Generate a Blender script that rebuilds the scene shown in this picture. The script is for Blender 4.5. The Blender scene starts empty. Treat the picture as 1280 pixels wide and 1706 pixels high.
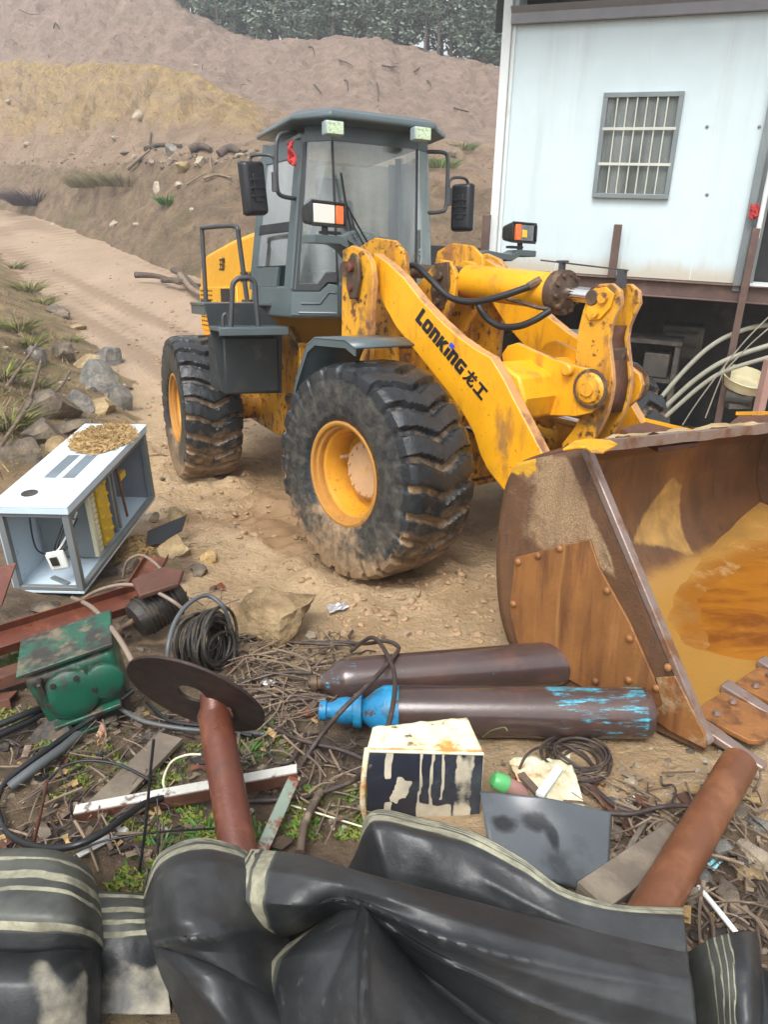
import bpy, bmesh, math, random
from mathutils import Vector as V, Matrix as M, noise
R_ = math.radians
sc = bpy.context.scene
random.seed(7)
# ------------------------------------------------------------------ camera, sky, sun, exposure
F_PX, PITCH, CAM_H, ROLL = 1268.2, 0.42996, 2.79594, 0.01266
CX, CY = 640.0, 853.0
_s, _c = math.sin(PITCH), math.cos(PITCH)
FWD = V((0, _c, -_s)); UP0 = V((0, _s, _c)); RT0 = V((1, 0, 0))
CR, SR = math.cos(ROLL), math.sin(ROLL)
RT = RT0*CR + UP0*SR
UP = -RT0*SR + UP0*CR
CAM = V((0, 0, CAM_H))
cd = bpy.data.cameras.new('camera'); co = bpy.data.objects.new('camera', cd); sc.collection.objects.link(co)
mw = M.Identity(4)
for i in range(3):
    mw[i][0] = RT[i]; mw[i][1] = UP[i]; mw[i][2] = -FWD[i]; mw[i][3] = CAM[i]
co.matrix_world = mw
cd.sensor_fit = 'VERTICAL'; cd.sensor_height = 36; cd.lens = F_PX/1706*36
cd.clip_start = .05; cd.clip_end = 600
sc.camera = co
w = bpy.data.worlds.new('World'); sc.world = w; w.use_nodes = True
wn = w.node_tree; bg = wn.nodes['Background']
sky = wn.nodes.new('ShaderNodeTexSky'); sky.sky_type = 'NISHITA'; sky.sun_disc = False
SUN_EL, SUN_AZ = R_(58), R_(200)
sky.sun_elevation = SUN_EL; sky.sun_rotation = SUN_AZ
sky.air_density = 1.0; sky.dust_density = 4.0; sky.ozone_density = 1.0
hs = wn.nodes.new('ShaderNodeHueSaturation'); hs.inputs['Saturation'].default_value = .22
wn.links.new(sky.outputs[0], hs.inputs['Color']); wn.links.new(hs.outputs[0], bg.inputs[0])
bg.inputs[1].default_value = .15
sl = bpy.data.lights.new('sun', 'SUN'); sl.energy = 1.2; sl.angle = R_(28); sl.color = (1, .98, .96)
so = bpy.data.objects.new('sun', sl); sc.collection.objects.link(so)
sd = V((math.sin(SUN_AZ)*math.cos(SUN_EL), math.cos(SUN_AZ)*math.cos(SUN_EL), math.sin(SUN_EL)))
so.rotation_euler = (-sd).to_track_quat('-Z', 'Y').to_euler()
sc.view_settings.view_transform = 'Standard'; sc.view_settings.look = 'None'
sc.view_settings.exposure = 1.06; sc.view_settings.gamma = 1
try:
    sc.cycles.use_denoising = True; sc.cycles.denoiser = 'OPENIMAGEDENOISE'; sc.cycles.denoising_input_passes = 'RGB_ALBEDO_NORMAL'; sc.cycles.denoising_prefilter = 'ACCURATE'
    sc.cycles.max_bounces = 6; sc.cycles.transparent_max_bounces = 12; sc.cycles.volume_bounces = 0
    sc.cycles.sample_clamp_indirect = 4
except Exception: pass

# ------------------------------------------------------------------ rays through the photograph, used to measure real positions
def ray(px, py):
    x = (px-CX)/F_PX; v = -(py-CY)/F_PX
    return RT*x + UP*v + FWD
HEAD, LPITCH, LROLL, ARTIC = -0.845926, -0.114485, -0.096114, -0.284643
WB = 3.2
ML = M.Translation((0.7373, 5.60991, 0)) @ M.Rotation(HEAD, 4, 'Z') @ M.Rotation(LPITCH, 4, 'Y') @ M.Rotation(LROLL, 4, 'X')
MREAR = M.Translation((-WB/2, 0, 0)) @ M.Rotation(ARTIC, 4, 'Z') @ M.Translation((-WB/2, 0, 0))
MLi = ML.inverted(); MRi = (ML @ MREAR).inverted()
def _hit(Mi, px, py, ax, val):
    o = Mi @ CAM; d = Mi.to_3x3() @ ray(px, py)
    return o + d*((val-o[ax])/d[ax])
def FX(px, py, v): return _hit(MLi, px, py, 0, v)
def FY(px, py, v): return _hit(MLi, px, py, 1, v)
def FZ(px, py, v): return _hit(MLi, px, py, 2, v)
def RX(px, py, v): return _hit(MRi, px, py, 0, v)
def RY(px, py, v): return _hit(MRi, px, py, 1, v)
def RZ(px, py, v): return _hit(MRi, px, py, 2, v)
def WY(px, py, y):
    d = ray(px, py); return CAM + d*(y/d.y)
def sm(t):
    t = min(1., max(0., t)); return t*t*(3-2*t)
def n2(x, y, z=0.): return noise.noise(V((x, y, z)))
def fbm(x, y, o=4, z=0.):
    a = 1.; s = 0.; f = 1.
    for _ in range(o):
        s += a*noise.noise(V((x*f, y*f, z))); a *= .5; f *= 2.03
    return s
def edge_x(y):   # left edge of the haul road
    P = [(-5, -2.3), (4, -2.0), (7, -2.55), (10, -3.35), (13, -4.3), (17.8, -7.0), (29, -14.), (50, -27.), (200, -110)]
    for (a, xa), (b, xb) in zip(P, P[1:]):
        if y <= b: return xa+(xb-xa)*(y-a)/(b-a)
    return -110
def gbase(x, y):
    if y < 1.0: z = .1504*(5.61-1.0)
    elif y < 9.5: z = -.1504*(y-5.61)
    else:
        t = min(1, (y-9.5)/5.); z = -.585 + 5*(-.15*t + .18*(t**3-t**4/2))
        z += max(0, y-14.5)*.03
    return z + .0036*(x-.74)
def gz(x, y):
    z = gbase(x, y)
    d = edge_x(y)-x
    if d > 0: z += (.95*sm(d/3.2)*sm((y-5.2)/3.5) + .12*sm(d/.5)*sm((y-3)/2))*(1+.35*fbm(x*.8, y*.8, 3, 5.))
    z += .10*sm((2.9-y)/1.2)*fbm(x*1.7, y*1.7, 3)
    # hauling ruts, along the loader's heading
    hx, hy = math.cos(HEAD), math.sin(HEAD)
    a = (x-.74)*hx+(y-5.6)*hy; b = -(x-.74)*hy+(y-5.6)*hx
    m = sm((y-3.4)/.5)*sm((d*-1+.6)/.8)
    near = sm((12-y)/3.)
    z += m*near*(.05*fbm(a*.55, b*2.6, 3, 2.)+.032*fbm(a*3.2, b*3.6, 3, 9.)+.012*abs(fbm(x*9, y*9, 2, 4)))
    z += (1-near)*.05*fbm((x+.72*y)*1.7, y*.05, 3, 6.)
    if y < 14: z += .012*fbm(x*6, y*6, 3, 1.)*(1+1.2*sm((3.4-y)/.5))
    # the tyres press a shallow bed with a squeezed-up rim
    for (wx, wy, wh) in WHEELS:
        ca, sa = math.cos(wh), math.sin(wh)
        u = (x-wx)*ca+(y-wy)*sa; v = -(x-wx)*sa+(y-wy)*ca
        if -4.2 < u < -.3 and abs(v) < .5 and x < .9:
            z += (.05*sm((math.sin(u*2*math.pi/.24+abs(v)*7)+.35)/.7)-.045)*sm((.33-abs(v))/.06)*sm((u+4.2)/1.5)*(.6+.7*fbm(x*3, y*3, 2, 6.))
            z += .06*math.exp(-((abs(v)-.40)/.08)**2)*sm((u+4.2)/1.)*(.5+fbm(x*4, y*4, 2, 2.))
        q = math.sqrt((u/.55)**2+(v/.38)**2)
        z += .07*math.exp(-((q-1.25)/.28)**2)*(.6+.9*fbm(x*5, y*5, 3, 3.)) - .015*sm((1.1-q)/.3)
    return z
WHEELS = [(-.09, 4.893, HEAD), (1.565, 6.327, HEAD), (.008, 8.693, HEAD+ARTIC), (-1.988, 7.776, HEAD+ARTIC)]
def G(px, py, h=0.):     # where the ray meets the ground raised by h
    d = ray(px, py); t = .8; prev = t
    while t < 90:
        p = CAM+d*t
        if p.z < gz(p.x, p.y)+h: break
        prev = t; t *= 1.015
    lo, hi = prev, t
    for _ in range(14):
        m = (lo+hi)/2; p = CAM+d*m
        if p.z < gz(p.x, p.y)+h: hi = m
        else: lo = m
    return CAM+d*hi

# ------------------------------------------------------------------ mesh helpers
C = sc.collection
def catmull(P, n=6):
    P = [V(p) for p in P]; out = []
    for i in range(len(P)-1):
        a, b, c, d = P[max(0, i-1)], P[i], P[i+1], P[min(len(P)-1, i+2)]
        for k in range(n):
            t = k/n
            out.append(.5*((2*b)+(c-a)*t+(2*a-5*b+4*c-d)*t*t+(3*b-a-3*c+d)*t**3))
    out.append(P[-1]); return out
class MB:
    def __init__(s): s.v = []; s.f = []; s.m = []; s.uv = None; s.attr = {}
    def add(s, vs, fs, m=0):
        k = len(s.v); s.v += [V(p) for p in vs]; s.f += [[i+k for i in q] for q in fs]; s.m += [m]*len(fs); return k
    def box(s, c, d, rot=None, m=0):
        c = V(c); vs = []
        for x in (-1, 1):
            for y in (-1, 1):
                for z in (-1, 1):
                    p = V((x*d[0]/2, y*d[1]/2, z*d[2]/2))
                    if rot is not None: p = rot @ p
                    vs.append(c+p)
        s.add(vs, [(0, 1, 3, 2), (4, 6, 7, 5), (0, 4, 5, 1), (2, 3, 7, 6), (0, 2, 6, 4), (1, 5, 7, 3)], m); return s
    def hexa(s, q, m=0):   # 8 corners: bottom quad, top quad
        s.add(q, [(3, 2, 1, 0), (4, 5, 6, 7), (0, 1, 5, 4), (1, 2, 6, 5), (2, 3, 7, 6), (3, 0, 4, 7)], m); return s
    def prism(s, pts, vec, m=0, ms=None):
        n = len(pts); vec = V(vec); pts = [V(p) for p in pts]
        s.add(pts+[p+vec for p in pts], [list(range(n))[::-1], list(range(n, 2*n))]+[(i, (i+1) % n, n+(i+1) % n, n+i) for i in range(n)], m)
        if ms is not None: s.m[-n:] = [ms]*n
        return s
    def tube(s, P, r, n=8, caps=True, closed=False, m=0, phase=0.):
        P = [V(p) for p in P]; k = len(P)
        rr = r if isinstance(r, (list, tuple)) else [r]*k
        T = []
        for i in range(k):
            a = P[(i-1) % k] if closed else P[max(0, i-1)]; b = P[(i+1) % k] if closed else P[min(k-1, i+1)]
            t = b-a; T.append(t.normalized() if t.length > 1e-9 else V((0, 0, 1)))
        u = T[0].orthogonal().normalized(); vs = []
        for i in range(k):
            u = (u-T[i]*u.dot(T[i]))
            u = u.normalized() if u.length > 1e-6 else T[i].orthogonal().normalized()
            w_ = T[i].cross(u)
            for j in range(n):
                a = 2*math.pi*j/n+phase; vs.append(P[i]+(u*math.cos(a)+w_*math.sin(a))*rr[i])
        fs = []
        for i in range(k if closed else k-1):
            i2 = (i+1) % k
            for j in range(n): fs.append((i*n+j, i*n+(j+1) % n, i2*n+(j+1) % n, i2*n+j))
        if caps and not closed: fs += [list(range(n))[::-1], list(range((k-1)*n, k*n))]
        s.add(vs, fs, m); return s
    def cyl(s, a, b, r, n=20, m=0, r2=None): return s.tube([a, b], [r, r if r2 is None else r2], n, m=m)
    def lathe(s, prof, o, ax, n=32, m=0, closed=False):   # prof: (radius, height along ax)
        o = V(o); ax = V(ax).normalized(); u = ax.orthogonal().normalized(); w_ = ax.cross(u); vs = []; fs = []
        for (r, h) in prof:
            for j in range(n):
                a = 2*math.pi*j/n; vs.append(o+ax*h+(u*math.cos(a)+w_*math.sin(a))*r)
        k = len(prof)
        for i in range(k if closed else k-1):
            i2 = (i+1) % k
            for j in range(n): fs.append((i*n+j, i*n+(j+1) % n, i2*n+(j+1) % n, i2*n+j))
        if not closed:
            if prof[0][0] > 1e-4: fs.append(list(range(n))[::-1])
            if prof[-1][0] > 1e-4: fs.append(list(range((k-1)*n, k*n)))
        s.add(vs, fs, m); return s
    def rock(s, c, d, seed=0, rough=.3, sub=2, rot=None, m=0, top=None):
        bm = bmesh.new(); bmesh.ops.create_icosphere(bm, subdivisions=sub, radius=1)
        rnd = random.Random(seed); cuts = []
        for _ in range(11):
            nn = V((rnd.gauss(0, 1), rnd.gauss(0, 1), rnd.gauss(0, 1))).normalized(); cuts.append((nn, rnd.uniform(.42, .82)))
        if top: cuts.append((V((.08, -.1, 1)).normalized(), top)); cuts.append((V((.75, -.6, .1)).normalized(), .62)); cuts.append((V((-.3, -.9, .15)).normalized(), .66))
        c = V(c); rz = M.Rotation(rnd.uniform(0, 6.28) if not top else 0, 3, 'Z') if rot is None else rot
        vs = []
        for vv in bm.verts:
            p = vv.co.copy()
            for nn, l in cuts:
                q = p.dot(nn)
                if q > l: p -= nn*(q-l)*.98
            p *= 1+rough*.35*noise.noise(p*2.3+V((seed*3.1, 0, 0)))+rough*.12*noise.noise(p*7+V((seed, 4, 0)))
            p = V((p.x*d[0], p.y*d[1], p.z*d[2])); vs.append(c+rz @ p)
        s.add(vs, [[q.index for q in f.verts] for f in bm.faces], m); bm.free(); return s
    def grid(s, rows, m=0, closed_u=False):
        k = len(rows); n = len(rows[0]); fs = []
        for i in range(k-1):
            for j in range(n if closed_u else n-1):
                fs.append((i*n+j, i*n+(j+1) % n, (i+1)*n+(j+1) % n, (i+1)*n+j))
        s.add([p for r in rows for p in r], fs, m); return s
    def card(s, c, a, b, m=0):
        c = V(c); s.add([c-a-b, c+a-b, c+a+b, c-a+b], [(0, 1, 2, 3)], m); return s
    def build(s, name, mats, parent=None, mat4=None, bevel=0., ang=38, smooth=True, solid=0., recalc=True, seg=2):
        me = bpy.data.meshes.new(name); me.from_pydata([tuple(p) for p in s.v], [], s.f)
        if not isinstance(mats, (list, tuple)): mats = [mats]
        for q in mats: me.materials.append(q)
        me.polygons.foreach_set('material_index', s.m)
        if recalc:
            bm = bmesh.new(); bm.from_mesh(me); bmesh.ops.recalc_face_normals(bm, faces=bm.faces); bm.to_mesh(me); bm.free()
        if smooth:
            me.polygons.foreach_set('use_smooth', [True]*len(me.polygons)); me.set_sharp_from_angle(angle=R_(ang))
        for k, vals in s.attr.items():
            a = me.attributes.new(k, 'FLOAT', 'POINT'); a.data.foreach_set('value', vals)
        me.update()
        o = bpy.data.objects.new(name, me); C.objects.link(o)
        if parent is not None: o.parent = parent
        if mat4 is not None: o.matrix_local = mat4
        if solid:
            q = o.modifiers.new('solid', 'SOLIDIFY'); q.thickness = solid; q.offset = 0
        if bevel:
            q = o.modifiers.new('bevel', 'BEVEL'); q.width = bevel; q.segments = seg; q.limit_method = 'ANGLE'; q.angle_limit = R_(40); q.harden_normals = False
        return o
def tag(o, label, cat=None, group=None, kind=None):
    if label: o['label'] = label
    if cat: o['category'] = cat
    if group: o['group'] = group
    if kind: o['kind'] = kind
    return o
def empty(name, mat4, label, cat, group=None):
    o = bpy.data.objects.new(name, None); C.objects.link(o); o.empty_display_size = .1
    o.matrix_world = mat4 if isinstance(mat4, M) else M.Translation(mat4)
    return tag(o, label, cat, group)

# ------------------------------------------------------------------ materials
def mat(name, col, rough=.6, metal=0., layers=(), bump=0., bscale=30., var=0., vscale=3., spec=.5, coat=0., coords='Object', bdetail=6, emit=None, bdist=None):
    mt = bpy.data.materials.new(name); mt.use_nodes = True; nt = mt.node_tree; N = nt.nodes; L = nt.links
    b = N['Principled BSDF']; tc = N.new('ShaderNodeTexCoord'); co_ = tc.outputs[coords]
    if coords == 'World': pass
    def nz(scale, detail=6, rgh=.62, dist=0.):
        t = N.new('ShaderNodeTexNoise'); t.inputs['Detail'].default_value = detail; t.inputs['Roughness'].default_value = rgh; t.inputs['Distortion'].default_value = dist
        if isinstance(scale, (tuple, list)):
            mp = N.new('ShaderNodeMapping'); mp.inputs['Scale'].default_value = scale; L.new(co_, mp.inputs[0]); L.new(mp.outputs[0], t.inputs['Vector']); t.inputs['Scale'].default_value = 1
        else:
            L.new(co_, t.inputs['Vector']); t.inputs['Scale'].default_value = scale
        return t.outputs['Fac']
    def mix(fac, a, bb, kind='MIX'):
        q = N.new('ShaderNodeMix'); q.data_type = 'RGBA'; q.blend_type = kind
        L.new(fac, q.inputs[0]) if not isinstance(fac, float) else setattr(q.inputs[0], 'default_value', fac)
        for s_, val in ((6, a), (7, bb)):
            if isinstance(val, tuple): q.inputs[s_].default_value = (*val, 1)
            else: L.new(val, q.inputs[s_])
        return q.outputs[2]
    def mapr(vv, lo, hi, a=0., b2=1.):
        q = N.new('ShaderNodeMapRange'); q.interpolation_type = 'SMOOTHSTEP'; q.inputs[1].default_value = lo; q.inputs[2].default_value = hi; q.inputs[3].default_value = a; q.inputs[4].default_value = b2
        L.new(vv, q.inputs[0]); return q.outputs[0]
    def mth(op, a, b2):
        q = N.new('ShaderNodeMath'); q.operation = op
        for i, val in enumerate((a, b2)):
            if isinstance(val, (int, float)): q.inputs[i].default_value = val
            else: L.new(val, q.inputs[i])
        return q.outputs[0]
    cur = None
    rg = N.new('ShaderNodeRGB'); rg.outputs[0].default_value = (*col, 1); cur = rg.outputs[0]
    if var:
        f = mapr(nz(vscale, 5), .25, .75, 1-var, 1+var)
        vv = N.new('ShaderNodeVectorMath'); vv.operation = 'SCALE'; L.new(cur, vv.inputs[0]); L.new(f, vv.inputs['Scale']); cur = vv.outputs[0]
    rr = None; bmp_extra = None; flat_ = None
    for ly in layers:
        nn = nz(ly.get('s', 5.), ly.get('d', 6), ly.get('r', .65), ly.get('dist', 0.))
        if 'attr' in ly:
            at = N.new('ShaderNodeAttribute'); at.attribute_name = ly['attr']
            nn = mth('ADD', at.outputs['Fac'], mth('MULTIPLY', mth('SUBTRACT', nn, .5), ly.get('k', .8)))
        f = mapr(nn, ly['lo'], ly['hi'], 0., ly.get('max', 1.))
        if ly.get('up'):      # settles on faces that look up
            ge = N.new('ShaderNodeNewGeometry'); sx = N.new('ShaderNodeSeparateXYZ'); L.new(ge.outputs['Normal'], sx.inputs[0])
            f = mth('MULTIPLY', f, mapr(sx.outputs[2], ly['up'][0], ly['up'][1]))
        cc = ly['c']
        if ly.get('cv'):
            g = mapr(nz(ly.get('cs', 9.), 5), .25, .75, 1-ly['cv'], 1+ly['cv'])
            q = N.new('ShaderNodeVectorMath'); q.operation = 'SCALE'; q.inputs[0].default_value = cc; L.new(g, q.inputs['Scale']); cc = q.outputs[0]
        cur = mix(f, cur, cc)
        if 'rough' in ly:
            q = N.new('ShaderNodeMix'); L.new(f, q.inputs[0])
            if rr is None: q.inputs[2].default_value = rough
            else: L.new(rr, q.inputs[2])
            q.inputs[3].default_value = ly['rough']; rr = q.outputs[0]
        if ly.get('flat'):
            e = mth('SUBTRACT', 1., mth('MULTIPLY', f, ly['flat'])); flat_ = e if flat_ is None else mth('MULTIPLY', flat_, e)
        if ly.get('bump'):
            e = mth('MULTIPLY', f, ly['bump']); bmp_extra = e if bmp_extra is None else mth('ADD', bmp_extra, e)
    L.new(cur, b.inputs['Base Color'])
    if rr is None:
        rv = mapr(nz(bscale*.35 if bump else 8., 4), .3, .7, max(.02, rough-.08), min(1., rough+.1)); L.new(rv, b.inputs['Roughness'])
    else: L.new(rr, b.inputs['Roughness'])
    b.inputs['Metallic'].default_value = metal
    b.inputs['Specular IOR Level'].default_value = spec
    b.inputs['Coat Weight'].default_value = coat; b.inputs['Coat Roughness'].default_value = .15
    if bump:
        h = nz(bscale, bdetail, .68)
        if bmp_extra is not None: h = mth('ADD', h, bmp_extra)
        if flat_ is not None: h = mth('MULTIPLY', h, flat_)
        bp = N.new('ShaderNodeBump'); bp.inputs['Strength'].default_value = min(1, bump); bp.inputs['Distance'].default_value = bdist or .42/(bscale if not isinstance(bscale, tuple) else max(bscale))
        L.new(h, bp.inputs['Height']); L.new(bp.outputs[0], b.inputs['Normal'])
    if emit:
        b.inputs['Emission Color'].default_value = (*emit, 1); b.inputs['Emission Strength'].default_value = 1
    return mt
def glass(name, tint, fac=.35, rough=.02):
    mt = bpy.data.materials.new(name); mt.use_nodes = True; nt = mt.node_tree; N = nt.nodes; L = nt.links
    N.remove(N['Principled BSDF']); out = N['Material Output']
    tr = N.new('ShaderNodeBsdfTransparent'); tr.inputs[0].default_value = (*tint, 1)
    gl = N.new('ShaderNodeBsdfGlossy'); gl.inputs['Roughness'].default_value = rough
    df = N.new('ShaderNodeBsdfDiffuse'); df.inputs[0].default_value = (.58, .63, .63, 1)  # pale film, mixed in vertical streaks, paints blurred reflections onto the glass
    lw = N.new('ShaderNodeLayerWeight'); lw.inputs[0].default_value = fac
    mx = N.new('ShaderNodeMixShader'); L.new(lw.outputs['Facing'], mx.inputs[0]); L.new(tr.outputs[0], mx.inputs[1]); L.new(gl.outputs[0], mx.inputs[2])
    no = N.new('ShaderNodeTexNoise'); no.inputs['Scale'].default_value = 1; no.inputs['Detail'].default_value = 5; tc_ = N.new('ShaderNodeTexCoord'); mp_ = N.new('ShaderNodeMapping'); mp_.inputs['Scale'].default_value = (6, 6, 1.1); L.new(tc_.outputs['Object'], mp_.inputs[0]); L.new(mp_.outputs[0], no.inputs['Vector'])
    mr = N.new('ShaderNodeMapRange'); mr.inputs[1].default_value = .4; mr.inputs[2].default_value = .75; mr.inputs[3].default_value = .04; mr.inputs[4].default_value = .26
    L.new(no.outputs[0], mr.inputs[0])
    m2 = N.new('ShaderNodeMixShader'); L.new(mr.outputs[0], m2.inputs[0]); L.new(mx.outputs[0], m2.inputs[1]); L.new(df.outputs[0], m2.inputs[2])
    L.new(m2.outputs[0], out.inputs[0]); return mt
RUST = (.13, .045, .018); RUSTL = (.30, .10, .03); SANDC = (.37, .265, .135); MUDC = (.27, .175, .09); DARKD = (.10, .065, .04)
m_yellow = mat('yellow_paint', (.72, .335, .008), .38, 0, [dict(c=(.40, .16, .02), s=(9, 9, 2.2), lo=.52, hi=.70, max=.8, cv=.3), dict(c=(.20, .10, .045), s=(2.2, 2.2, 1.4), lo=.57, hi=.70, max=.75, rough=.7, d=9), dict(c=RUST, s=34., lo=.64, hi=.71, rough=.75, cv=.4), dict(c=(.30, .13, .05), s=2.6, lo=.60, hi=.78, max=.8, rough=.7)], .25, 60., var=.1)
m_edge = mat('worn_plate_edge', (.50, .26, .10), .5, 0, [dict(c=(.24, .11, .06), s=7., lo=.48, hi=.64, max=.9), dict(c=(.62, .33, .03), s=5., lo=.55, hi=.7)], .3, 60., var=.15)
m_yellow2 = mat('yellow_paint_worn', (.62, .30, .015), .42, 0, [dict(c=(.26, .10, .03), s=(7, 7, 1.6), lo=.48, hi=.66, max=.85, cv=.3), dict(c=RUST, s=14., lo=.54, hi=.64, rough=.8, cv=.4), dict(c=(.075, .048, .03), s=4.5, lo=.53, hi=.66, max=.85, rough=.7)], .35, 45., var=.12)
m_hood = mat('yellow_hood_paint', (.74, .36, .012), .35, 0, [dict(c=(.45, .22, .05), s=4., lo=.6, hi=.85, max=.6)], var=.06)
m_grey = mat('grey_green_paint', (.078, .104, .109), .30, 0, [dict(c=(.16, .15, .12), s=3., lo=.58, hi=.8, max=.6, rough=.55), dict(c=RUST, s=26., lo=.70, hi=.75, rough=.8)], .1, 40., var=.1)
m_grey2 = mat('grey_cab_trim', (.25, .31, .31), .35, 0, [dict(c=(.22, .19, .14), s=5., lo=.6, hi=.8, max=.5)], var=.08)
m_dark = mat('dark_plastic', (.014, .015, .017), .42, var=.2)
m_blackp = mat('black_rubber_seal', (.02, .022, .024), .5)
m_greasy = mat('greasy_steel', (.09, .058, .038), .5, .3, [dict(c=(.22, .14, .07), s=12., lo=.5, hi=.68, rough=.8), dict(c=(.03, .022, .018), s=7., lo=.55, hi=.7, rough=.35)], .5, 60., var=.2)
m_chrome = mat('chrome', (.78, .76, .72), .12, 1.)
m_tyre = mat('tyre_rubber', (.017, .0195, .022), .27, 0, [dict(c=(.04, .042, .042), s=6., lo=.5, hi=.75, max=.6), dict(attr='mud', k=.9, s=7., c=(.235, .155, .085), lo=.40, hi=.66, rough=.6, cv=.4, cs=14.), dict(attr='silt', k=.6, s=16., c=(.14, .125, .095), lo=.5, hi=.8, rough=.75, max=.6)], .55, 42., var=.15)
m_rim = mat('rim_paint', (.62, .29, .02), .45, 0, [dict(c=(.42, .19, .035), s=4., lo=.5, hi=.7, max=.7, rough=.6), dict(c=RUSTL, s=11., lo=.56, hi=.68, cv=.4, rough=.8), dict(attr='edge', k=.9, s=9., c=(.34, .16, .035), lo=.5, hi=1.0, rough=.7, max=.75)], .3, 40., var=.15)
m_hub = mat('hub_mud', (.48, .30, .16), .65, 0, [dict(c=(.55, .27, .03), s=5., lo=.55, hi=.7, max=.7), dict(c=(.25, .13, .06), s=9., lo=.58, hi=.72)], .3, 40., var=.15)
m_bucket = mat('bucket_steel', (.125, .056, .022), .30, .15, [dict(c=(.30, .125, .03), s=(1.6, 1.6, .9), lo=.45, hi=.72, max=.85, rough=.4), dict(c=(.055, .033, .022), s=(14, 14, 1.6), lo=.55, hi=.72, max=.8, rough=.5), dict(attr='sand', k=.75, s=6., c=(.36, .26, .14), lo=.48, hi=.64, rough=.92, cv=.35, cs=40., bump=.6), dict(attr='floor', k=.35, s=3., c=(.40, .21, .045), lo=.45, hi=.8, rough=.25), dict(attr='yel', k=.7, s=12., c=(.47, .265, .07), lo=.45, hi=.75, cv=.3, cs=7.)], .25, 38., var=.25)
m_bside = mat('bucket_side_steel', (.125, .060, .028), .45, .1, [dict(c=(.06, .04, .03), s=(12, 12, 1.5), lo=.5, hi=.7, max=.9), dict(attr='sand', k=1.5, s=3.6, c=(.33, .22, .12), lo=.40, hi=.86, rough=.95, cv=.5, cs=150., bump=.7, r=.78, max=.88), dict(attr='sand', k=.6, s=(16, 16, 1.4), c=(.075, .042, .024), lo=.72, hi=1.0, max=.75, rough=.5), dict(attr='sand', k=1.2, s=(9, 9, 2), c=(.09, .05, .03), lo=.95, hi=1.15, rough=.8, max=.7), dict(attr='yel', k=1.0, s=14., c=(.55, .29, .02), lo=.5, hi=.64)], .5, 45., var=.25)
m_bplate = mat('bucket_wear_plate', (.25, .105, .030), .48, .1, [dict(c=(.12, .046, .018), s=(9, 9, 1.0), lo=.45, hi=.66, max=.9), dict(c=(.40, .20, .06), s=(15, 15, 1.0), lo=.58, hi=.74, max=.6), dict(c=(.36, .17, .06), s=(22, 22, 1.5), lo=.55, hi=.75, max=.7), dict(attr='sand', k=.9, s=7., c=(.33, .24, .13), lo=.55, hi=.72, rough=.95, bump=.6)], .3, 45., var=.2)
m_wear = mat('bare_worn_steel', (.27, .20, .17), .38, .5, [dict(c=(.20, .09, .04), s=5., lo=.48, hi=.66, rough=.6), dict(c=(.45, .40, .34), s=14., lo=.58, hi=.75, max=.6)], .25, 50.)
m_rust = mat('rusted_steel', (.10, .042, .026), .62, .2, [dict(c=(.19, .075, .038), s=4., lo=.45, hi=.7, max=.8), dict(c=(.05, .03, .025), s=9., lo=.55, hi=.72, max=.8)], .4, 50., var=.25)
m_rustred = mat('red_oxide_steel', (.115, .035, .020), .34, .1, [dict(c=(.26, .095, .045), s=(5, 5, 1.5), lo=.45, hi=.72, max=.8), dict(c=(.06, .03, .022), s=11., lo=.6, hi=.74, max=.9), dict(c=(.33, .21, .12), s=17., lo=.66, hi=.76, max=.7)], .25, 40., var=.2)
m_rustpipe = mat('rust_orange_pipe', (.15, .055, .023), .40, .1, [dict(c=(.25, .105, .045), s=6., lo=.45, hi=.7, max=.8), dict(c=(.12, .05, .025), s=12., lo=.58, hi=.75, max=.8), dict(c=(.40, .22, .11), s=22., lo=.68, hi=.76, max=.7)], .25, 45., var=.15)
m_cyl = mat('gas_cylinder_paint', (.062, .040, .036), .17, .1, [dict(c=(.10, .05, .04), s=5., lo=.5, hi=.7), dict(attr='blue', k=1.1, s=(7, 42, 42), c=(.05, .30, .40), lo=.46, hi=.60, rough=.35, cv=.5, cs=30., d=10, r=.75), dict(c=(.03, .16, .17), s=26., lo=.68, hi=.72, max=.8), dict(c=(.11, .055, .035), s=(4, 20, 20), lo=.56, hi=.72, max=.7)], .12, 60., var=.15, coat=.35)
m_blue = mat('blue_cap_paint', (.014, .19, .38), .42, 0, [dict(c=(.02, .32, .52), s=7., lo=.5, hi=.7), dict(c=(.01, .10, .18), s=12., lo=.52, hi=.66), dict(c=(.09, .05, .035), s=16., lo=.58, hi=.66)], .2, 40.)
m_rubber = mat('black_rubber_belt', (.021, .0225, .024), .40, 0, [dict(c=(.055, .058, .059), s=2.2, lo=.42, hi=.75, max=.8, rough=.47), dict(c=(.10, .098, .085), s=(3, 26, 26), lo=.58, hi=.74, max=.45, rough=.6, d=10), dict(c=(.13, .12, .10), s=70., lo=.68, hi=.76, max=.6, rough=.7), dict(attr='film', k=1.2, s=6., c=(.105, .11, .09), lo=.4, hi=.95, rough=.55, max=.75), dict(attr='stripe', k=.55, s=13., c=(.27, .26, .185), lo=.46, hi=.70, rough=.8, cv=.4, cs=20.), dict(attr='dust', k=1.3, s=4.5, c=(.33, .305, .235), lo=.5, hi=.95, rough=.85, max=.9, cv=.2)], .18, 45., var=.3, vscale=2.)  # first grey mottle lightens dusty rubber to paint in a broad sky sheen
m_panel = mat('grey_panel', (.075, .086, .094), .30, 0, [dict(c=(.03, .034, .038), s=3., lo=.48, hi=.7), dict(attr='stain', k=.6, c=(.012, .014, .016), s=7., lo=.40, hi=.80, rough=.18), dict(c=(.13, .14, .14), s=9., lo=.55, hi=.75, max=.5)], .06, 50., var=.1)
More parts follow.
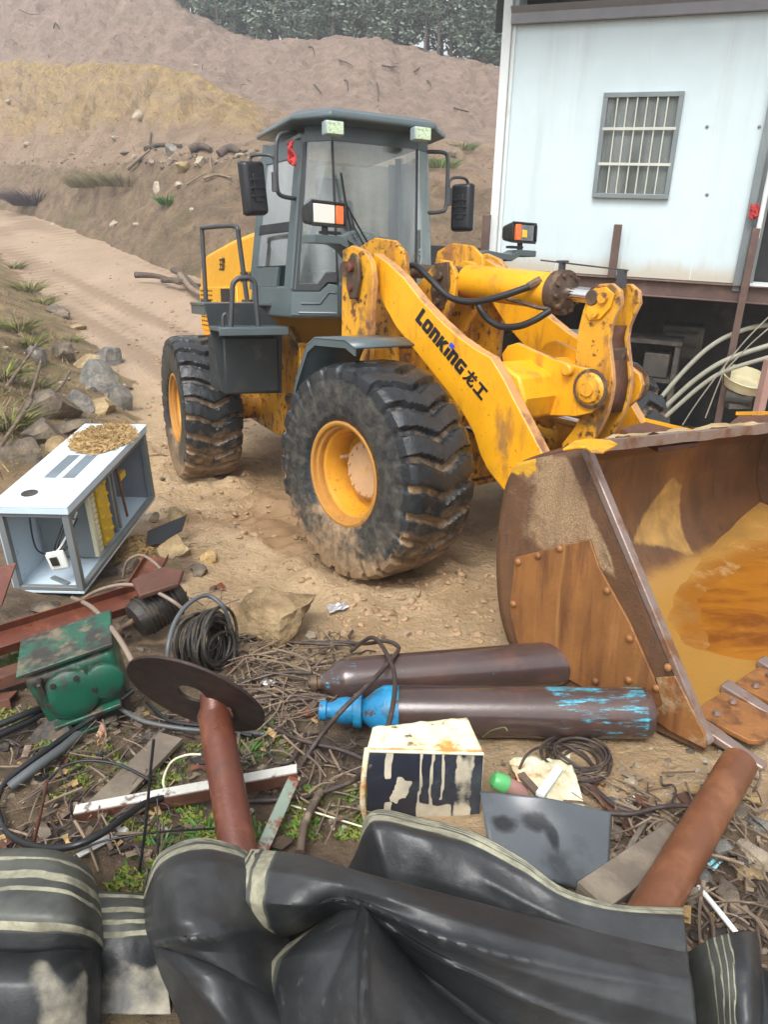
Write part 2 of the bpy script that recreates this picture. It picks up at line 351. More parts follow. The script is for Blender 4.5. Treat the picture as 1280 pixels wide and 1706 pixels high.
m_cab = mat('cabinet_paint', (.55, .67, .76), .35, 0, [dict(c=(.45, .40, .32), s=7., lo=.62, hi=.8, max=.6), dict(c=(.36, .26, .14), s=18., lo=.70, hi=.76, max=.7)], .05, 30., var=.05)
m_cabin = mat('cabinet_inside', (.20, .215, .25), .45, 0, [dict(c=(.33, .24, .15), s=4., lo=.55, hi=.8, max=.5)], var=.1)
m_cabgrey = mat('cabinet_frame_grey', (.20, .22, .225), .4, .2, [dict(c=(.27, .19, .11), s=9., lo=.6, hi=.75, max=.8)], var=.1)
m_ylw = mat('yellow_board', (.62, .42, .03), .5, 0, [dict(c=(.35, .2, .05), s=12., lo=.6, hi=.75)])
m_cream = mat('cream_plastic', (.62, .60, .42), .5, 0, [dict(c=(.4, .32, .18), s=8., lo=.58, hi=.75, max=.7)], var=.1)
m_white = mat('white_plastic', (.72, .74, .70), .45, var=.05)
m_wall = mat('white_wall_panel', (.57, .675, .70), .42, 0, [dict(c=(.46, .52, .52), s=(3.5, 3.5, .22), lo=.5, hi=.78, max=.55), dict(attr='low', k=.5, s=(6, 6, 2.), c=(.46, .38, .26), lo=.5, hi=.95, max=.75)], .03, 6., var=.03)
m_trimw = mat('pale_trim', (.66, .70, .69), .4, 0, [dict(c=(.42, .40, .34), s=5., lo=.55, hi=.8, max=.5)])
m_gut = mat('gutter_grey', (.22, .22, .235), .45, 0, var=.12)
m_alu = mat('window_frame_grey', (.20, .23, .235), .4, .2, var=.1)
m_bar = mat('window_bar', (.50, .51, .44), .5, var=.1)
m_curt = mat('curtain', (.30, .29, .27), .8, 0, [dict(c=(.42, .42, .40), s=(7, 7, .3), lo=.42, hi=.65)], var=.1)
m_beam = mat('brown_beam', (.115, .072, .060), .6, .1, [dict(c=(.20, .12, .085), s=6., lo=.5, hi=.7, max=.6)], .2, 30., var=.15)
m_void = mat('dark_void_shade', (.022, .023, .024), .8, 0, [dict(c=(.06, .055, .045), s=2.5, lo=.5, hi=.75)], var=.3)  # near-black colour holds the shade of the open void
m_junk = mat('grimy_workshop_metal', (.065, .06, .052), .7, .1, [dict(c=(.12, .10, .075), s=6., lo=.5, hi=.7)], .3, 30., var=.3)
m_hose = mat('pale_hose', (.27, .27, .21), .55, 0, [dict(c=(.22, .2, .15), s=9., lo=.5, hi=.7, max=.8)], .2, 40.)
m_cable = mat('old_cable', (.045, .032, .028), .55, 0, [dict(c=(.13, .09, .06), s=14., lo=.5, hi=.7, max=.8)], .6, 120.)
m_cabletan = mat('tan_cable', (.24, .18, .135), .5, 0, [dict(c=(.13, .10, .08), s=9., lo=.5, hi=.7, max=.7)])
m_cablegrey = mat('grey_hose', (.085, .095, .10), .4, 0, [dict(c=(.16, .14, .11), s=9., lo=.55, hi=.7, max=.7)])
m_green = mat('green_paint', (.008, .085, .05), .30, 0, [dict(c=(.05, .22, .15), s=5., lo=.48, hi=.66, max=.8), dict(c=(.028, .026, .02), s=5., lo=.44, hi=.57, rough=.45), dict(c=(.15, .12, .08), s=8., lo=.5, hi=.68, rough=.8, up=(.3, .8)), dict(c=(.20, .18, .13), s=9., lo=.62, hi=.72, rough=.8)], .3, 40., var=.2)
m_grime = mat('oily_grime', (.032, .027, .022), .45, .1, [dict(c=(.10, .075, .05), s=9., lo=.5, hi=.68, rough=.8), dict(c=(.02, .07, .045), s=5., lo=.62, hi=.7)], .6, 40., var=.3)
m_woodp = mat('weathered_wood', (.13, .105, .08), .75, 0, [dict(c=(.22, .18, .13), s=(3, 3, 30), lo=.45, hi=.65), dict(c=(.06, .07, .03), s=5., lo=.6, hi=.72, max=.7)], .4, 40., var=.2)
m_whitebar = mat('peeling_white_paint', (.50, .50, .46), .55, 0, [dict(c=(.13, .10, .08), s=10., lo=.56, hi=.64), dict(c=(.25, .12, .06), s=18., lo=.64, hi=.7)], .3, 40., var=.15)
m_peel = mat('peeling_green_paint', (.26, .33, .27), .5, 0, [dict(c=(.20, .05, .025), s=7., lo=.48, hi=.56), dict(c=(.45, .45, .38), s=14., lo=.6, hi=.68)], .3, 40., var=.15)
m_tin = mat('rusty_cream_tin', (.72, .68, .46), .5, 0, [dict(c=(.55, .22, .04), s=7., lo=.52, hi=.66, cv=.3), dict(c=(.10, .06, .03), s=5., lo=.60, hi=.68), dict(attr='rustedge', k=.9, s=8., c=(.5, .2, .05), lo=.5, hi=.8)], .2, 40., var=.1)
m_tindark = mat('dark_glazed_side', (.025, .028, .04), .25, 0, [dict(c=(.06, .075, .085), s=3., lo=.45, hi=.7), dict(attr='drip', k=.5, s=16., c=(.50, .45, .34), lo=.45, hi=.66, rough=.5, cv=.25), dict(c=(.07, .10, .10), s=4., lo=.55, hi=.75, max=.6)], var=.2)
m_lampw = mat('lamp_lens', (.75, .76, .68), .15, 0, coat=.5)
m_lampo = mat('amber_lens', (.75, .16, .03), .2, 0, coat=.5)
m_lampy = mat('yellow_lens', (.85, .5, .02), .2, 0, coat=.5)
m_workl = mat('work_lamp_lens', (.50, .62, .42), .2, 0, [dict(c=(.28, .36, .22), s=(60, 60, 60), lo=.5, hi=.56)], coat=.4)
m_black = mat('black_decal', (.008, .008, .01), .5)
m_bluedec = mat('blue_decal', (.02, .06, .6), .5)
m_red = mat('red_cloth', (.5, .05, .05), .8, var=.3)
m_glass = glass('cab_glass', (.86, .90, .89), .40)
m_glassb = glass('window_glass', (.8, .83, .82), .3)
def rockmat(name, c, c2, wet=.6): return mat(name, c, wet, 0, [dict(c=c2, s=3.5, lo=.42, hi=.62, cv=.2), dict(c=tuple(x*.35 for x in c), s=8., lo=.6, hi=.75, max=.7), dict(c=SANDC, s=5., lo=.5, hi=.72, up=(.3, .9), max=.5), dict(c=tuple(x*.55 for x in c), s=(5, 5, 16), lo=.5, hi=.66, max=.7, d=9)], .9, 11., var=.25, bdetail=10, bdist=.06)
m_rocky = rockmat('yellow_rock', (.33, .235, .115), (.43, .32, .17))
m_rail = mat('dark_grey_rail', (.055, .058, .063), .4, .2, [dict(c=(.14, .08, .05), s=20., lo=.6, hi=.7)])
m_tank = mat('shaded_grey_paint', (.022, .028, .03), .45, 0, [dict(c=(.12, .09, .06), s=5., lo=.55, hi=.75, max=.7)])  # grey paint with the shade below the step put into its base colour
m_rockg = rockmat('grey_rock', (.17, .165, .15), (.26, .24, .2))
m_rockp = rockmat('pale_rock', (.34, .285, .21), (.42, .35, .25))
m_rockd = rockmat('dark_rock', (.12, .095, .07), (.2, .16, .11))
m_straw = mat('straw', (.42, .28, .12), .85, 0, [dict(c=(.26, .17, .07), s=20., lo=.45, hi=.6)], .6, 60., var=.3)
m_twig = mat('dead_twig', (.115, .08, .058), .8, 0, [dict(c=(.25, .19, .13), s=12., lo=.5, hi=.65)], .3, 40., var=.3)
m_twig2 = mat('pale_root', (.20, .148, .098), .8, 0, [dict(c=(.16, .11, .07), s=12., lo=.5, hi=.65)], .3, 40., var=.3)
m_leafg = mat('weed_leaf', (.06, .16, .025), .5, var=.3, vscale=9.)
m_moss = mat('moss', (.17, .19, .028), .85, var=.45, vscale=7.)
m_grassd = mat('dry_grass', (.20, .17, .07), .8, 0, [dict(c=(.10, .13, .035), s=2.5, lo=.45, hi=.6)], var=.3)
# ================================================================== GROUND
def axis(lo, d0, d1, step, hi, g=1.09):
    a = []; x = d0
    while x < d1: a.append(x); x += step
    s = step; x = d1
    while x < hi: a.append(x); s *= g; x += s
    a.append(hi); s = step; x = d0-step
    b = []
    while x > lo: b.append(x); s *= g; x -= s
    b.append(lo); return b[::-1]+a
gx = axis(-130, -7.5, 3.2, .055, 130, 1.07); gy = axis(-4, .9, 8.5, .05, 130, 1.028)
def debris(x, y):
    a = sm((3.75-y+.5*fbm(x*1.3, y*1.3, 2))/.5)*sm((.35-x+.5*fbm(x*1.5, y*1.5, 2, 4.))/.5)
    b = sm((2.3-y+.35*fbm(x*1.6, y*1.6, 2, 8.))/.4)*sm((x-.2)/.4)*.9
    c_ = sm((5.6-y)/.8)*sm((-1.15-x)/.4)
    return max(a, b, c_)
def bank(x, y): return sm((edge_x(y)-x+.1+.5*fbm(x*.9, y*.9, 2, 3.))/.6)*sm((y-4.5)/2)
def build_ground():
    b = MB(); nx = len(gx); att = {'debris': [], 'bank': [], 'wet': [], 'far': [], 'rut': []}
    for y in gy:
        for x in gx:
            b.v.append(V((x, y, gz(x, y))))
            att['debris'].append(debris(x, y)); att['bank'].append(bank(x, y))
            hx, hy = math.cos(HEAD), math.sin(HEAD)
            a_ = (x-.74)*hx+(y-5.6)*hy; c_ = -(x-.74)*hy+(y-5.6)*hx
            wv = .5+.5*fbm(a_*.6, c_*1.6, 3, 12.)
            near_w = math.exp(-((x+.65)/1.4)**2-((y-6.0)/1.4)**2)
            att['wet'].append(min(1, wv*.75+near_w*.45)*sm((18-y)/9)*sm((y-2.6)/1.))
            att['far'].append(sm((y-8)/9))
            mid_ = edge_x(y)+1.7+.025*y; lat_ = (x+.72*y)*.81; att['rut'].append(sm((y-8.5)/4)*max(0, min(1, .42+1.3*fbm(lat_*2.1, y*.05, 3, 6.)+.9*fbm(lat_*.6, y*.04, 2, 9.))))
    fs = []
    for i in range(len(gy)-1):
        for j in range(nx-1): fs.append((i*nx+j, i*nx+j+1, (i+1)*nx+j+1, (i+1)*nx+j))
    b.f = fs; b.m = [0]*len(fs); b.attr = att
    mg = mat('haul_road_mud', (.51, .365, .21), .55, 0, [
        dict(c=(.385, .255, .13), s=1.3, lo=.42, hi=.68, max=.9), dict(c=(.58, .44, .28), s=7., lo=.52, hi=.72, max=.7),
        dict(attr='far', k=.4, s=.6, c=(.385, .275, .19), lo=.3, hi=.9, max=.85, cv=.16, cs=(.9, .25, 1)), dict(attr='rut', k=.35, s=5., c=(.25, .165, .10), lo=.42, hi=.95, max=.75),
        dict(attr='wet', k=.5, s=2.2, c=(.27, .175, .095), lo=.48, hi=.80, rough=.13, flat=.9),
        dict(attr='bank', k=.5, s=2.5, c=(.20, .135, .068), lo=.36, hi=.6, rough=.85, cv=.5, cs=2.2), dict(attr='bank', k=1.5, s=6., c=(.11, .08, .045), lo=1.08, hi=1.4, rough=.85, max=.85),
        dict(attr='bank', k=1.6, s=1.7, c=(.15, .135, .035), lo=.95, hi=1.3, rough=.9, max=.85),
        dict(attr='debris', k=.8, s=3., c=(.145, .098, .058), lo=.42, hi=.7, rough=.7, cv=.5, cs=6.), dict(attr='debris', k=1.5, s=3.2, c=(.125, .125, .035), lo=1.0, hi=1.35, rough=.9, max=.85),
        dict(attr='debris', k=1.5, s=2.3, c=(.20, .15, .09), lo=1.02, hi=1.3, rough=.8, max=.8),
        dict(c=(.11, .075, .045), s=48., lo=.66, hi=.74, max=.8), dict(c=(.55, .45, .32), s=60., lo=.68, hi=.76, max=.6)],
        .9, 17., var=.15, vscale=.8, bdetail=12, bdist=.085)
    o = b.build('ground', mg, ang=180); tag(o, None, kind='structure'); return o
build_ground()

# ================================================================== HILL (dug-away slope with a bench and a yellow face)
HC = [-700, -200, 0, 150, 300, 450, 600, 750, 900, 1300]
HK = [([290, 330, 352, 408, 452, 485, 500, 505, 505, 505], [66, 54, 47, 34, 25.5, 22.5, 21, 20.5, 20, 20]),
      ([262, 266, 270, 266, 246, 243, 255, 285, 300, 300], [80, 65, 56, 43, 33, 29.5, 28, 27, 26.5, 26.5]),
      ([255, 259, 263, 259, 240, 238, 251, 281, 296, 296], [84, 69, 60, 46.5, 36, 32, 30, 29, 28.5, 28.5]),
      ([85, 90, 92, 95, 106, 178, 215, 240, 255, 255], [100, 82, 72, 59, 47, 40, 36, 35, 34, 34]), None,
      ([-500, -260, -140, -100, -6, 60, 50, 84, 122, 190], [125, 105, 96, 87, 75, 65, 61, 58, 55, 53]), None]
def _ip(T, c):
    for i in range(len(HC)-1):
        if c <= HC[i+1] or i == len(HC)-2:
            t = (c-HC[i])/(HC[i+1]-HC[i]); t = max(0., min(1., t))
            a, b, d, e = T[max(0, i-1)], T[i], T[i+1], T[min(len(T)-1, i+2)]
            m1 = (d-a)/2 if i else d-b; m2 = (e-b)/2 if i < len(T)-2 else d-b
            lim = 1.5*(d-b)
            m1 = 0 if m1*lim <= 0 else (min(abs(m1), abs(lim))*(1 if lim > 0 else -1)); m2 = 0 if m2*lim <= 0 else (min(abs(m2), abs(lim))*(1 if lim > 0 else -1))
            return (2*t**3-3*t*t+1)*b+(t**3-2*t*t+t)*m1+(-2*t**3+3*t*t)*d+(t**3-t*t)*m2
def hill_knots(c):
    P = []
    for k, q in enumerate(HK):
        if q is not None:
            row, y = _ip(q[0], c), _ip(q[1], c); p = WY(c, row, y)
            if k == 0: p.z = min(p.z, gz(p.x, p.y))-.25
            P.append(p)
        elif k == 4:
            p = P[3]; s_ = (p.y+5)/p.y; P.append(V((p.x*s_, p.y+5, p.z+(-.5 if c < 380 else -.5+1.2*sm((c-380)/90)))))
        else:
            p = P[5]; s_ = (p.y+45)/p.y; P.append(V((p.x*s_, p.y+45, p.z+3)))
    return P
def hill_at(c, s):
    P = hill_knots(c); i = min(5, int(s)); t = s-i
    tt = t if i in (0, 2, 4) else t
    p = P[i].lerp(P[i+1], tt)
    # smooth rounding around the knots
    if i < 5 and t > .7: p = p+(P[i]+P[i+2]-P[i+1]*2)*(.075*((t-.7)/.3)**2)
    if i > 0 and t < .3: p = p+(P[i-1]+P[i+1]-P[i]*2)*(.075*((.3-t)/.3)**2)
    sc_ = p.y/30.
    am = .2
    d = am*fbm(p.x*.33, p.y*.2+p.z*.3, 4, 3.)*sc_
    w_ = math.sin(math.pi*t)
    if i == 2: d += (.55*sc_*fbm(p.x*.45, p.z*.06, 4, 11.)-.85*sc_*abs(fbm(p.x*.9, p.z*.2, 4, 5.)))*w_
    d += .16*sc_*fbm(p.x*1.3, p.z*1.1+p.y*.3, 3, 41.)
    if i == 4: d += (.18*sc_*fbm(p.x*.28, p.z*.1, 3, 21.)-.5*sc_*abs(fbm(p.x*.7, p.z*.12, 5, 25.)))*min(1., 3*w_)
    if i == 0: d += .22*fbm(p.x*1.1, p.z*1.4, 4, 31.)*min(1, 3*w_)
    return p+V((0, -.75*d*.8, .75*d))
def build_hill():
    b = MB(); cols = []; c = -700
    while c < 1300: cols.append(c); c += 7 if -40 < c < 900 else 40
    ss = [0+.0417*i for i in range(24)]+[1+.125*i for i in range(8)]+[2+.0345*i for i in range(29)]+[3+.2*i for i in range(5)]+[4+.025*i for i in range(40)]+[5, 5.03, 5.1, 5.3, 5.999]
    att = {'lower': [], 'yel': [], 'mauve': [], 'crest': []}
    rows = []
    for s in ss:
        r = []
        for c in cols:
            p = hill_at(c, s); r.append(p)
            att['lower'].append(sm((1.15-s)/.3))
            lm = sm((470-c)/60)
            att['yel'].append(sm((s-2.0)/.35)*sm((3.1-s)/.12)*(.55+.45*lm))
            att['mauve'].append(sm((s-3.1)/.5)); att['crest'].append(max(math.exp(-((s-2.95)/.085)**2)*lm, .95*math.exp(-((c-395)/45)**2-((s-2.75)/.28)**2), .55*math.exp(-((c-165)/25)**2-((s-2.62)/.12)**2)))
        rows.append(r)
    b.grid(rows); b.attr = att
    mh = mat('dug_hillside_soil', (.38, .26, .165), .9, 0, [
        dict(c=(.44, .31, .205), s=.35, lo=.42, hi=.65), 
        dict(c=(.25, .17, .105), s=(.9, .5, .10), lo=.52, hi=.68, max=.75, d=9), dict(attr='yel', k=1.5, s=.30, c=(.47, .325, .15), lo=.58, hi=1.12, cv=.22, cs=1.2, max=.95),
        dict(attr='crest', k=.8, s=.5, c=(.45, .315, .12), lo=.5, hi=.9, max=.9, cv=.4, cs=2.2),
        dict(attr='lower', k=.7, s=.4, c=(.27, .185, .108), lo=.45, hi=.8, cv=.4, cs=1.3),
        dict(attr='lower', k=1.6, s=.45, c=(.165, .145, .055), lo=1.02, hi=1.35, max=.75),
        dict(attr='mauve', k=.5, s=.2, c=(.355, .255, .195), lo=.4, hi=.8, cv=.22, cs=.9),
        dict(c=(.21, .14, .09), s=(1.1, .6, .4), lo=.54, hi=.72, max=.8, d=9), dict(c=(.11, .075, .05), s=3.2, lo=.60, hi=.72, max=.8, d=9), dict(c=(.48, .38, .27), s=4.2, lo=.64, hi=.74, max=.7, d=9), dict(c=(.17, .115, .075), s=8., lo=.55, hi=.68, max=.55, d=8), dict(c=(.46, .36, .26), s=10., lo=.58, hi=.70, max=.5, d=8), dict(c=(.27, .185, .12), s=(.5, .5, 1.8), lo=.54, hi=.68, max=.6, d=9)],
        1., 2.2, var=.16, vscale=.5, bdetail=14, bdist=.8)
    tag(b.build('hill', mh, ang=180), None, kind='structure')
build_hill()
def hill_row(c, row):     # the hillside point that shows at a photograph position, nearest first
    best = None; d = ray(c, row)
    for i in range(0, 240):
        s = i*.025*.999; p = hill_at(c, s); q = p-CAM
        v = q.dot(UP)/q.dot(FWD); r = CY-F_PX*v
        if r <= row: return p
    return p

# ================================================================== FOREST
m_leafA = mat('forest_leaf_dark', (.095, .14, .105), .6, var=.4, vscale=1.4)  # both leaf colours lifted paler, so part of the mist is painted in
m_leafB = mat('forest_leaf_mid', (.17, .21, .15), .6, var=.4, vscale=1.4)
m_bark = mat('bark', (.12, .10, .085), .9, 0, bump=.4, bscale=20.)
def make_tree(seed, H_, leaf, spread, low):
    rnd = random.Random(seed)
    t = MB(); lean = V((rnd.uniform(-.05, .05), rnd.uniform(-.05, .05), 1))
    path = [lean*(H_*k/7)+V((rnd.uniform(-.08, .08), rnd.uniform(-.08, .08), 0))*(k > 0) for k in range(8)]
    path[0].z = -.6
    t.tube(path, [.14*(1-k/8.2)+.015 for k in range(8)], 7)
    cr = MB(); nb = 34
    for i in range(nb):
        h = low+(H_-low)*(i+rnd.random())/nb; a = rnd.uniform(0, 6.283)
        L_ = spread*(1-.55*(h-low)/(H_-low))*rnd.uniform(.45, 1.1); base = lean*h
        tip = base+V((math.cos(a)*L_, math.sin(a)*L_, rnd.uniform(.0, .9)*L_*.6))
        mid = base.lerp(tip, .5)+V((0, 0, .12*L_)); t.tube([base, mid, tip], [.035, .02, .008], 4, caps=False)
        for _ in range(52):
            u = rnd.uniform(.25, 1.1); p = base.lerp(tip, u)+V((rnd.gauss(0, .28), rnd.gauss(0, .28), rnd.gauss(0, .22)))*(.5+.6*spread/1.6)
            s_ = rnd.uniform(.07, .17); x = V((rnd.gauss(0, 1), rnd.gauss(0, 1), rnd.gauss(0, .5))).normalized(); y = x.cross(V((rnd.gauss(0, 1), rnd.gauss(0, 1), rnd.gauss(0, 1)))).normalized()
            cr.card(p, x*s_*1.5, y*s_*.6, 0 if rnd.random() < .7 else 1)
    return t, cr, leaf
TREEK = [make_tree(1, 9., 0, 1.7, .5), make_tree(2, 11, 0, 1.5, .8), make_tree(3, 12.5, 1, 1.3, 2.6), make_tree(4, 7.5, 0, 1.9, .2), make_tree(5, 10, 1, 1.6, .6)]
TLAB = ['dark leafy tree standing in the misty forest edge above the dug slope', 'tall dark tree standing in the misty forest edge above the dug slope', 'thin bare-stemmed tree with pale sky showing between its branches on the hilltop', 'low bushy tree hanging over the lip of the dug slope', 'paler green tree among the dark ones of the misty hilltop wood']
tree_first = {}
rt = random.Random(5)
def plant_tree(k, p, sc_, rz):
    if k not in tree_first:
        t, cr, leaf = TREEK[k]
        root = empty('forest_tree', M.Identity(4), TLAB[k], 'tree', 'trees of the misty wood on the hilltop')
        t.build('trunk', m_bark, root); cr.build('crown', [m_leafA, m_leafB] if not leaf else [m_leafB, m_leafA], root, smooth=False, recalc=False)
        tree_first[k] = root
    else:
        src = tree_first[k]; root = src.copy(); C.objects.link(root)
        for ch in list(src.children):
            c_ = ch.copy(); C.objects.link(c_); c_.parent = root
    root.matrix_world = M.Translation(p) @ M.Rotation(rz, 4, 'Z') @ M.Scale(sc_, 4)
for row in range(4):
    c = 255+row*9
    while c < 900:
        thin = 700 < c < 820
        if not (thin and row in (1, 3) and rt.random() < .75):
            kk = rt.choice([0, 1, 3, 4, 0]) if row < 2 else rt.choice([1, 2, 4, 1])
            if thin and row < 2: kk = rt.choice([2, 3, 2, 0])
            p = hill_at(c, 5.0+.035+row*.075+rt.uniform(0, .03)); plant_tree(kk, p-V((0, 0, .2)), rt.uniform(.75, 1.1)*(.75 if row == 0 else 1.), rt.uniform(0, 6.28))
        c += rt.uniform(20, 32)

# ================================================================== HAZE
hz = MB().box((0, 80, 14), (470, 280, 56)); 
mh_ = bpy.data.materials.new('haze'); mh_.use_nodes = True; nt = mh_.node_tree
nt.nodes.remove(nt.nodes['Principled BSDF']); pv = nt.nodes.new('ShaderNodeVolumePrincipled')
pv.inputs['Color'].default_value = (.92, .95, .97, 1); pv.inputs['Density'].default_value = .0026; pv.inputs['Anisotropy'].default_value = .2
nt.links.new(pv.outputs[0], nt.nodes['Material Output'].inputs['Volume'])
tag(hz.build('haze', mh_, smooth=False), None, kind='stuff')

# ================================================================== WHITE BUILDING
BO = V((1.31, 10.0, 1.612)); BU = V((2.53, -1.1, 0)).normalized(); BN = V((-BU.y, BU.x, 0))   # BN points into the building
MB_ = M.Identity(4)
for i in range(3): MB_[i][0] = BU[i]; MB_[i][1] = BN[i]; MB_[i][2] = (0, 0, 1)[i]; MB_[i][3] = BO[i]
def B(px, py, off=0.):    # building-local point; off = metres in front of the wall face
    Mi = MB_.inverted(); o = Mi @ CAM; d = Mi.to_3x3() @ ray(px, py)
    return o+d*((-off-o.y)/d.y)
bld = empty('white_building', MB_, 'white panel-walled workshop building raised on a brown beam behind the loader', 'building')
uL = B(838, 230).x; uR = B(1250, 330).x; zT = B(860, 42).z; zB = 0.
wm = MB(); rows = []
for i in range(26):
    z = zB+(zT-zB)*i/25; rows.append([V((uL+(uR-uL)*j/30, 0, z)) for j in range(31)])
wm.grid(rows); wm.attr = {'low': [max(0, 1-p.z/.5) for p in wm.v]}
wl = wm.build('wall', m_wall, bld)
MB().box(((uL+uR)/2, .06, (zT+zB)/2), (uR-uL, .10, zT-zB)).build('wall_core', m_trimw, bld)
sd_ = MB(); sd_.box((uL+.03, 2.6, zT/2+.2), (.06, 5.0, zT+.4)); sd_.build('side_wall', m_wall, bld)
# panel seams
for k in (1, 2, 3):
    u = uL+(uR-uL)*k/3.6; MB().box((u, -.001, (zT+zB)/2), (.006, .006, zT-.02)).build('panel_seam', m_trimw, bld)
MB().box((uL-.02, -.02, zT/2+.45), (.10, .10, zT+1.1)).build('corner_post', m_trimw, bld, bevel=.006)
MB().box((uL+.055, -.012, zT/2), (.04, .03, zT)).build('corner_trim', m_trimw, bld)
g = MB(); g.prism([(uL+.03, -.10, zT), (uL+.03, -.10, zT+.10), (uL+.03, -.16, zT+.16), (uL+.03, -.02, zT+.16), (uL+.03, -.02, zT)], (uR-uL+1.8, 0, .0))
g.build('gutter', m_gut, bld, bevel=.004)
MB().box(((uL+uR)/2+.5, .45, zT+.45), (uR-uL+1.6, .05, .9)).build('eave_shade_panel', m_void, bld)  # dark sheet painted as the shade of the open space below the roof
MB().prism([(uL-.25, -.75, zT+.62), (uL-.25, -.75, zT+.68), (uL-.25, 5.2, zT+1.2), (uL-.25, 5.2, zT+1.14)], (uR-uL+2.6, 0, 0)).build('roof', m_gut, bld)
bm_ = MB(); bm_.box(((uL+uR)/2+.6, .02, -.10), (uR-uL+2.2, .16, .19)); bm_.box(((uL+uR)/2+.6, -.075, -.188), (uR-uL+2.2, .08, .014)); bm_.box(((uL+uR)/2+.6, -.075, -.012), (uR-uL+2.2, .08, .014))
bm_.build('base_beam', m_beam, bld, bevel=.004)
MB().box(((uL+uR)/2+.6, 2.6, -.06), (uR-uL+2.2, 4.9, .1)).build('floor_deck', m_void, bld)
for px, py in ((1179, 211), (1266, 211), (1179, 324), (826, 411)):
    p = B(px, py); MB().lathe([(.018, 0), (.018, .008), (.010, .014), (0, .016)], p, (0, -1, 0), 10).build('wall_bolt', m_gut, bld)
# window with its guard bars
wpts = [B(*q) for q in ((1008, 155), (1142, 152), (1115, 332), (988, 329))]
x0 = (wpts[0].x+wpts[3].x)/2; x1 = (wpts[1].x+wpts[2].x)/2; z1 = (wpts[0].z+wpts[1].z)/2; z0 = (wpts[2].z+wpts[3].z)/2
fw = .05; fr = MB()
fr.box(((x0+x1)/2, -.025, z1-fw/2), (x1-x0, .05, fw)); fr.box(((x0+x1)/2, -.025, z0+fw/2), (x1-x0, .05, fw))
fr.box((x0+fw/2, -.025, (z0+z1)/2), (fw, .05, z1-z0-2*fw)); fr.box((x1-fw/2, -.025, (z0+z1)/2), (fw, .05, z1-z0-2*fw))
win = fr.build('window', m_alu, bld, bevel=.004)
MB().box(((x0+x1)/2, -.004, (z0+z1)/2), (x1-x0-2*fw, .004, z1-z0-2*fw)).build('curtain', m_curt, win)
MB().box(((x0+x1)/2, -.013, (z0+z1)/2), (x1-x0-2*fw, .004, z1-z0-2*fw)).build('pane', m_glassb, win)
for k in range(1, 7):
    u = x0+fw+(x1-x0-2*fw)*k/7; MB().box((u, -.036, (z0+z1)/2), (.013, .013, z1-z0-2*fw)).build('guard_bar', m_bar, win)
for k in (1, 2):
    z = z0+(z1-z0)*k/3; MB().box(((x0+x1)/2, -.049, z), (x1-x0-1.2*fw, .012, .028)).build('guard_rail', m_bar, win)
# doorway at the right-hand end
dr = MB(); dr.box((uR+.04, -.03, 1.0), (.08, .1, 2.15)); dr.box((uR+.17, .0, 1.0), (.06, .08, 2.1)); dr.box((uR+.105, .03, 1.0), (.07, .03, 2.1)); dr.build('door_track', m_alu, bld, bevel=.005)
MB().box((uR+.75, .18, 1.2), (1.1, .04, 2.4)).build('doorway_shade_panel', m_void, bld)  # dark sheet standing for the unlit inside of the doorway
MB().box((uR+.75, .02, .0), (1.15, .22, .03)).build('door_sill', m_trimw, bld)
# under-floor workshop
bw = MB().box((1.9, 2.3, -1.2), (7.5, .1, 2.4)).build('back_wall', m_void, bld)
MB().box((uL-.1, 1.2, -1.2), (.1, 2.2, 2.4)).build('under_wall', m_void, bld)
def Bw(px, py, off=0.): return MB_ @ B(px, py, off)
def tubeobj(name, pts, r, m, label, cat, group=None, n=8, sub=8, kind=None, parent=None):
    o = MB().tube(catmull(pts, sub), r, n).build(name, m, parent, ang=60); 
    return tag(o, label, cat, group, kind)
def postobj(name, a, b, wdt, m, label, group=None):
    mb = MB(); mb.hexa([q+BU*(i*wdt*.5)+BN*(j*wdt*.42) for q in (a, b) for i, j in ((-1, -1), (1, -1), (1, 1), (-1, 1))])
    return tag(mb.build(name, m, bevel=.003), label, 'post', group)
a_ = Bw(1262, 380, .2); a2 = Bw(1220, 640, .2); a2 = V((a_.x, a_.y, gz(a_.x, a_.y)-.05))
tag(MB().box((a_+a2)/2, (.075, .075, (a_-a2).length), M.Rotation(math.atan2(BU.y, BU.x), 3, 'Z')).build('steel_post', m_beam, bevel=.004), 'brown square steel post standing in front of the dark open space under the building', 'post')
b0 = Bw(1018, 462, .12); b1 = Bw(1031, 374, .12); postobj('steel_stub', V((b1.x, b1.y, b0.z)), b1, .085, m_beam, 'short brown steel stub rising in front of the white wall below the window')
b0 = Bw(806, 452, .1); b1 = Bw(812, 358, .1); postobj('steel_stub', V((b1.x, b1.y, b0.z-.2)), b1, .09, m_beam, 'brown steel stub at the left foot of the white building')
q0 = Bw(1276, 300, .2); tag(MB().tube([V((a_.x+.02, a_.y, a_.z-.1)), V((a_.x+.02, a_.y, a_.z+.75))], .026, 10).build('standpipe', m_trimw), 'pale grey pipe rising from the brown post beside the doorway', 'pipe')
rb = MB(); pr_ = Bw(1260, 352, .16)
for k in range(7):
    aa = random.uniform(0, 6.28); rb.tube(catmull([pr_+V((random.gauss(0, .03), random.gauss(0, .02), random.uniform(-.08, .08))) for _ in range(5)], 5), .012, 6)
tag(rb.build('cord_bundle', m_red), 'bundle of red cord tied at the doorway edge of the white building', 'cord')
HG = 'pale hoses looping under the building'
tubeobj('pale_hose', [Bw(1080, 700, .35), Bw(1098, 668, .3), Bw(1150, 608, .15), Bw(1195, 570, .05), Bw(1245, 548, -.1), Bw(1290, 540, -.3)], .028, m_hose, 'pale hose arching highest in the dark under the building', 'hose', HG)
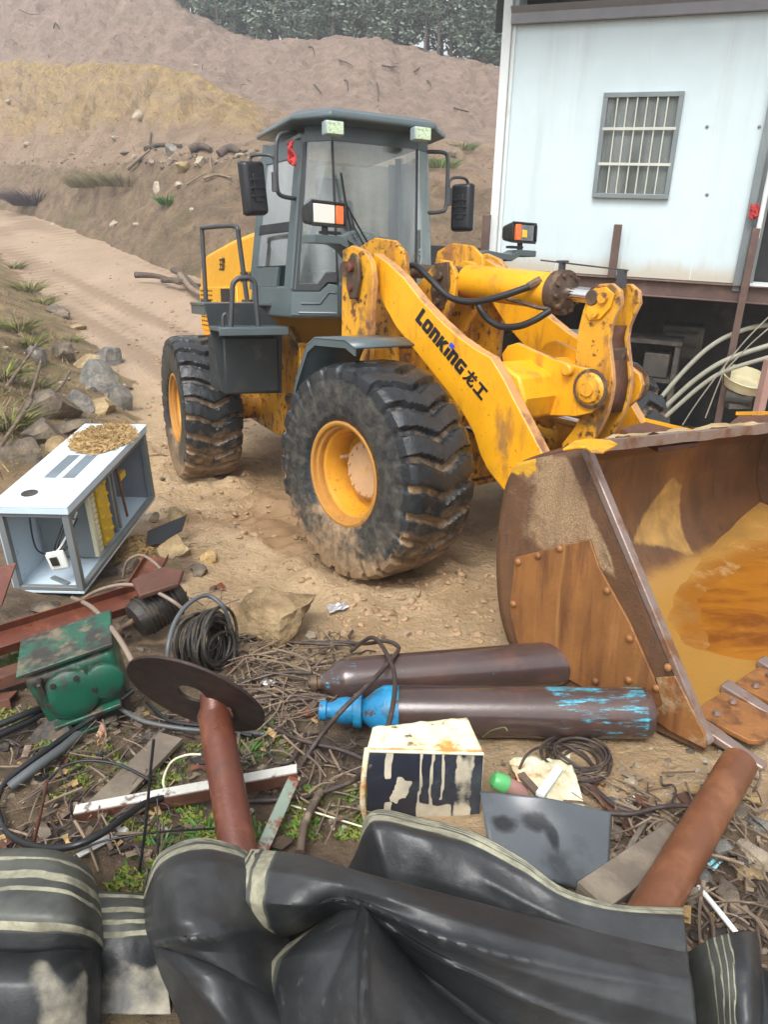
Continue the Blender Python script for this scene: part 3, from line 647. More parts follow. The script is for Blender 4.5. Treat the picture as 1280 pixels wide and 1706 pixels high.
tubeobj('pale_hose', [Bw(1085, 702, .45), Bw(1105, 682, .42), Bw(1160, 632, .35), Bw(1215, 598, .3), Bw(1300, 570, .2)], .030, m_hose, 'pale hose running just below the arched one to the right edge', 'hose', HG)
tubeobj('pale_hose', [Bw(1095, 706, .5), Bw(1112, 692, .48), Bw(1170, 642, .42), Bw(1215, 616, .38), Bw(1300, 590, .3)], .026, m_hose, 'lowest of the pale hoses, above the cream basin', 'hose', HG)
WG = 'thin pale wires under the building'
for i, (P, lb) in enumerate(((((1138, 708), (1160, 674), (1200, 620), (1245, 565), (1285, 525)), 'long thin pale wire crossing in front of the hoses'), (((1176, 696), (1190, 660), (1205, 622)), 'short thin pale wire hanging below the hoses'), (((1205, 622), (1250, 575), (1290, 540)), 'thin pale wire rising to the right edge behind the brown post'))):
    tubeobj('pale_wire', [Bw(x, y, .55) for x, y in P], .0075, m_hose, lb, 'wire', WG, 6)
bp = Bw(1240, 632, .1); bz = MB(); bz.lathe([(.16, 0), (.24, .05), (.27, .16), (.285, .17), (.27, .175), (.23, .06), (0, .05)], bp-V((0, 0, .12)), (0.1, -.25, 1), 28)
tag(bz.build('cream_basin', mat('cream_enamel', (.60, .55, .36), .45, 0, [dict(c=(.40, .33, .2), s=5., lo=.5, hi=.75)])), 'cream coloured basin lying in the dark under the building', 'basin')
mp = Bw(1232, 662, .25); mo = MB(); mo.cyl(mp+BU*-.14, mp+BU*.14, .085, 18); mo.box(mp-V((0, 0, .09)), (.26, .16, .05)); mo.cyl(mp+BU*.14, mp+BU*.22, .03, 10)
for k in range(8): mo.lathe([(.085, -.004), (.097, -.004), (.097, .004), (.085, .004)], mp+BU*(-.11+.03*k), BU, 18)
tag(mo.build('small_motor', m_junk), 'small dark finned motor below the cream basin', 'motor')
pk = Bw(1275, 640, .5); tag(MB().box((pk.x, pk.y, pk.z-.1), (.09, .09, .75), M.Rotation(.3, 3, 'Z')).build('pinkish_post', mat('pink_primer', (.33, .2, .17), .6, 0, var=.15), bevel=.006), 'pinkish painted post at the right edge beyond the bucket', 'post')
wb = empty('workbench', MB_ @ M.Translation(B(1082, 600, -.5)), 'grimy metal workbench in the dark space behind the bell crank', 'workbench')
MB().box((0, 0, .28), (.75, .5, .05)).build('bench_top', m_junk, wb, bevel=.004)
for sx in (-1, 1):
    for sy in (-1, 1): MB().box((sx*.33, sy*.2, -.38), (.06, .06, 1.27)).build('leg', m_junk, wb)
MB().box((0, 0, -.2), (.68, .44, .04)).build('shelf', m_junk, wb); MB().box((.1, -.05, -.02), (.3, .25, .3)).build('drawer_box', m_junk, wb, bevel=.01)
gp = B(1130, 505, -.4); gear = MB(); gear.box((0, 0, 0), (.5, .3, .4)); gear.cyl((-.2, -.18, .05), (.2, -.18, .05), .09, 16)
tag(gear.build('machine_block', m_junk, None, MB_ @ M.Translation(V((gp.x+.1, .9, -.85))), bevel=.02), 'dark grimy machine block in the shade under the building', 'machine')
# ================================================================== WHEEL LOADER
ld = empty('wheel_loader', ML, 'muddy yellow articulated wheel loader with a grey cab, standing on the mud road', 'wheel loader')
def lp(name, mb, m, rear=False, parent=None, **k):
    return mb.build(name, m, ld if parent is None else parent, MREAR if (rear and parent is None) else None, **k)
# ---------------- wheels
RT_, WT, ZC, TRK = .75, .56, .735, 1.1
def tread_h(th, w):     # chevron lugs
    N = 25; aw = abs(w)
    ph = N*th/(2*math.pi)+(.50*aw if aw < .62 else .31+.12*(aw-.62))*1.35+(.5 if w < 0 else 0)*0
    ph += .10*math.sin(7*th)*.2
    f = ph-math.floor(ph)
    g = .30-.08*aw
    e = min(f, 1-f)
    return sm((e-g*.5)/.055)
def make_tyre():
    b = MB(); nt_ = 25*15; prof = []
    # from outer bead over the tread to inner bead; (w in -1..1 along the tread) then sidewalls
    out = [(.345, -.235), (.37, -.265), (.42, -.282), (.50, -.292), (.57, -.29), (.635, -.283), (.675, -.276)]
    nw = 34; tr = []
    for i in range(nw+1):
        wv = -1+2*i/nw; tr.append(wv)
    mud = []; silt = []; rows = []
    for (r, y) in out:
        row = []
        for j in range(nt_):
            th = 2*math.pi*j/nt_
            rr = r; yy = y
            if r > .62:     # lug shoulders run down the sidewall
                hgt = tread_h(th, -1); k = sm((r-.60)/.06); yy = y-.014*hgt*k
            row.append(V((rr*math.sin(th), yy, rr*math.cos(th))))
            lo = .5-.5*math.cos(th); mud.append(.12+.50*(lo**3)+(.12 if r > .6 else 0)); silt.append(.62 if .40 < r < .66 else .40)
        rows.append(row)
    for wv in tr:
        row = []
        for j in range(nt_):
            th = 2*math.pi*j/nt_; hgt = tread_h(th, wv); aw = abs(wv)
            base = .708-.020*aw**4
            rr = base+.046*hgt*(1-.35*max(0, aw-.85)/.15); yy = wv*(.278+.006*hgt)
            rr += .004*noise.noise(V((th*9, wv*5, 1)))*(.3+hgt)
            row.append(V((rr*math.sin(th), yy, rr*math.cos(th))))
            lo = .5-.5*math.cos(th); mud.append(.36-.28*hgt+.80*lo**1.6); silt.append(.2)
        rows.append(row)
    for (r, y) in out[::-1]:
        row = []
        for j in range(nt_):
            th = 2*math.pi*j/nt_; yy = -y
            if r > .62: yy = -y+.014*tread_h(th, 1)*sm((r-.60)/.06)
            row.append(V((r*math.sin(th), yy, r*math.cos(th)))); lo = .5-.5*math.cos(th); mud.append(.25+.5*lo**2); silt.append(.4)
        rows.append(row)
    b.grid(rows, closed_u=True); b.attr = {'mud': mud, 'silt': silt}
    return b
RIMP = [(.30, .20), (.355, .20), (.36, .20), (.36, -.215), (.372, -.235), (.372, -.262), (.352, -.268), (.338, -.262), (.335, -.235), (.315, -.228), (.312, -.205), (.318, -.198), (.318, -.185), (.298, -.178), (.29, -.16), (.285, .02), (.26, .055), (.17, .065), (0, .065)]
def make_wheel(mtx, rear):
    b = MB(); b.lathe([(r, h) for r, h in RIMP], (0, 0, 0), (0, 1, 0), 56)
    b.attr = {'edge': [1. if (v.y < -.18) else .25*(math.hypot(v.x, v.z) > .2) for v in b.v]}
    return b
_ty = make_tyre(); ty_mesh = None
def wheel(x, side, rear):
    global ty_mesh
    loc = M.Translation((x+(.12 if side > 0 and not rear else 0), side*TRK+(.09 if side > 0 else 0), ZC)) @ (M.Rotation(math.pi, 4, 'Z') if side > 0 else M.Identity(4)) @ M.Rotation(random.uniform(0, .25), 4, 'Y')
    if ty_mesh is None:
        wr = make_wheel(None, rear).build('wheel', m_rim, ld, None, ang=30)
        ty = _ty.build('tyre', m_tyre, wr, ang=44); hb = MB()
        hb.lathe([(.205, .02), (.205, -.045), (.19, -.06), (.0, -.062)], (0, 0, 0), (0, 1, 0), 36)
        for k in range(14):
            a = 2*math.pi*k/14; hb.lathe([(.012, -.06), (.012, -.072), (0, -.073)], (.172*math.cos(a), 0, .172*math.sin(a)), (0, 1, 0), 8)
        hub = hb.build('hub', m_hub, wr)
        vs = MB(); vs.tube([(-.235, .05, .03), (-.235, -.06, .03), (-.245, -.09, .03)], .016, 8); vs.build('valve_stem', m_hub, wr)
        ty_mesh = wr
    else:
        wr = ty_mesh.copy(); C.objects.link(wr); wr.parent = ld
        for ch in list(ty_mesh.children):
            c_ = ch.copy(); C.objects.link(c_); c_.parent = wr
    wr.matrix_local = (MREAR if rear else M.Identity(4)) @ loc
    return wr
wheel(0, -1, False); wheel(0, 1, False); wheel(0, -1, True); wheel(0, 1, True)
ax_ = MB(); ax_.tube([(0, -.86, ZC), (0, -.5, ZC), (0, -.25, ZC), (0, 0, ZC), (0, .25, ZC), (0, .5, ZC), (0, .86, ZC)], [.16, .15, .17, .27, .17, .15, .16], 20)
lp('axle', ax_, m_yellow2)
ax2 = MB(); ax2.tube([(0, -.86, ZC), (0, -.5, ZC), (0, -.25, ZC), (0, 0, ZC), (0, .25, ZC), (0, .5, ZC), (0, .86, ZC)], [.16, .15, .17, .27, .17, .15, .16], 20)
lp('axle', ax2, m_yellow2, True)
# ---------------- front frame
ff = MB()
for s in (-1, 1): ff.prism([(-1.42, s*.42-.02, .5), (.25, s*.42-.02, .55), (.25, s*.42-.02, 1.0), (-.3, s*.42-.02, 1.25), (-.7, s*.42-.02, 1.5), (-1.25, s*.42-.02, 1.5), (-1.42, s*.42-.02, 1.2)], (0, .04, 0))
ff.box((-.55, 0, 1.02), (1.3, .80, .05)); ff.box((.2, 0, .78), (.05, .80, .4)); ff.box((-1.38, 0, .8), (.05, .80, .5)); ff.box((-.55, 0, .53), (1.5, .8, .04))
lp('front_frame', ff, m_yellow2, bevel=.008)
# tower plates that carry the boom pivots
def plate(pts, y, th, ms=None): return MB().prism([(p[0], y, p[1]) for p in pts], (0, th, 0), 0, ms)
TW = [FY(*q, -.74) for q in ((574, 417), (590, 409), (612, 420), (622, 436), (626, 470), (623, 500), (612, 562), (575, 562))]
TWP = [(p.x, p.z) for p in TW]
TWP = TWP[:-2]+[(TWP[-2][0]+.02, 1.0), (TWP[-1][0]-.04, 1.0)]
for y, n_ in ((-.76, 1), (.71, 1)):
    lp('tower_plate', plate(TWP, y, .05, 1), [m_yellow2, m_edge], bevel=.006)
TWI = [(-1.0, 1.0), (-.45, 1.0), (-.50, 1.7), (-.36, 2.02), (-.40, 2.22), (-.52, 2.31), (-.75, 2.34), (-.92, 2.28), (-1.0, 2.0)]
for y in (-.45, .41): lp('tower_plate', plate(TWI, y, .04), m_yellow2, bevel=.006)
tb = MB(); tb.box((-.72, 0, 1.75), (.35, .80, .30)); tb.box((-.78, 0, 1.25), (.3, 1.42, .5)); lp('tower_crossbeam', tb, m_yellow2, bevel=.012)
# pivot pin and its greasy bracket
pp = FY(592, 452, -.77)
br = MB(); br.prism([(pp.x-.03, -.775, pp.z-.20), (pp.x+.05, -.775, pp.z-.19), (pp.x+.085, -.775, pp.z-.05), (pp.x+.075, -.775, pp.z+.09), (pp.x, -.775, pp.z+.13), (pp.x-.06, -.775, pp.z+.06), (pp.x-.07, -.775, pp.z-.1)], (0, -.03, 0))
bk = lp('pivot_bracket', br, m_greasy, bevel=.008)
pn = MB(); pn.lathe([(.038, 0), (.038, .04), (.03, .045), (0, .045)], (pp.x, -.80, pp.z+.03), (0, -1, 0), 18); lp('pin', pn, m_rustred, parent=bk); pn = MB(); pn.lathe([(.022, 0), (.022, .025), (0, .026)], (pp.x-.01, -.80, pp.z-.12), (0, -1, 0), 12); lp('pin', pn, m_rustred, parent=bk)
pn = MB(); pn.cyl((-.68, -.80, 2.10), (-.68, .80, 2.10), .055, 20); lp('boom_pivot', pn, m_greasy)
# ---------------- boom
BT = [(622, 421), (645, 437), (672, 462), (700, 498), (735, 535), (765, 562), (795, 583), (818, 596), (840, 632), (858, 668), (875, 700), (905, 757)]
BB = [(850, 832), (838, 815), (812, 782), (800, 757), (789, 722), (772, 690), (745, 652), (718, 618), (690, 583), (660, 545), (640, 510), (628, 480)]
BPTS = [(p.x, p.z) for p in (FY(*q, -.655) for q in BT)]
BPTS += [(1.34, .62), (1.52, .40), (1.55, .30), (1.50, .22), (1.40, .19), (1.25, .26)]
BPTS += [(p.x, p.z) for p in (FY(*q, -.655) for q in BB)]
for s in (-1, 1):
    lp('boom_arm', plate(BPTS, s*.61-.045, .09, 1), [m_yellow, m_edge], bevel=.008)
BY = -.655
# boss collar at the bucket end and cylinder brackets
for s in (-1, 1):
    cb = MB(); cb.cyl((1.43, s*.70, .32), (1.43, s*.52, .32), .13, 24); lp('boom_boss', cb, m_greasy, bevel=.01)
    lc = MB(); lc.cyl((-.55, s*.50, 1.08), (.30, s*.50, 1.00), .085, 20); lc.cyl((.28, s*.50, 1.0), (.33, s*.50, 1.0), .10, 20)
    cyl_ = lp('lift_cylinder', lc, m_yellow2); rd = MB(); rd.cyl((.33, s*.50, 1.0), (.72, s*.50, .96), .045, 16); lp('piston_rod', rd, m_chrome, parent=cyl_)
# boom cross member with the bell-crank carrier
c1, c2, c3, c4 = FY(840, 590, -.5), FY(905, 585, -.3), FY(960, 650, -.2), FY(870, 650, -.5)
cm = MB()
cs = [(.48, 1.45), (.66, 1.50), (.84, 1.42), (.90, 1.28), (.86, 1.14), (.72, 1.08), (.56, 1.16), (.47, 1.30)]
cm.prism([(x, -.565, z) for x, z in cs], (0, 1.13, 0)); lp('boom_crossbeam', cm, m_yellow, bevel=.02)
LUG = [(p.x, p.z) for p in (FY(*q, -.235) for q in ((836, 590), (846, 576), (862, 571), (885, 582), (925, 599), (960, 610), (988, 616), (1004, 630), (1010, 650), (1003, 672), (986, 688), (960, 694), (905, 692), (865, 672), (845, 640)))]
HB = FY(984, 648, -.25); BT_ = FY(948, 616, -.25)
for y in (-.235, .195): lp('bell_crank_carrier', plate(LUG, y, .04, 1), [m_yellow, m_edge], bevel=.006)
for y in (-.245, .235):
    d_ = MB(); sgn = -1 if y < 0 else 1
    d_.lathe([(.105, 0), (.105, .012), (.09, .02), (.085, .03), (.05, .035), (.045, .05), (0, .052)], (HB.x, y, HB.z), (0, sgn, 0), 28); d_.lathe([(.042, 0), (.042, .035), (.03, .045), (0, .045)], (BT_.x, y, BT_.z), (0, sgn, 0), 18)
    lp('pivot_cap', d_, m_yellow2)
    d_ = MB(); d_.lathe([(.106, .0), (.128, .0), (.128, .010), (.106, .012)], (HB.x, y, HB.z), (0, sgn, 0), 28); lp('grease_ring', d_, m_greasy)
# ---------------- bell crank (two curved plates)
CRL = [(p.x, p.z) for p in (FY(*q, -.15) for q in ((972, 516), (978, 500), (987, 483), (1000, 473), (1020, 472), (1034, 484), (1036, 505), (1027, 524), (1019, 544), (1015, 566), (1018, 592), (1021, 618), (1022, 640), (1019, 664), (1012, 690), (999, 718), (984, 742), (962, 762), (940, 760), (936, 740), (955, 716), (968, 692), (966, 655), (959, 622), (959, 592), (964, 548)))]
A1C = FY(1012, 496, 0.)
for y in (-.15, .06): lp('bell_crank', plate(CRL, y, .04, 1), [m_yellow2, m_edge], bevel=.006)
k_ = MB(); k_.cyl((A1C.x, -.105, A1C.z), (A1C.x, .055, A1C.z), .085, 24); k_.cyl((A1C.x, -.175, A1C.z), (A1C.x, .12, A1C.z), .05, 18); lp('rod_eye', k_, m_greasy, bevel=.006)
k_ = MB(); k_.box((CRL[10][0]-.06, -.025, CRL[10][1]), (.10, .17, .08)); lp('bell_crank_web', k_, m_greasy, bevel=.008)
k_ = MB(); k_.grid([[V((x_-.035, y_, z_)) for y_ in (-.112, .062)] for x_, z_ in CRL[8:15]]); lp('bell_crank_web', k_, m_rust, solid=.03)
k_ = MB(); k_.prism([FY(*q, -.152) for q in ((990, 482), (1012, 478), (1026, 490), (1020, 512), (1002, 532), (984, 534), (978, 520))], (0, -.016, 0)); lp('pin_keeper', k_, m_yellow, bevel=.004)
for q in ((1007, 496, .034), (993, 522, .027)):
    p_ = FY(q[0], q[1], -.168); k_ = MB(); k_.lathe([(q[2], 0), (q[2], .028), (0, .03)], p_, (0, -1, 0), 14); lp('pin', k_, m_yellow2)
k_ = MB(); k_.cyl((1.10, -.19, .80), (1.10, .19, .80), .05, 18); k_.prism([(1.08, -.09, .82), (1.16, -.09, .70), (1.46, -.09, .62), (1.48, -.09, .74)], (0, .18, 0)); lp('bucket_link', k_, m_greasy, bevel=.01)
# ---------------- tilt cylinder
A0 = V((-.28, 0, 2.03)); A1 = A1C; dd = (A1-A0).normalized()
tc = MB(); tc.lathe([(.11, 0), (.125, .02), (.125, .80), (.132, .80), (.132, .84)], A0+dd*.10, dd, 32); tcy = lp('tilt_cylinder', tc, m_yellow)
gl = MB(); gl.lathe([(.134, .0), (.142, .01), (.142, .05), (.15, .055), (.15, .10), (.12, .105), (.09, .125), (.05, .125)], A0+dd*.93, dd, 32)
u_ = dd.orthogonal().normalized(); v__ = dd.cross(u_)
for k in range(10):
    a = 2*math.pi*k/10; gl.cyl(A0+dd*1.02+(u_*math.cos(a)+v__*math.sin(a))*.122, A0+dd*1.06+(u_*math.cos(a)+v__*math.sin(a))*.122, .018, 8)
lp('gland', gl, m_greasy, parent=tcy)
rd = MB(); rd.cyl(A0+dd*1.0, A1, .05, 24); lp('piston_rod', rd, m_chrome, parent=tcy)
ey = MB(); ey.cyl((-.28, -.10, 2.03), (-.28, .10, 2.03), .10, 24); ey.cyl(A0, A0+dd*.12, .085, 20); lp('cylinder_eye', ey, m_greasy)
for y in (-.15, .11): lp('cylinder_lug', plate([(-.75, 1.55), (-.30, 1.62), (-.16, 1.9), (-.15, 2.06), (-.21, 2.16), (-.32, 2.18), (-.42, 2.12), (-.62, 1.95)], y, .04), m_yellow2, bevel=.006)
kp = MB(); kp.prism([(-.36, -.155, 2.15), (-.22, -.155, 2.16), (-.20, -.155, 2.0), (-.26, -.155, 1.82), (-.36, -.155, 1.80), (-.40, -.155, 1.95)], (0, -.018, 0)); kp.lathe([(.03, 0), (.03, .03), (0, .03)], (-.29, -.172, 2.06), (0, -1, 0), 12); kp.lathe([(.025, 0), (.025, .03), (0, .03)], (-.31, -.172, 1.87), (0, -1, 0), 12); lp('pin_keeper', kp, m_greasy, bevel=.004)
# indicator rod over the cylinder
ind = MB(); e0 = FY(906, 434, 0); e1 = FY(1042, 450, 0); ind.box((e0+e1)/2, ((e1-e0).length+.04, .02, .010), M.Rotation(-math.atan2(e1.z-e0.z, e1.x-e0.x), 3, 'Y')); ind.box((e1.x-.02, 0, (e1.z+A1C.z)/2+.03), (.05, .04, abs(e1.z-A1C.z)-.06)); ind.box((.70, 0, 2.145), (.07, .05, .015)); ind.box((.70, 0, 2.115), (.03, .04, .07))
lp('level_indicator_rod', ind, m_rail)
# hoses
def fh(name, pts, r, m=m_dark, parent=None): return lp(name, MB().tube(catmull([FY(x, y, Y) for x, y, Y in pts], 8), r, 10), m, ang=60)
fh('hydraulic_hose', [(672, 452, -.25), (690, 442, -.28), (716, 464, -.32), (748, 494, -.32), (785, 503, -.3), (830, 495, -.26), (884, 477, -.16)], .024)
fh('hydraulic_hose', [(796, 505, -.18), (808, 526, -.2), (832, 543, -.2), (862, 544, -.2), (890, 534, -.18), (918, 517, -.12)], .024)
ht = MB(); ht.tube([FY(*q) for q in ((845, 497, -.15), (900, 513, -.15), (918, 515, -.1))], .016, 8); ht.tube([FY(*q) for q in ((880, 478, -.16), (902, 466, -.1))], .03, 8); lp('hose_fitting', ht, m_greasy)
fh('hydraulic_hose', [(700, 560, -.3), (730, 545, -.1), (770, 570, .1), (800, 640, .2)], .022); fh('hydraulic_hose', [(560, 560, -.5), (545, 590, -.5), (545, 640, -.45), (560, 680, -.4)], .02)
# ---------------- front fenders and lamp brackets
for s in (-1, 1):
    f = MB(); y0, y1 = s*.80, s*1.33
    prof = [(.10, 1.585), (.0, 1.63), (-.34, 1.63), (-.43, 1.575), (-.57, 1.33), (-.66, 1.08)]
    rows = [[V((x, y, z)) for x, z in prof] for y in (y0, y0+(y1-y0)*.5, y1)]
    f.grid(rows); lp('front_fender', f, m_grey, solid=.014, ang=20)
    fl = MB(); fl.prism([(x, y1, z) for x, z in prof]+[(x+.0, y1, z-.05) for x, z in prof[::-1]], (0, -.012*s, 0)); lp('fender_edge', fl, m_grey)
def lamp(s):
    X = -.85; Yc = s*.93
    if s < 0:
        q = [RXF for RXF in (FX(507, 334, X), FX(570, 340, X), FX(572, 377, X), FX(512, 378, X))]
    else:
        q = [FX(844, 370, X), FX(890, 370, X), FX(890, 407, X), FX(846, 406, X)]
    yc = sum(p.y for p in q)/4; zc = sum(p.z for p in q)/4
    wd = abs(q[0].y-q[1].y); hh = abs(q[0].z-q[3].z)
    wd = min(.34, max(.24, wd)); hh = min(.24, max(.17, hh))
    R = M.Translation((X, yc, zc)) @ M.Rotation(-.05*s, 4, 'Z')
    h = MB(); h.prism([(-.10, wd*.40, -hh*.36), (-.10, wd*.40, hh*.36), (-.10, -wd*.40, hh*.36), (-.10, -wd*.40, -hh*.36)], (.0001, 0, 0))
    h = MB(); h.hexa([(-.13, -wd*.36, -hh*.34), (.04, -wd/2, -hh/2), (.04, wd/2, -hh/2), (-.13, wd*.36, -hh*.34), (-.13, -wd*.36, hh*.34), (.04, -wd/2, hh/2), (.04, wd/2, hh/2), (-.13, wd*.36, hh*.34)])
    hl = h.build('headlamp', m_dark, ld, R, bevel=.028, seg=4)
    rim_ = MB(); t_ = .018
    for a, b_ in (((.046, 0, hh/2-t_/2), (.02, wd-.02, t_)), ((.046, 0, -hh/2+t_/2), (.02, wd-.02, t_)), ((.046, wd/2-t_/2, 0), (.02, t_, hh-2*t_)), ((.046, -wd/2+t_/2, 0), (.02, t_, hh-2*t_))): rim_.box(a, b_)
    rim_.build('lamp_rim', m_dark, hl, bevel=.004)
    if s < 0:
        MB().box((.045, -.045, 0), (.018, wd*.60, hh*.74)).build('headlamp_lens', m_lampw, hl, bevel=.006)
        MB().box((.045, wd*.5-.062, 0), (.018, wd*.22, hh*.74)).build('indicator_lens', m_lampo, hl, bevel=.006)
    else:
        MB().box((.045, wd*.10, 0), (.018, wd*.5, hh*.74)).build('headlamp_lens', m_glass, hl)
        MB().box((.05, -wd*.27, 0), (.03, wd*.2, hh*.76)).build('indicator_lens', m_lampo, hl, bevel=.006)
        MB().box((.054, -wd*.02, -.01), (.02, wd*.17, hh*.36)).build('reflector', m_lampy, hl, bevel=.004)
    st = MB(); st.cyl((0, 0, -hh/2-.06), (0, 0, -hh/2+.01), .025, 10); st.box((-.01, .06*s*-1, -hh/2-.035), (.07, .16, .02)); st.build('lamp_mount', m_dark, hl)
    return yc, zc, hh
for s in (-1, 1):
    yc, zc, hh = lamp(s); zt = zc-hh/2-.06
    inner = s*.60; z0_ = 2.22
    pts = [(yc+s*.15, zt), (yc-s*.08, zt), (yc-s*.20, zt-.05), (inner+(yc-inner)*.35, (zt+z0_)/2+.03), (inner, z0_)]
    low = [(y, z-.055) for y, z in pts]
    bk_ = MB(); bk_.prism([(-.94, y, z) for y, z in pts]+[(-.94, y, z) for y, z in low[::-1]], (.17, 0, 0)); lp('lamp_bracket', bk_, m_grey, bevel=.006)
# ---------------- lettering on the near boom arm
LET = {'L': ([[(0, 0), (.62, 0), (.62, .25), (.28, .25), (.28, 1), (0, 1)]], .70),
 'O': ([[(.10, 0), (.62, 0), (.47, .22), (.25, .22)], [(.62, 0), (.72, .10), (.72, .70), (.47, .58), (.47, .22)], [(.72, .70), (.62, .80), (.10, .80), (.25, .58), (.47, .58)], [(.10, .80), (0, .70), (0, .10), (.10, 0), (.25, .22), (.25, .58)]], .82),
 'n': ([[(0, 0), (.26, 0), (.26, .58), (.42, .58), (.42, 0), (.68, 0), (.68, .68), (.56, .80), (0, .80)]], .78),
 'K': ([[(0, 0), (.26, 0), (.26, .28), (.48, 0), (.80, 0), (.46, .42), (.76, .80), (.46, .80), (.26, .52), (.26, .80), (0, .80)]], .84),
 'i': ([[(0, 0), (.26, 0), (.26, .60), (0, .60)]], .36),
 'G': ([[(0, .12), (.12, 0), (.72, 0), (.72, .46), (.40, .46), (.40, .30), (.47, .30), (.47, .21), (.26, .21), (.26, .59), (.72, .59), (.72, .80), (.12, .80), (0, .68)]], .82),
 'w': ([[(0, 0), (.92, 0), (.92, .15), (.55, .15), (.55, .63), (.86, .63), (.86, .78), (.05, .78), (.05, .63), (.37, .63), (.37, .15), (0, .15)]], .95),
 'd': ([[(.05, .55), (.90, .55), (.90, .67), (.52, .67), (.50, .86), (.34, .86), (.34, .67), (.05, .67)], [(.34, .549), (.20, .22), (0, .04), (.10, -.05), (.34, .16), (.47, .549)], [(.52, .549), (.52, .16), (.58, .12), (.80, .12), (.84, .26), (.95, .22), (.92, .02), (.84, -.02), (.50, -.02), (.38, .08), (.38, .30)], [(.66, .50), (.80, .44), (.56, .18), (.535, .24)], [(.62, .72), (.72, .84), (.84, .78), (.74, .69)]], 1.0)}
p0 = FY(692, 533, BY-.002); p1 = FY(803, 668, BY-.002); tv = (p1-p0); tl = tv.length; tx = tv.normalized(); tyv = V((-tx.z, 0, tx.x))
if tyv.z < 0: tyv = -tyv
tot = sum(LET[c][1] for c in 'LOnKinG')+.12+LET['d'][1]+.06+LET['w'][1]; sc_ = tl/tot
lm = MB(); dm = MB(); x = 0
for ch in 'LOnKinG dw':
    if ch == ' ': x += .12; continue
    polys, adv = LET[ch]
    for pg in polys: lm.prism([p0+tx*((x+u+.10*v_)*sc_)+tyv*(v_*sc_) for u, v_ in pg], (0, -.003, 0))
    if ch == 'i': dm.prism([p0+tx*((x+u+.10*v_)*sc_)+tyv*(v_*sc_) for u, v_ in ((0, .70), (.36, .70), (.36, .98), (0, .98))], (0, -.003, 0))
    x += adv+(.06 if ch == 'd' else 0)
le = lp('lettering', lm, m_black, smooth=False); dt = lp('letter_dot', dm, m_bluedec, parent=le, smooth=False)
# ---------------- bucket
BKY = 1.48
prof = [(1.99, 1.245), (1.93, 1.235), (1.63, 1.10), (1.575, .98), (1.555, .80), (1.575, .61), (1.64, .43), (1.76, .28), (1.94, .16), (2.18, .088), (2.44, .058), (2.70, .050)]
inner = catmull([V((x, 0, z)) for x, z in prof], 9)
bk_m = MB(); ys = [-BKY+2*BKY*i/150 for i in range(151)]; rows = []; 
def lipz(y): return 0.
def lz(y): return 1-.05*(y+BKY)
for k, p in enumerate(inner):
    t = k/(len(inner)-1); rows.append([V((p.x, y, p.z*lz(y) if p.z > .2 else p.z*(1-.05*(y+BKY)*max(0, (p.z-.06)/.14)))) for y in ys])
bk_m.grid(rows)
nI = len(inner)
sand = []; fl_ = []; yl = []
pq = [FX(x_, y_, 1.59) for x_, y_ in ((1130, 772), (1143, 796), (1132, 850), (1118, 914), (1090, 905), (1043, 897), (1072, 850), (1100, 812))]
pq = [(p.y, p.z) for p in pq]
def polyd(y, z, P):
    best = 9
    for (a, b), (c, d) in zip(P, P[1:]+P[:1]):
        L2 = (c-a)**2+(d-b)**2; t = max(0, min(1, ((y-a)*(c-a)+(z-b)*(d-b))/L2)); best = min(best, math.hypot(y-a-t*(c-a), z-b-t*(d-b)))
    return best if inpoly(y, z, P) else -best
def inpoly(y, z, P):
    r = False
    for (a, b), (c, d) in zip(P, P[1:]+P[:1]):
        if (b > z) != (d > z) and y < (c-a)*(z-b)/(d-b)+a: r = not r
    return r
for k in range(nI):
    t = k/(nI-1)
    for y in ys: sand.append(.30 if t < .12 else (.12+.25*sm((t-.72)/.2)*sm((-1.1-y)/.3))); fl_.append(sm((t-.50)/.22)); yl.append(max(0., min(1., .5+polyd(y, inner[k].z, pq)/.11)) if (inner[k].x < 1.75 and t > .1) else 0.)
bk_m.attr = {'sand': sand, 'floor': fl_, 'yel': yl}
bkt = lp('bucket', bk_m, m_bucket, ang=60, solid=.035)
SD = [(2.005, 1.255), (1.62, 1.115), (1.56, .99), (1.53, .80), (1.525, .55), (1.56, .31), (1.635, .14), (1.75, .045), (1.95, .015), (2.74, .02), (2.755, .10)]
def side(y, th):
    b = MB(); n = 22; 
    # dense plate so the caked mud can follow the surface
    L0 = V((2.005, 0, 1.255)); L1 = V((2.755, 0, .06)); back = catmull([V((x, 0, z)) for x, z in SD[1:10]], 4); rows = []
    for i in range(len(back)):
        t = i/(len(back)-1); f_ = L0.lerp(L1, t); rows.append([V((back[i].lerp(f_, j/n).x, y, back[i].lerp(f_, j/n).z)) for j in range(n+1)])
    b.grid(rows); b.attr = {'sand': [], 'yel': []}
    for p in b.v:
        up = sm((p.z-.62)/.12)*sm((1.26-p.z)/.1); lineD = (p.x-(2.005+(1.255-p.z)/(1.255-.06)*.75))
        b.attr['sand'].append(up*(.40+.36*sm((p.x-1.66)/.16))*sm((-.085-lineD)/.05)+.25*sm((.03-abs(lineD+.12))/.03)*sm((.95-p.z)/.2)*sm((p.z-.2)/.2)); b.attr['yel'].append(.80*sm((p.z-1.0)/.1)*sm((1.82-p.x)/.12))
    return b
for s in (-1, 1): side(s*(BKY+.017), .03).build('side_plate', m_bside, bkt, solid=.03)
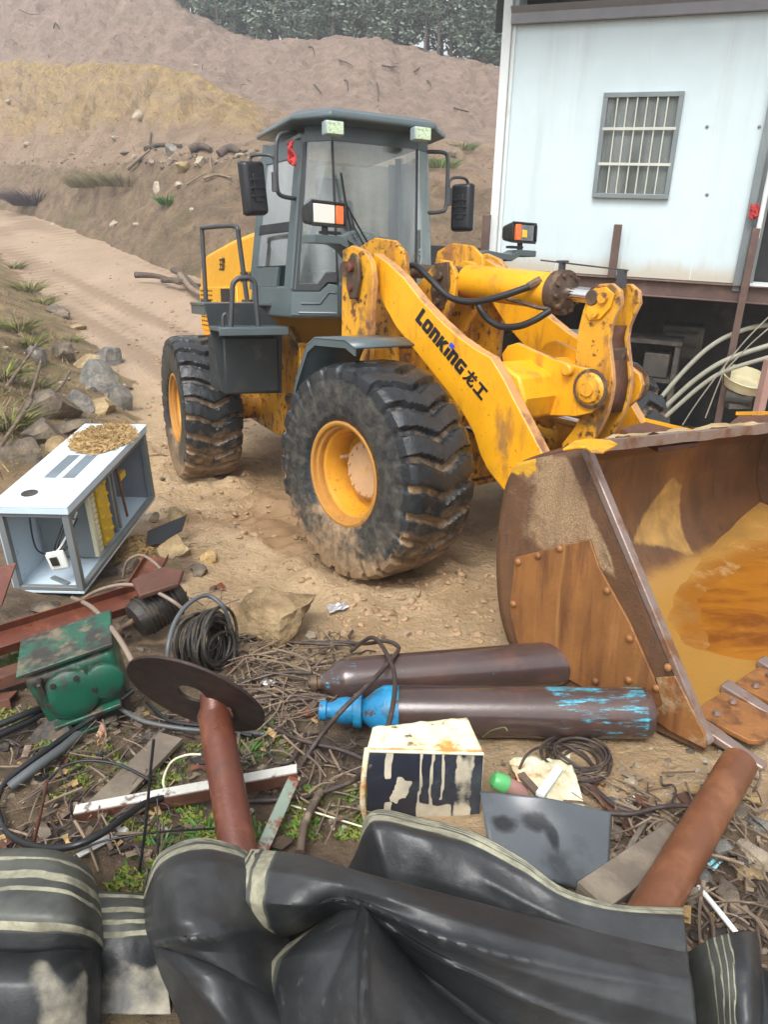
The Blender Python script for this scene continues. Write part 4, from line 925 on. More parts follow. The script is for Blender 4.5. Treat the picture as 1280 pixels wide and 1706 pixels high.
for s in (-1, 1):
    yy = s*(BKY+.034)
    wp = [FY(x_, y_, -1.52) for x_, y_ in ((860, 928), (985, 898), (1000, 945), (1050, 1035), (1092, 1130), (1108, 1170), (1085, 1190), (1000, 1160), (930, 1120), (866, 1082), (850, 1010))]
    b = MB(); b.prism([(p.x, yy, p.z) for p in wp], (0, s*.014, 0)); b.attr = {'sand': [.2]*len(b.v)}
    b.build('wear_plate', m_bplate, bkt, bevel=.003)
    wp = [FY(x_, y_, -1.52) for x_, y_ in ((1095, 1128), (1128, 1125), (1177, 1222), (1178, 1246), (1120, 1218), (1082, 1190), (1106, 1172))]
    b = MB(); b.prism([(p.x, yy, p.z) for p in wp], (0, s*.018, 0)); b.attr = {'sand': [.62]*len(b.v)}
    b.build('corner_plate', m_bplate, bkt, bevel=.004)
    fe = MB(); fe.box((2.385, s*(BKY+.018), .655), (.035, .052, 1.40), M.Rotation(-math.atan2(.75, 1.195), 3, 'Y')); fe.build('side_cutter', m_wear, bkt, bevel=.006)
    for (x_, y_) in ((864, 936), (897, 926), (933, 914), (856, 1006), (1012, 984), (1050, 1064), (993, 1135), (1048, 1133), (1114, 1112), (1094, 1146)):
        p = FY(x_, y_, -1.53); MB().lathe([(.019, 0), (.019, .012), (.012, .019), (0, .021)], (p.x, s*(BKY+.034+.010), p.z), (0, s, 0), 8).build('bolt', m_bplate, bkt)
for o_ in list(bkt.children):
    if sum(v.co.y for v in o_.data.vertices) > 0: o_.scale.z = 1-.05*2*BKY
lipb = MB()
for i in range(30):
    y0 = -BKY+.02+i*(2*BKY-.04)/30; y1 = y0+(2*BKY-.04)/30
    za, zb = 1.245*lz(y0)+.008*fbm(y0*4, 1.), 1.245*lz(y1)+.008*fbm(y1*4, 1.)
    lipb.hexa([(1.945, y0, za-.028), (2.015, y0, za-.02), (2.015, y1, zb-.02), (1.945, y1, zb-.028), (1.945, y0, za+.026), (2.015, y0, za+.032), (2.015, y1, zb+.032), (1.945, y1, zb+.026)])
lipb.build('top_lip', m_wear, bkt)
lcp = [FZ(x_, y_, 1.285) for x_, y_ in ((938, 752), (958, 738), (985, 734), (1020, 738), (1030, 744), (1016, 750), (1006, 756), (985, 756), (976, 748), (962, 748))]
for s in (-1, 1): MB().prism([(p.x, s*-p.y, p.z-.10*sm((1.9-p.x)/.3)) for p in lcp], (0, 0, .012)).build('lip_corner', m_yellow, bkt, bevel=.003).scale.z = 1 if s < 0 else 1-.05*2*BKY
for q_ in (((1034, 713, 1.65), (1076, 703, 1.60), (1158, 722, 1.66), (1166, 737, 1.925), (1098, 745, 1.935)), ((1203, 716, 1.75), (1232, 692, 1.62), (1330, 690, 1.62), (1335, 708, 1.92), (1245, 719, 1.935))):
    P_ = [FX(*q) for q in q_]
    hb_ = MB(); hb_.prism(P_, (0, 0, -.03)); hb_.build('hinge_box', m_rust, bkt, bevel=.004)
    MB().tube([P_[1]+V((-.012, 0, .012)), P_[2]+V((-.012, 0, .012))], .016, 4).build('hinge_edge', m_yellow, bkt)
lu = MB()
for y in (-.73, -.53, .5, .7, -.12, .1): lu.prism([(1.535, y, .95), (1.36, y, .48), (1.33, y, .26), (1.45, y, .16), (1.53, y, .30)], (0, .035, 0))
lu.build('hinge_lug', m_yellow2, bkt, bevel=.005)
# cutting edge pieces and teeth
NT = 8
for k in range(NT):
    y = -1.40+k*2.80/(NT-1)
    MB().hexa([(2.58, y-.045, .060), (2.96, y-.030, .0), (2.96, y+.030, .0), (2.58, y+.045, .060), (2.58, y-.045, .115), (2.965, y-.025, .018), (2.965, y+.025, .018), (2.58, y+.045, .115)]).build('tooth', m_wear, bkt, bevel=.008)
    if k < NT-1:
        yc = y+.2; MB().prism([(2.60, yc-.145, .066), (2.60, yc+.145, .066), (2.86, yc+.145, .045), (2.90, yc+.10, .042), (2.90, yc-.10, .042), (2.86, yc-.145, .045)], (0, 0, .024)).build('cutting_edge', m_bplate, bkt, bevel=.004)
        for q in (-.08, .08): MB().lathe([(.02, 0), (.016, .014), (0, .017)], (2.68, yc+q, .088), (0, 0, 1), 8).build('edge_bolt', m_wear, bkt)
# caked sand behind the lip
sn = MB(); rows = []
for i in range(12):
    rows.append([V((1.60+.36*i/11, -.95+j*.065, (1.20+.03*i/11)*lz(-.95+j*.065)-.02+.035*fbm(i*.4, j*.35, 3, 2)+.05*sm((i-2)/5))) for j in range(30)])
sn.grid(rows); lp('caked_sand', sn, mat('caked_sand', SANDC, .95, bump=.7, bscale=40., var=.25), ang=180, parent=bkt)
# muddy water lying in the bucket (level in the world)
P_ = [ML @ FZ(x_, y_, .085) for x_, y_ in ((1196, 1178), (1180, 1085), (1188, 1010))]
wlz = sum(p.z for p in P_)/3
def lvl(x_, y_):
    # z in the loader frame where the level plane passes over (x, y)
    a = ML @ V((x_, y_, 0)); b = ML @ V((x_, y_, 1)); return (wlz-a.z)/(b.z-a.z)
wt = MB(); rows = []
for j in range(25):
    y = -1.46+2.92*j/24; r = []
    xs = 1.60; xe = 2.72
    for i in range(19):
        x_ = xs+(xe-xs)*i/18; r.append(ML @ V((x_, y, lvl(x_, y))))
    rows.append(r)
wt.grid(rows)
m_water = mat('rusty_water', (.30, .115, .012), .05, 0, [dict(c=(.16, .05, .008), s=(1.2, 4., 1), lo=.42, hi=.66, dist=.6), dict(c=(.40, .19, .03), s=2.4, lo=.5, hi=.75, max=.8)], .08, 7.)
tag(wt.build('water', m_water, ang=180), None, kind='structure')
SH = [FZ(x_, y_, .09) for x_, y_ in ((1215, 1215), (1192, 1180), (1180, 1130), (1168, 1070), (1166, 1025), (1200, 985), (1285, 960), (1420, 930))]
SH = [(p.x, p.y) for p in SH]
def shore(x_, y_):     # signed distance to the waterline, positive on the dry side
    best = 9
    for (a, b), (c, d) in zip(SH, SH[1:]):
        L2 = (c-a)**2+(d-b)**2; t = max(0, min(1, ((x_-a)*(c-a)+(y_-b)*(d-b))/L2)); q = math.hypot(x_-a-t*(c-a), y_-b-t*(d-b))
        if q < abs(best): best = q*(1 if (c-a)*(y_-b)-(d-b)*(x_-a) > 0 else -1)
    return best
sg = 1 if shore(2.3, -1.44) > 0 else -1
sdm = MB(); rows = []; wrm = []
for j in range(60):
    y = -1.462+2.924*j/59; r = []
    for i in range(50):
        x_ = 1.575+(2.66-1.575)*i/49; d_ = sg*shore(x_, y)+.05*fbm(x_*2.2, y*2.2, 3, 2.)
        wrm.append(1-sm((d_-.02)/.30))
        bk = sm((1.85-x_)/.27); z = lvl(x_, y)+max(-.05, min(.014, d_*.05))+.007*fbm(x_*4, y*4, 3, 7.)
        z = z+bk*max(0., d_)*.03-.10*sm((x_-2.45)/.2)*(1 if d_ > 0 else 0)*.4
        r.append(V((x_+.0, y, z)))
    rows.append(r)
sdm.attr = {'wetrim': wrm}
sdm.grid(rows); lp('mud_sediment', sdm, mat('ochre_mud', (.37, .195, .045), .28, 0, [dict(attr='wetrim', k=.7, s=4., c=(.27, .105, .014), lo=.3, hi=1.0, rough=.08), dict(c=(.27, .15, .05), s=2.5, lo=.45, hi=.7, max=.8), dict(c=(.40, .27, .12), s=6., lo=.56, hi=.72, max=.7)], .3, 20., var=.12), ang=180, parent=bkt)

# ---------------- rear frame
rf = MB()
for s in (-1, 1): rf.prism([(-1.7, s*.44-.03, .55), (1.35, s*.44-.03, .50), (1.5, s*.44-.03, .7), (1.5, s*.44-.03, 1.45), (1.2, s*.44-.03, 1.62), (-1.7, s*.44-.03, 1.2)], (0, .06, 0))
rf.box((1.38, 0, .62), (.2, .94, .14)); rf.box((1.38, 0, 1.42), (.2, .94, .14)); rf.box((-.2, 0, .9), (2.9, .80, .3))
lp('rear_frame', rf, m_yellow2, True, bevel=.01)
jt = MB(); jt.cyl((-1.6, 0, .55), (-1.6, 0, 1.5), .09, 20); jt.box((-1.5, 0, .72), (.4, .5, .08)); jt.box((-1.5, 0, 1.36), (.4, .5, .08)); lp('articulation_joint', jt, m_yellow2, bevel=.01)
sc2 = MB(); sc2.cyl((-2.1, -.36, .95), (-1.2, -.42, .95), .055, 14); lp('steering_cylinder', sc2, m_greasy)
cw = MB(); cw.prism([(-2.1, -.95, .7), (-1.75, -1.05, .7), (-1.55, -1.05, 1.35), (-2.15, -.95, 1.35)], (0, 2.0, 0)); lp('counterweight', cw, m_yellow, True, bevel=.03)
# hood
hd = MB(); HP = [(-1.98, 1.35), (-1.96, 2.05), (-1.90, 2.22), (-1.55, 2.36), (-.2, 2.46), (.95, 2.50), (.95, 1.35)]
hd.prism([(x_, -.62, z_) for x_, z_ in HP], (0, 1.24, 0)); lp('engine_hood', hd, m_hood, True, bevel=.05, seg=3)
hs_ = MB(); hs_.box((-1.0, -.628, 1.72), (1.9, .02, .52)); hs_.box((-1.0, .628, 1.72), (1.9, .02, .52)); hsd = lp('hood_side_panel', hs_, m_hood, True, bevel=.01)
dots = MB()
for i in range(7):
    for j in range(9): dots.box((-1.85+i*.10, -.641, 1.52+j*.052), (.045, .006, .018))
dots.build('grille', m_black, hsd)
vn = MB(); a_ = RY(374, 462, -.64); vn.box((-.55, -.642, 1.74), (.40, .006, .44)); vn.build('vent_opening', m_black, hsd)
def flat_text(s_, size, mtx, name, m, parent, bold=.0, shear=0.):
    cu = bpy.data.curves.new(name, 'FONT'); cu.body = s_; cu.size = size; cu.extrude = .0015; cu.offset = bold; cu.shear = shear; cu.align_x = 'CENTER'
    o = bpy.data.objects.new(name, cu); C.objects.link(o); bpy.context.view_layer.update()
    me = bpy.data.meshes.new_from_object(o.evaluated_get(bpy.context.evaluated_depsgraph_get())); bpy.data.objects.remove(o)
    me.materials.clear(); me.materials.append(m); o = bpy.data.objects.new(name, me); C.objects.link(o); o.parent = parent; o.matrix_local = mtx; return o
hood_face = M.Translation((.28, -.642, 1.98)) @ M.Rotation(math.pi/2, 4, 'X')
flat_text('ZL50NC', .13, M.Translation((.32, -.624, 2.03)) @ M.Rotation(math.pi/2, 4, 'X'), 'lettering', m_black, hsd, .004)
flat_text('王牌', .14, M.Translation((-.72, -.624, 2.17)) @ M.Rotation(math.pi/2, 4, 'X'), 'emblem', m_black, hsd, .004, .2)
# rear fender, platform, step and tank
def rx(px, py, X=1.5): return RX(px, py, X)
fp = [rx(340, 505), rx(427, 505), rx(470, 545), rx(470, 655), rx(405, 656), rx(372, 652)]
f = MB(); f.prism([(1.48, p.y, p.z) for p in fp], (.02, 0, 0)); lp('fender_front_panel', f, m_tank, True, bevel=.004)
yo_ = fp[0].y; zt_ = fp[0].z
for s in (-1, 1):
    f = MB(); f.box((1.20, s*(abs(yo_)+.72)/2, zt_-.01), (.56, abs(yo_)-.70, .025)); lp('platform', f, m_grey, True, bevel=.005)
    f = MB(); f.prism([(.92, s*abs(yo_), zt_-.02), (1.48, s*abs(yo_), zt_-.02), (1.48, s*abs(yo_), zt_-.10), (.92, s*abs(yo_), zt_-.10)], (0, -.015*s, 0)); lp('platform_edge', f, m_grey, True)
st_l, st_r = RX(359, 548, 1.72), RX(473, 555, 1.72)
f = MB(); f.box((1.66, (st_l.y+st_r.y)/2, st_l.z), (.36, abs(st_l.y-st_r.y), .035)); f.box((1.845, (st_l.y+st_r.y)/2, st_l.z-.02), (.015, abs(st_l.y-st_r.y), .06)); lp('step', f, m_grey, True, bevel=.004)
tk = [RX(374, 563, 1.6), RX(470, 655, 1.6)]
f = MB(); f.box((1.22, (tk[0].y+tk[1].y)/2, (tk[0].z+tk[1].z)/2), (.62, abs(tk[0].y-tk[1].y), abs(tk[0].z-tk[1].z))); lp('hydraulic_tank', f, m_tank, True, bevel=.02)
f = MB(); f.box((1.22, .95, 1.35), (.62, .4, .5)); lp('fuel_tank', f, m_grey, True, bevel=.02)
lw_ = MB(); 
for z_ in (.55, .85): lw_.box((1.62, -1.05, z_+.25), (.2, .36, .03))
lw_.box((1.60, -1.22, .85), (.03, .02, .62)); lw_.box((1.60, -.88, .85), (.03, .02, .62))
# hand rails
def rr_(name, pts, r, m): return lp(name, MB().tube(catmull(pts, 6), r, 10), m, True, ang=60)
yR = yo_+.03
rp = lambda px, py, Y: RY(px, py, Y)
h0, h1, h2, h3 = RX(343, 503, .75), RX(336, 378, .75), RX(395, 376, 1.35), RX(412, 503, 1.35)
hr = MB(); hr.tube([h0, h1], .021, 10); hr.tube(catmull([h1+V((0, .0, -.01)), h1.lerp(h2, .5), h1.lerp(h2, .86), h2.lerp(h3, .03), h2.lerp(h3, .14), h2.lerp(h3, .5), h3], 6), .021, 10); hr.cyl(h3, h3+V((0, 0, .02)), .05, 10); hr.cyl(h0, h0+V((0, 0, .02)), .05, 10); lp('handrail', hr, m_rail, True, ang=60)
X_ = 1.75; g0, g1, g2, g3 = RX(384, 547, X_), RX(388, 474, X_), RX(424, 472, X_), RX(431, 552, X_)
hr = MB(); mid = (g1+g2)/2+V((0, 0, .045)); hr.tube(catmull([g0, g0.lerp(g1, .6), g1, g1.lerp(mid, .55)+V((0, 0, .02)), mid, g2.lerp(mid, .55)+V((0, 0, .02)), g2, g3.lerp(g2, .6), g3], 6), .021, 10); hr.tube(catmull([RX(372, 546, X_), RX(371, 530, X_), RX(375, 523, X_), RX(381, 530, X_), RX(382, 547, X_)], 5), .014, 8); lp('grab_rail', hr, m_rail, True, ang=60)
# ---------------- cab
ZB, ZT = 1.72, 3.06
BOT = [(1.02, -.80), (1.85, -.66), (2.06, -.30), (2.04, .43), (1.90, .67), (1.02, .80)]
TOP = [(1.22, -.66), (1.86, -.52), (2.03, -.335), (2.00, .44), (1.88, .60), (1.15, .70)]
def cp(i, z, ins=0.):
    i %= 6; t = (z-ZB)/(ZT-ZB); x_ = BOT[i][0]+(TOP[i][0]-BOT[i][0])*t; y_ = BOT[i][1]+(TOP[i][1]-BOT[i][1])*t
    cx_, cy_ = 1.5, 0.; return V((x_+(cx_-x_)*ins, y_+(cy_-y_)*ins, z))
def cpe(i, f, z): return cp(i, z).lerp(cp(i+1, z), f)
cab = MB(); ZS = 2.14    # sill height
# lower body, solid skirt
lowb = [cp(i, ZB) for i in range(6)]; lowt = [cp(i, 1.98) for i in range(6)]
cab.add(lowb+lowt, [tuple(range(5, -1, -1)), tuple(range(6, 12))]+[(i, (i+1) % 6, 6+(i+1) % 6, 6+i) for i in range(6)])
cabo = lp('cab', cab, m_grey, True, bevel=.02, seg=3)
def wallpatch(name, i, quad, th=.03, m=m_grey, off=0., parent=None, bev=.004):   # quad: list of (f, z) on face i
    nrm = (cpe(i, 1, 2.2)-cpe(i, 0, 2.2)).cross(V((0, 0, 1))).normalized()
    b = MB(); b.prism([cpe(i, f_, z_)+nrm*off for f_, z_ in quad], -nrm*th); return b.build(name, m, cabo if parent is None else parent, bevel=bev)
# pillars
for i, r in ((0, .035), (1, .030), (4, .028), (5, .035)):
    b = MB(); b.tube([cp(i, 1.95, .03), cp(i, ZT+.09, .03)], r*1.35, 4, phase=.785); b.build('cab_pillar', m_grey if i < 2 else m_grey2, cabo, bevel=.006)
# near side face 0 (rear quarter panel, side window and door)
wallpatch('side_panel', 0, [(.0, 1.97), (.62, 1.97), (.62, 2.14), (.0, 2.14)])
wallpatch('side_window_frame', 0, [(.0, 2.14), (.06, 2.14), (.06, 3.120), (.0, 3.120)])
wallpatch('side_window_frame', 0, [(.06, 2.42), (.80, 2.42), (.80, 2.50), (.06, 2.50)], m=m_blackp)
wallpatch('side_window_frame', 0, [(.06, 2.990), (.98, 2.990), (.98, 3.140), (.06, 3.140)])
wallpatch('side_window_frame', 0, [(.80, 1.97), (.98, 1.97), (.98, 2.990), (.80, 2.990)])
wallpatch('side_glass', 0, [(.06, 2.50), (.80, 2.50), (.80, 2.990), (.06, 2.990)], .008, m_glass, -.01, bev=0)
wallpatch('side_glass', 0, [(.06, 2.15), (.80, 2.15), (.80, 2.42), (.06, 2.42)], .008, m_glass, -.01, bev=0)
# face 1: corner door with the tall glass
wallpatch('door', 1, [(.0, 1.74), (1., 1.74), (1., 1.99), (.80, 2.0), (.62, 1.93), (.0, 1.93)], .02, m_grey, .012)
wallpatch('door_seal', 1, [(.0, 1.94), (.60, 1.94), (.78, 2.01), (1, 2.01), (1, 2.08), (.74, 2.09), (.56, 2.0), (.13, 2.0), (.13, 3.090), (.0, 3.090)], .02, m_blackp, .012)
wallpatch('door_glass', 1, [(.13, 2.0), (.56, 2.0), (.74, 2.09), (1., 2.09), (1., 3.090), (.13, 3.090)], .008, m_glass, .004, bev=0)
for P2 in ([(.22, 1.84), (.62, 1.84), (.80, 1.93), (.97, 1.93)], [(.18, 1.765), (.97, 1.765)]):
    b = MB(); nrm = (cpe(1, 1, 2.2)-cpe(1, 0, 2.2)).cross(V((0, 0, 1))).normalized(); b.tube([cpe(1, f_, z_)+nrm*.014 for f_, z_ in P2], .012, 6); b.build('door_rib', m_grey, cabo, ang=60)
# face 2: windscreen
wallpatch('windscreen', 2, [(0, 1.99), (1, 1.99), (1, 3.090), (0, 3.090)], .008, m_glass, .004, bev=0)
wallpatch('windscreen_seal', 2, [(-.012, 1.99), (.012, 1.99), (.012, 3.090), (-.012, 3.090)], .02, m_blackp, .010)
wallpatch('windscreen_seal', 2, [(.985, 1.99), (1.012, 1.99), (1.012, 3.090), (.985, 3.090)], .02, m_blackp, .010)
wallpatch('dash_front', 2, [(0, 1.74), (1, 1.74), (1, 1.99), (0, 1.99)], .02, m_grey, .006)
for i in (1, 2, 3): wallpatch('header_panel', i, [(0, 3.090), (1, 3.090), (1, 3.210), (0, 3.210)], .03, m_grey, .01)
wallpatch('corner_panel', 3, [(.0, 1.74), (1, 1.74), (1, 3.090), (.25, 3.090), (.25, 2.75), (.35, 2.6), (.35, 2.2), (.0, 2.1)], .02, m_grey2, .006)
wallpatch('corner_glass', 3, [(.0, 2.1), (.35, 2.2), (.35, 2.6), (.25, 2.75), (.25, 3.090), (0, 3.090)], .008, m_glass, .002, bev=0)
wallpatch('far_panel', 4, [(0, 1.97), (1, 1.97), (1, 2.15), (0, 2.15)]); wallpatch('far_glass', 4, [(0, 2.15), (1, 2.15), (1, 3.090), (0, 3.090)], .008, m_glass, 0, bev=0)
wallpatch('rear_panel', 5, [(0, 1.97), (1, 1.97), (1, 2.45), (0, 2.45)]); wallpatch('rear_glass', 5, [(.1, 2.45), (.9, 2.45), (.9, 3.070), (.1, 3.070)], .008, m_glass, 0, bev=0)
wallpatch('rear_pillar', 5, [(0, 2.45), (.1, 2.45), (.1, 3.090), (0, 3.090)]); wallpatch('rear_pillar', 5, [(.9, 2.45), (1, 2.45), (1, 3.090), (.9, 3.090)])
# roof cap
rc = MB(); RB = [(1.12, -.70), (2.02, -.67), (2.28, -.44), (2.22, .50), (1.95, .74), (.80, .78)]
rb_ = [V((x_, y_, 3.205)) for x_, y_ in RB]; rm = [V((x_, y_, 3.240)) for x_, y_ in RB]; rt2 = [V((1.5+(x_-1.5)*.92, y_*.90, 3.290)) for x_, y_ in RB]
for k in (2, 3): rm[k].z += .01
v_ = rb_+rm+rt2
rc.add(v_, [tuple(range(5, -1, -1)), tuple(range(12, 18))]+[(i, (i+1) % 6, 6+(i+1) % 6, 6+i) for i in range(6)]+[(6+i, 6+(i+1) % 6, 12+(i+1) % 6, 12+i) for i in range(6)])
rfo = rc.build('cab_roof', m_grey, cabo, bevel=.02, seg=3)
for y_, q in ((-.36, (558, 210)), (.43, (705, 220))):
    p = RX(*q, 2.34 if y_ < 0 else 2.29); R_m = M.Translation(p) @ M.Rotation(.02, 4, 'Z')
    wl_ = MB().box((-.04, 0, -.012), (.09, .15, .10)).build('work_lamp', m_grey2, rfo, R_m, bevel=.01)
    MB().box((.008, 0, -.012), (.012, .135, .088)).build('work_lamp_lens', m_workl, wl_, bevel=.004)
# interior
se = MB(); se.box((1.30, 0, 2.05), (.48, .50, .14)); seat = se.build('seat', m_dark, cabo, bevel=.04, seg=3)
MB().box((1.10, 0, 2.42), (.13, .48, .70), M.Rotation(-.12, 3, 'Y')).build('seat_back', m_dark, seat, bevel=.05, seg=3)
MB().box((1.07, 0, 2.86), (.10, .26, .18)).build('headrest', m_dark, seat, bevel=.04, seg=3)
sw = MB(); cc = V((1.72, .0, 2.33)); axw = V((-.55, 0, .83)).normalized(); uu = V((0, 1, 0)); ww = axw.cross(uu)
sw.tube([cc+(uu*math.cos(a)+ww*math.sin(a))*.19 for a in [2*math.pi*k/28 for k in range(28)]], .017, 8, closed=True)
for a in (.5, 2.6, 4.7): sw.tube([cc-axw*.03, cc+(uu*math.cos(a)+ww*math.sin(a))*.185], .012, 6)
sw.tube([cc-axw*.03, cc-axw*.5], .03, 10); sw.build('steering_wheel', m_grey2, cabo, ang=60)
MB().box((1.88, .02, 2.02), (.2, .7, .12)).build('dashboard', m_dark, cabo, bevel=.03, seg=3)
MB().box((1.25, .0, 3.14), (1.2, 1.1, .03)).build('headliner', m_grey2, cabo)
# wiper
wp_ = MB(); wa = [RX(568, 288, 2.09), RX(577, 345, 2.09), RX(585, 384, 2.09)]; wp_.tube(wa, .011, 6); wp_.tube([RX(578, 342, 2.105), RX(596, 375, 2.1), RX(616, 410, 2.09)], .008, 6); wp_.tube([RX(583, 352, 2.11), RX(590, 378, 2.105), RX(608, 410, 2.09)], .006, 6); wp_.build('wiper', m_black, cabo)
# grab bars and mirrors
def mirror(s):
    if s < 0:
        loop = [RX(491, 221, 1.8), RX(470, 223, 1.9), RX(461, 236, 1.93), RX(460, 270, 1.93), RX(461, 305, 1.93), RX(467, 325, 1.92), RX(493, 331, 1.8)]
        arm = [RX(458, 292, 1.93), RX(457, 268, 1.93), RX(450, 259, 1.92), RX(430, 258, 1.85), RX(418, 261, 1.8), RX(417, 275, 1.8)]
        cc = RX(423.5, 314, 1.78); wd, hh = .23, .42; tilt = .10; tw = .35
    else:
        loop = [RX(706, 253, 1.88), RX(738, 254, 1.9), RX(746, 264, 1.9), RX(746, 300, 1.9), RX(743, 345, 1.9), RX(733, 353, 1.9), RX(710, 354, 1.9), RX(701, 347, 1.95), RX(700, 300, 1.95), RX(702, 262, 1.92), RX(706, 253, 1.88)]
        arm = [RX(748, 318, 1.9), RX(749, 303, 1.9), RX(757, 296, 1.88), RX(776, 298, 1.8), RX(782, 312, 1.78)]
        cc = RX(770, 346, 1.78); wd, hh = .22, .42; tilt = .0; tw = -.95
    MB().tube(catmull(loop, 6), .017, 10).build('grab_bar', m_rail, cabo, ang=60)
    a = MB(); a.tube(catmull(arm, 6), .013, 8); a.cyl(arm[0]-V((0, 0, .12)), arm[0]+V((0, 0, .02)), .028, 10)
    ao = a.build('mirror_arm', m_rail, cabo, ang=60)
    R = M.Translation(cc) @ M.Rotation(tw, 4, 'Z') @ M.Rotation(tilt, 4, 'X')
    h = MB(); h.hexa([(.045, -wd*.42, -hh*.46), (.045, wd*.42, -hh*.46), (-.045, wd/2, -hh/2), (-.045, -wd/2, -hh/2), (.045, -wd*.42, hh*.46), (.045, wd*.42, hh*.46), (-.045, wd/2, hh/2), (-.045, -wd/2, hh/2)])
    mo = h.build('mirror', m_dark, cabo, R, bevel=.03, seg=4)
    q = MB(); q.box((.048, 0, .0), (.014, .07, hh*.5))
    for k in range(3): q.box((.05, 0, -.06+.06*k), (.016, .13, .016))
    q.build('mirror_rib', m_dark, mo, bevel=.004); MB().box((-.047, 0, 0), (.004, wd*.9, hh*.92)).build('mirror_glass', m_chrome, mo)
mirror(-1); mirror(1)
rg = MB(); pr_ = RX(484, 258, 1.86)
for k in range(6): rg.tube(catmull([pr_+V((random.uniform(-.02, .02), random.gauss(0, .018), .09-.05*j+random.gauss(0, .012))) for j in range(4)], 5), .014, 6)
rg.build('red_rag', m_red, cabo, ang=60)
# ================================================================== FOREGROUND OBJECTS
def depth(p): return (p-CAM).dot(FWD)
def surf(rows, nu=10, nv=10, lin=0.):     # Catmull-Rom surface through a net of points
    R1 = [catmull(r, nu) for r in rows]; cols = [catmull([r[j] for r in R1], nv) for j in range(len(R1[0]))]
    if lin:
        for j in range(len(cols)):
            for i in range(len(rows)-1):
                for k in range(nv): cols[j][i*nv+k] = cols[j][i*nv+k].lerp(R1[i][j].lerp(R1[i+1][j], k/nv), lin)
    return [[cols[j][i] for j in range(len(cols))] for i in range(len(cols[0]))]
def belt(name, net, stripes, label, along='v', dust=None, nu=18, nv=16, th=.011, wr=.014, creases=()):
    rows = surf([[G(*q) for q in r] for r in net], nu, nv, {'d': .8, 'e': .5, 'c': .6, 'g': .5, 'h': .3}.get(name, .25)); nr = len(net); nc = len(net[0])
    b = MB(); b.attr = {'stripe': [], 'dust': [], 'film': []}; lim = max(q[0]+q[1]*1.2 for q in stripes)
    for i, r in enumerate(rows):
        v = i/(len(rows)-1)*(nr-1)
        for j, p in enumerate(r):
            u = j/(len(r)-1)*(nc-1); t = v if along == 'v' else u; o = u if along == 'v' else v
            wv = .05*fbm(o*1.2, t*.6, 2, len(name)+nr)
            s = 0.
            for c_, w_ in stripes: s = max(s, 1-sm((abs(t+wv-c_)-w_*.55)/(w_*.5)))
            b.attr['stripe'].append(s); b.attr['dust'].append(dust(u, v) if dust else 0.); b.attr['film'].append(.75 if t < lim and along != 'x' else .12)
            cr_ = 0.
            for (ua, va, ub, vb, am, w2) in creases:
                L2 = (ub-ua)**2+(vb-va)**2; tt = ((u-ua)*(ub-ua)+(v-va)*(vb-va))/L2; t2 = max(0., min(1., tt)); dd_ = math.hypot(u-ua-t2*(ub-ua), v-va-t2*(vb-va)); cr_ += am*math.exp(-dd_/w2)*(1-.75*t2)
            r[j] = p+V((0, -.5, .8))*(wr*fbm(p.x*3.1, p.y*3.1, 3, nr*3.)+.004*fbm(p.x*14, p.y*14, 3, nr*5.)+cr_)
    b.grid(rows); o = b.build('rubber_belt', m_rubber, ang=75, solid=th)
    return tag(o, label, 'rubber belt', 'discarded black rubber belting heaped in the foreground')
belt('a', [[(-90, 1450, .02), (50, 1440, .02), (115, 1452, .02), (140, 1480, .02), (120, 1500, .0)],
           [(-90, 1418, .30), (40, 1416, .32), (108, 1424, .30), (146, 1448, .22), (155, 1480, .03)],
           [(-90, 1465, .37), (40, 1462, .38), (118, 1472, .36), (162, 1505, .24), (168, 1540, .03)],
           [(-90, 1525, .35), (40, 1524, .36), (122, 1532, .34), (166, 1560, .2), (168, 1600, .02)],
           [(-90, 1570, .27), (40, 1574, .27), (118, 1570, .26), (164, 1585, .14), (166, 1630, .0)],
           [(-90, 1582, .23), (40, 1588, .22), (110, 1584, .22), (160, 1600, .13), (164, 1650, .0)],
           [(-90, 1640, .26), (40, 1640, .25), (112, 1640, .23), (158, 1655, .12), (162, 1690, .0)],
           [(-90, 1760, .10), (40, 1760, .1), (110, 1750, .08), (156, 1740, .04), (160, 1770, .0)]],
     [(1.45, .07), (1.95, .16), (2.35, .08), (3.30, .17)], 'folded black rubber belt with pale stripes across its rounded top, lowest left of the heap', dust=lambda u, v: .85*sm((v-5.1-.25*math.sin(u*4))/.9)*sm((u-.7)/.7)*sm((2.9-u)/.5))
belt('b', [[(140, 1500, .02), (200, 1500, .02), (265, 1505, .02)], [(150, 1488, .16), (205, 1490, .17), (262, 1494, .16)], [(150, 1525, .19), (205, 1525, .20), (262, 1525, .19)], [(150, 1568, .15), (205, 1568, .16), (268, 1562, .15)], [(152, 1620, .06), (210, 1620, .07), (275, 1610, .06)], [(152, 1690, .0), (215, 1690, .0), (285, 1690, .0)]],
     [(1.25, .12), (1.85, .13), (2.3, .1), (2.75, .14)], 'small striped piece of rubber belt tucked between two bigger folds', dust=lambda u, v: .75*sm((v-3.3-.2*math.sin(u*5))/.7)*sm((u+.1)/.5))
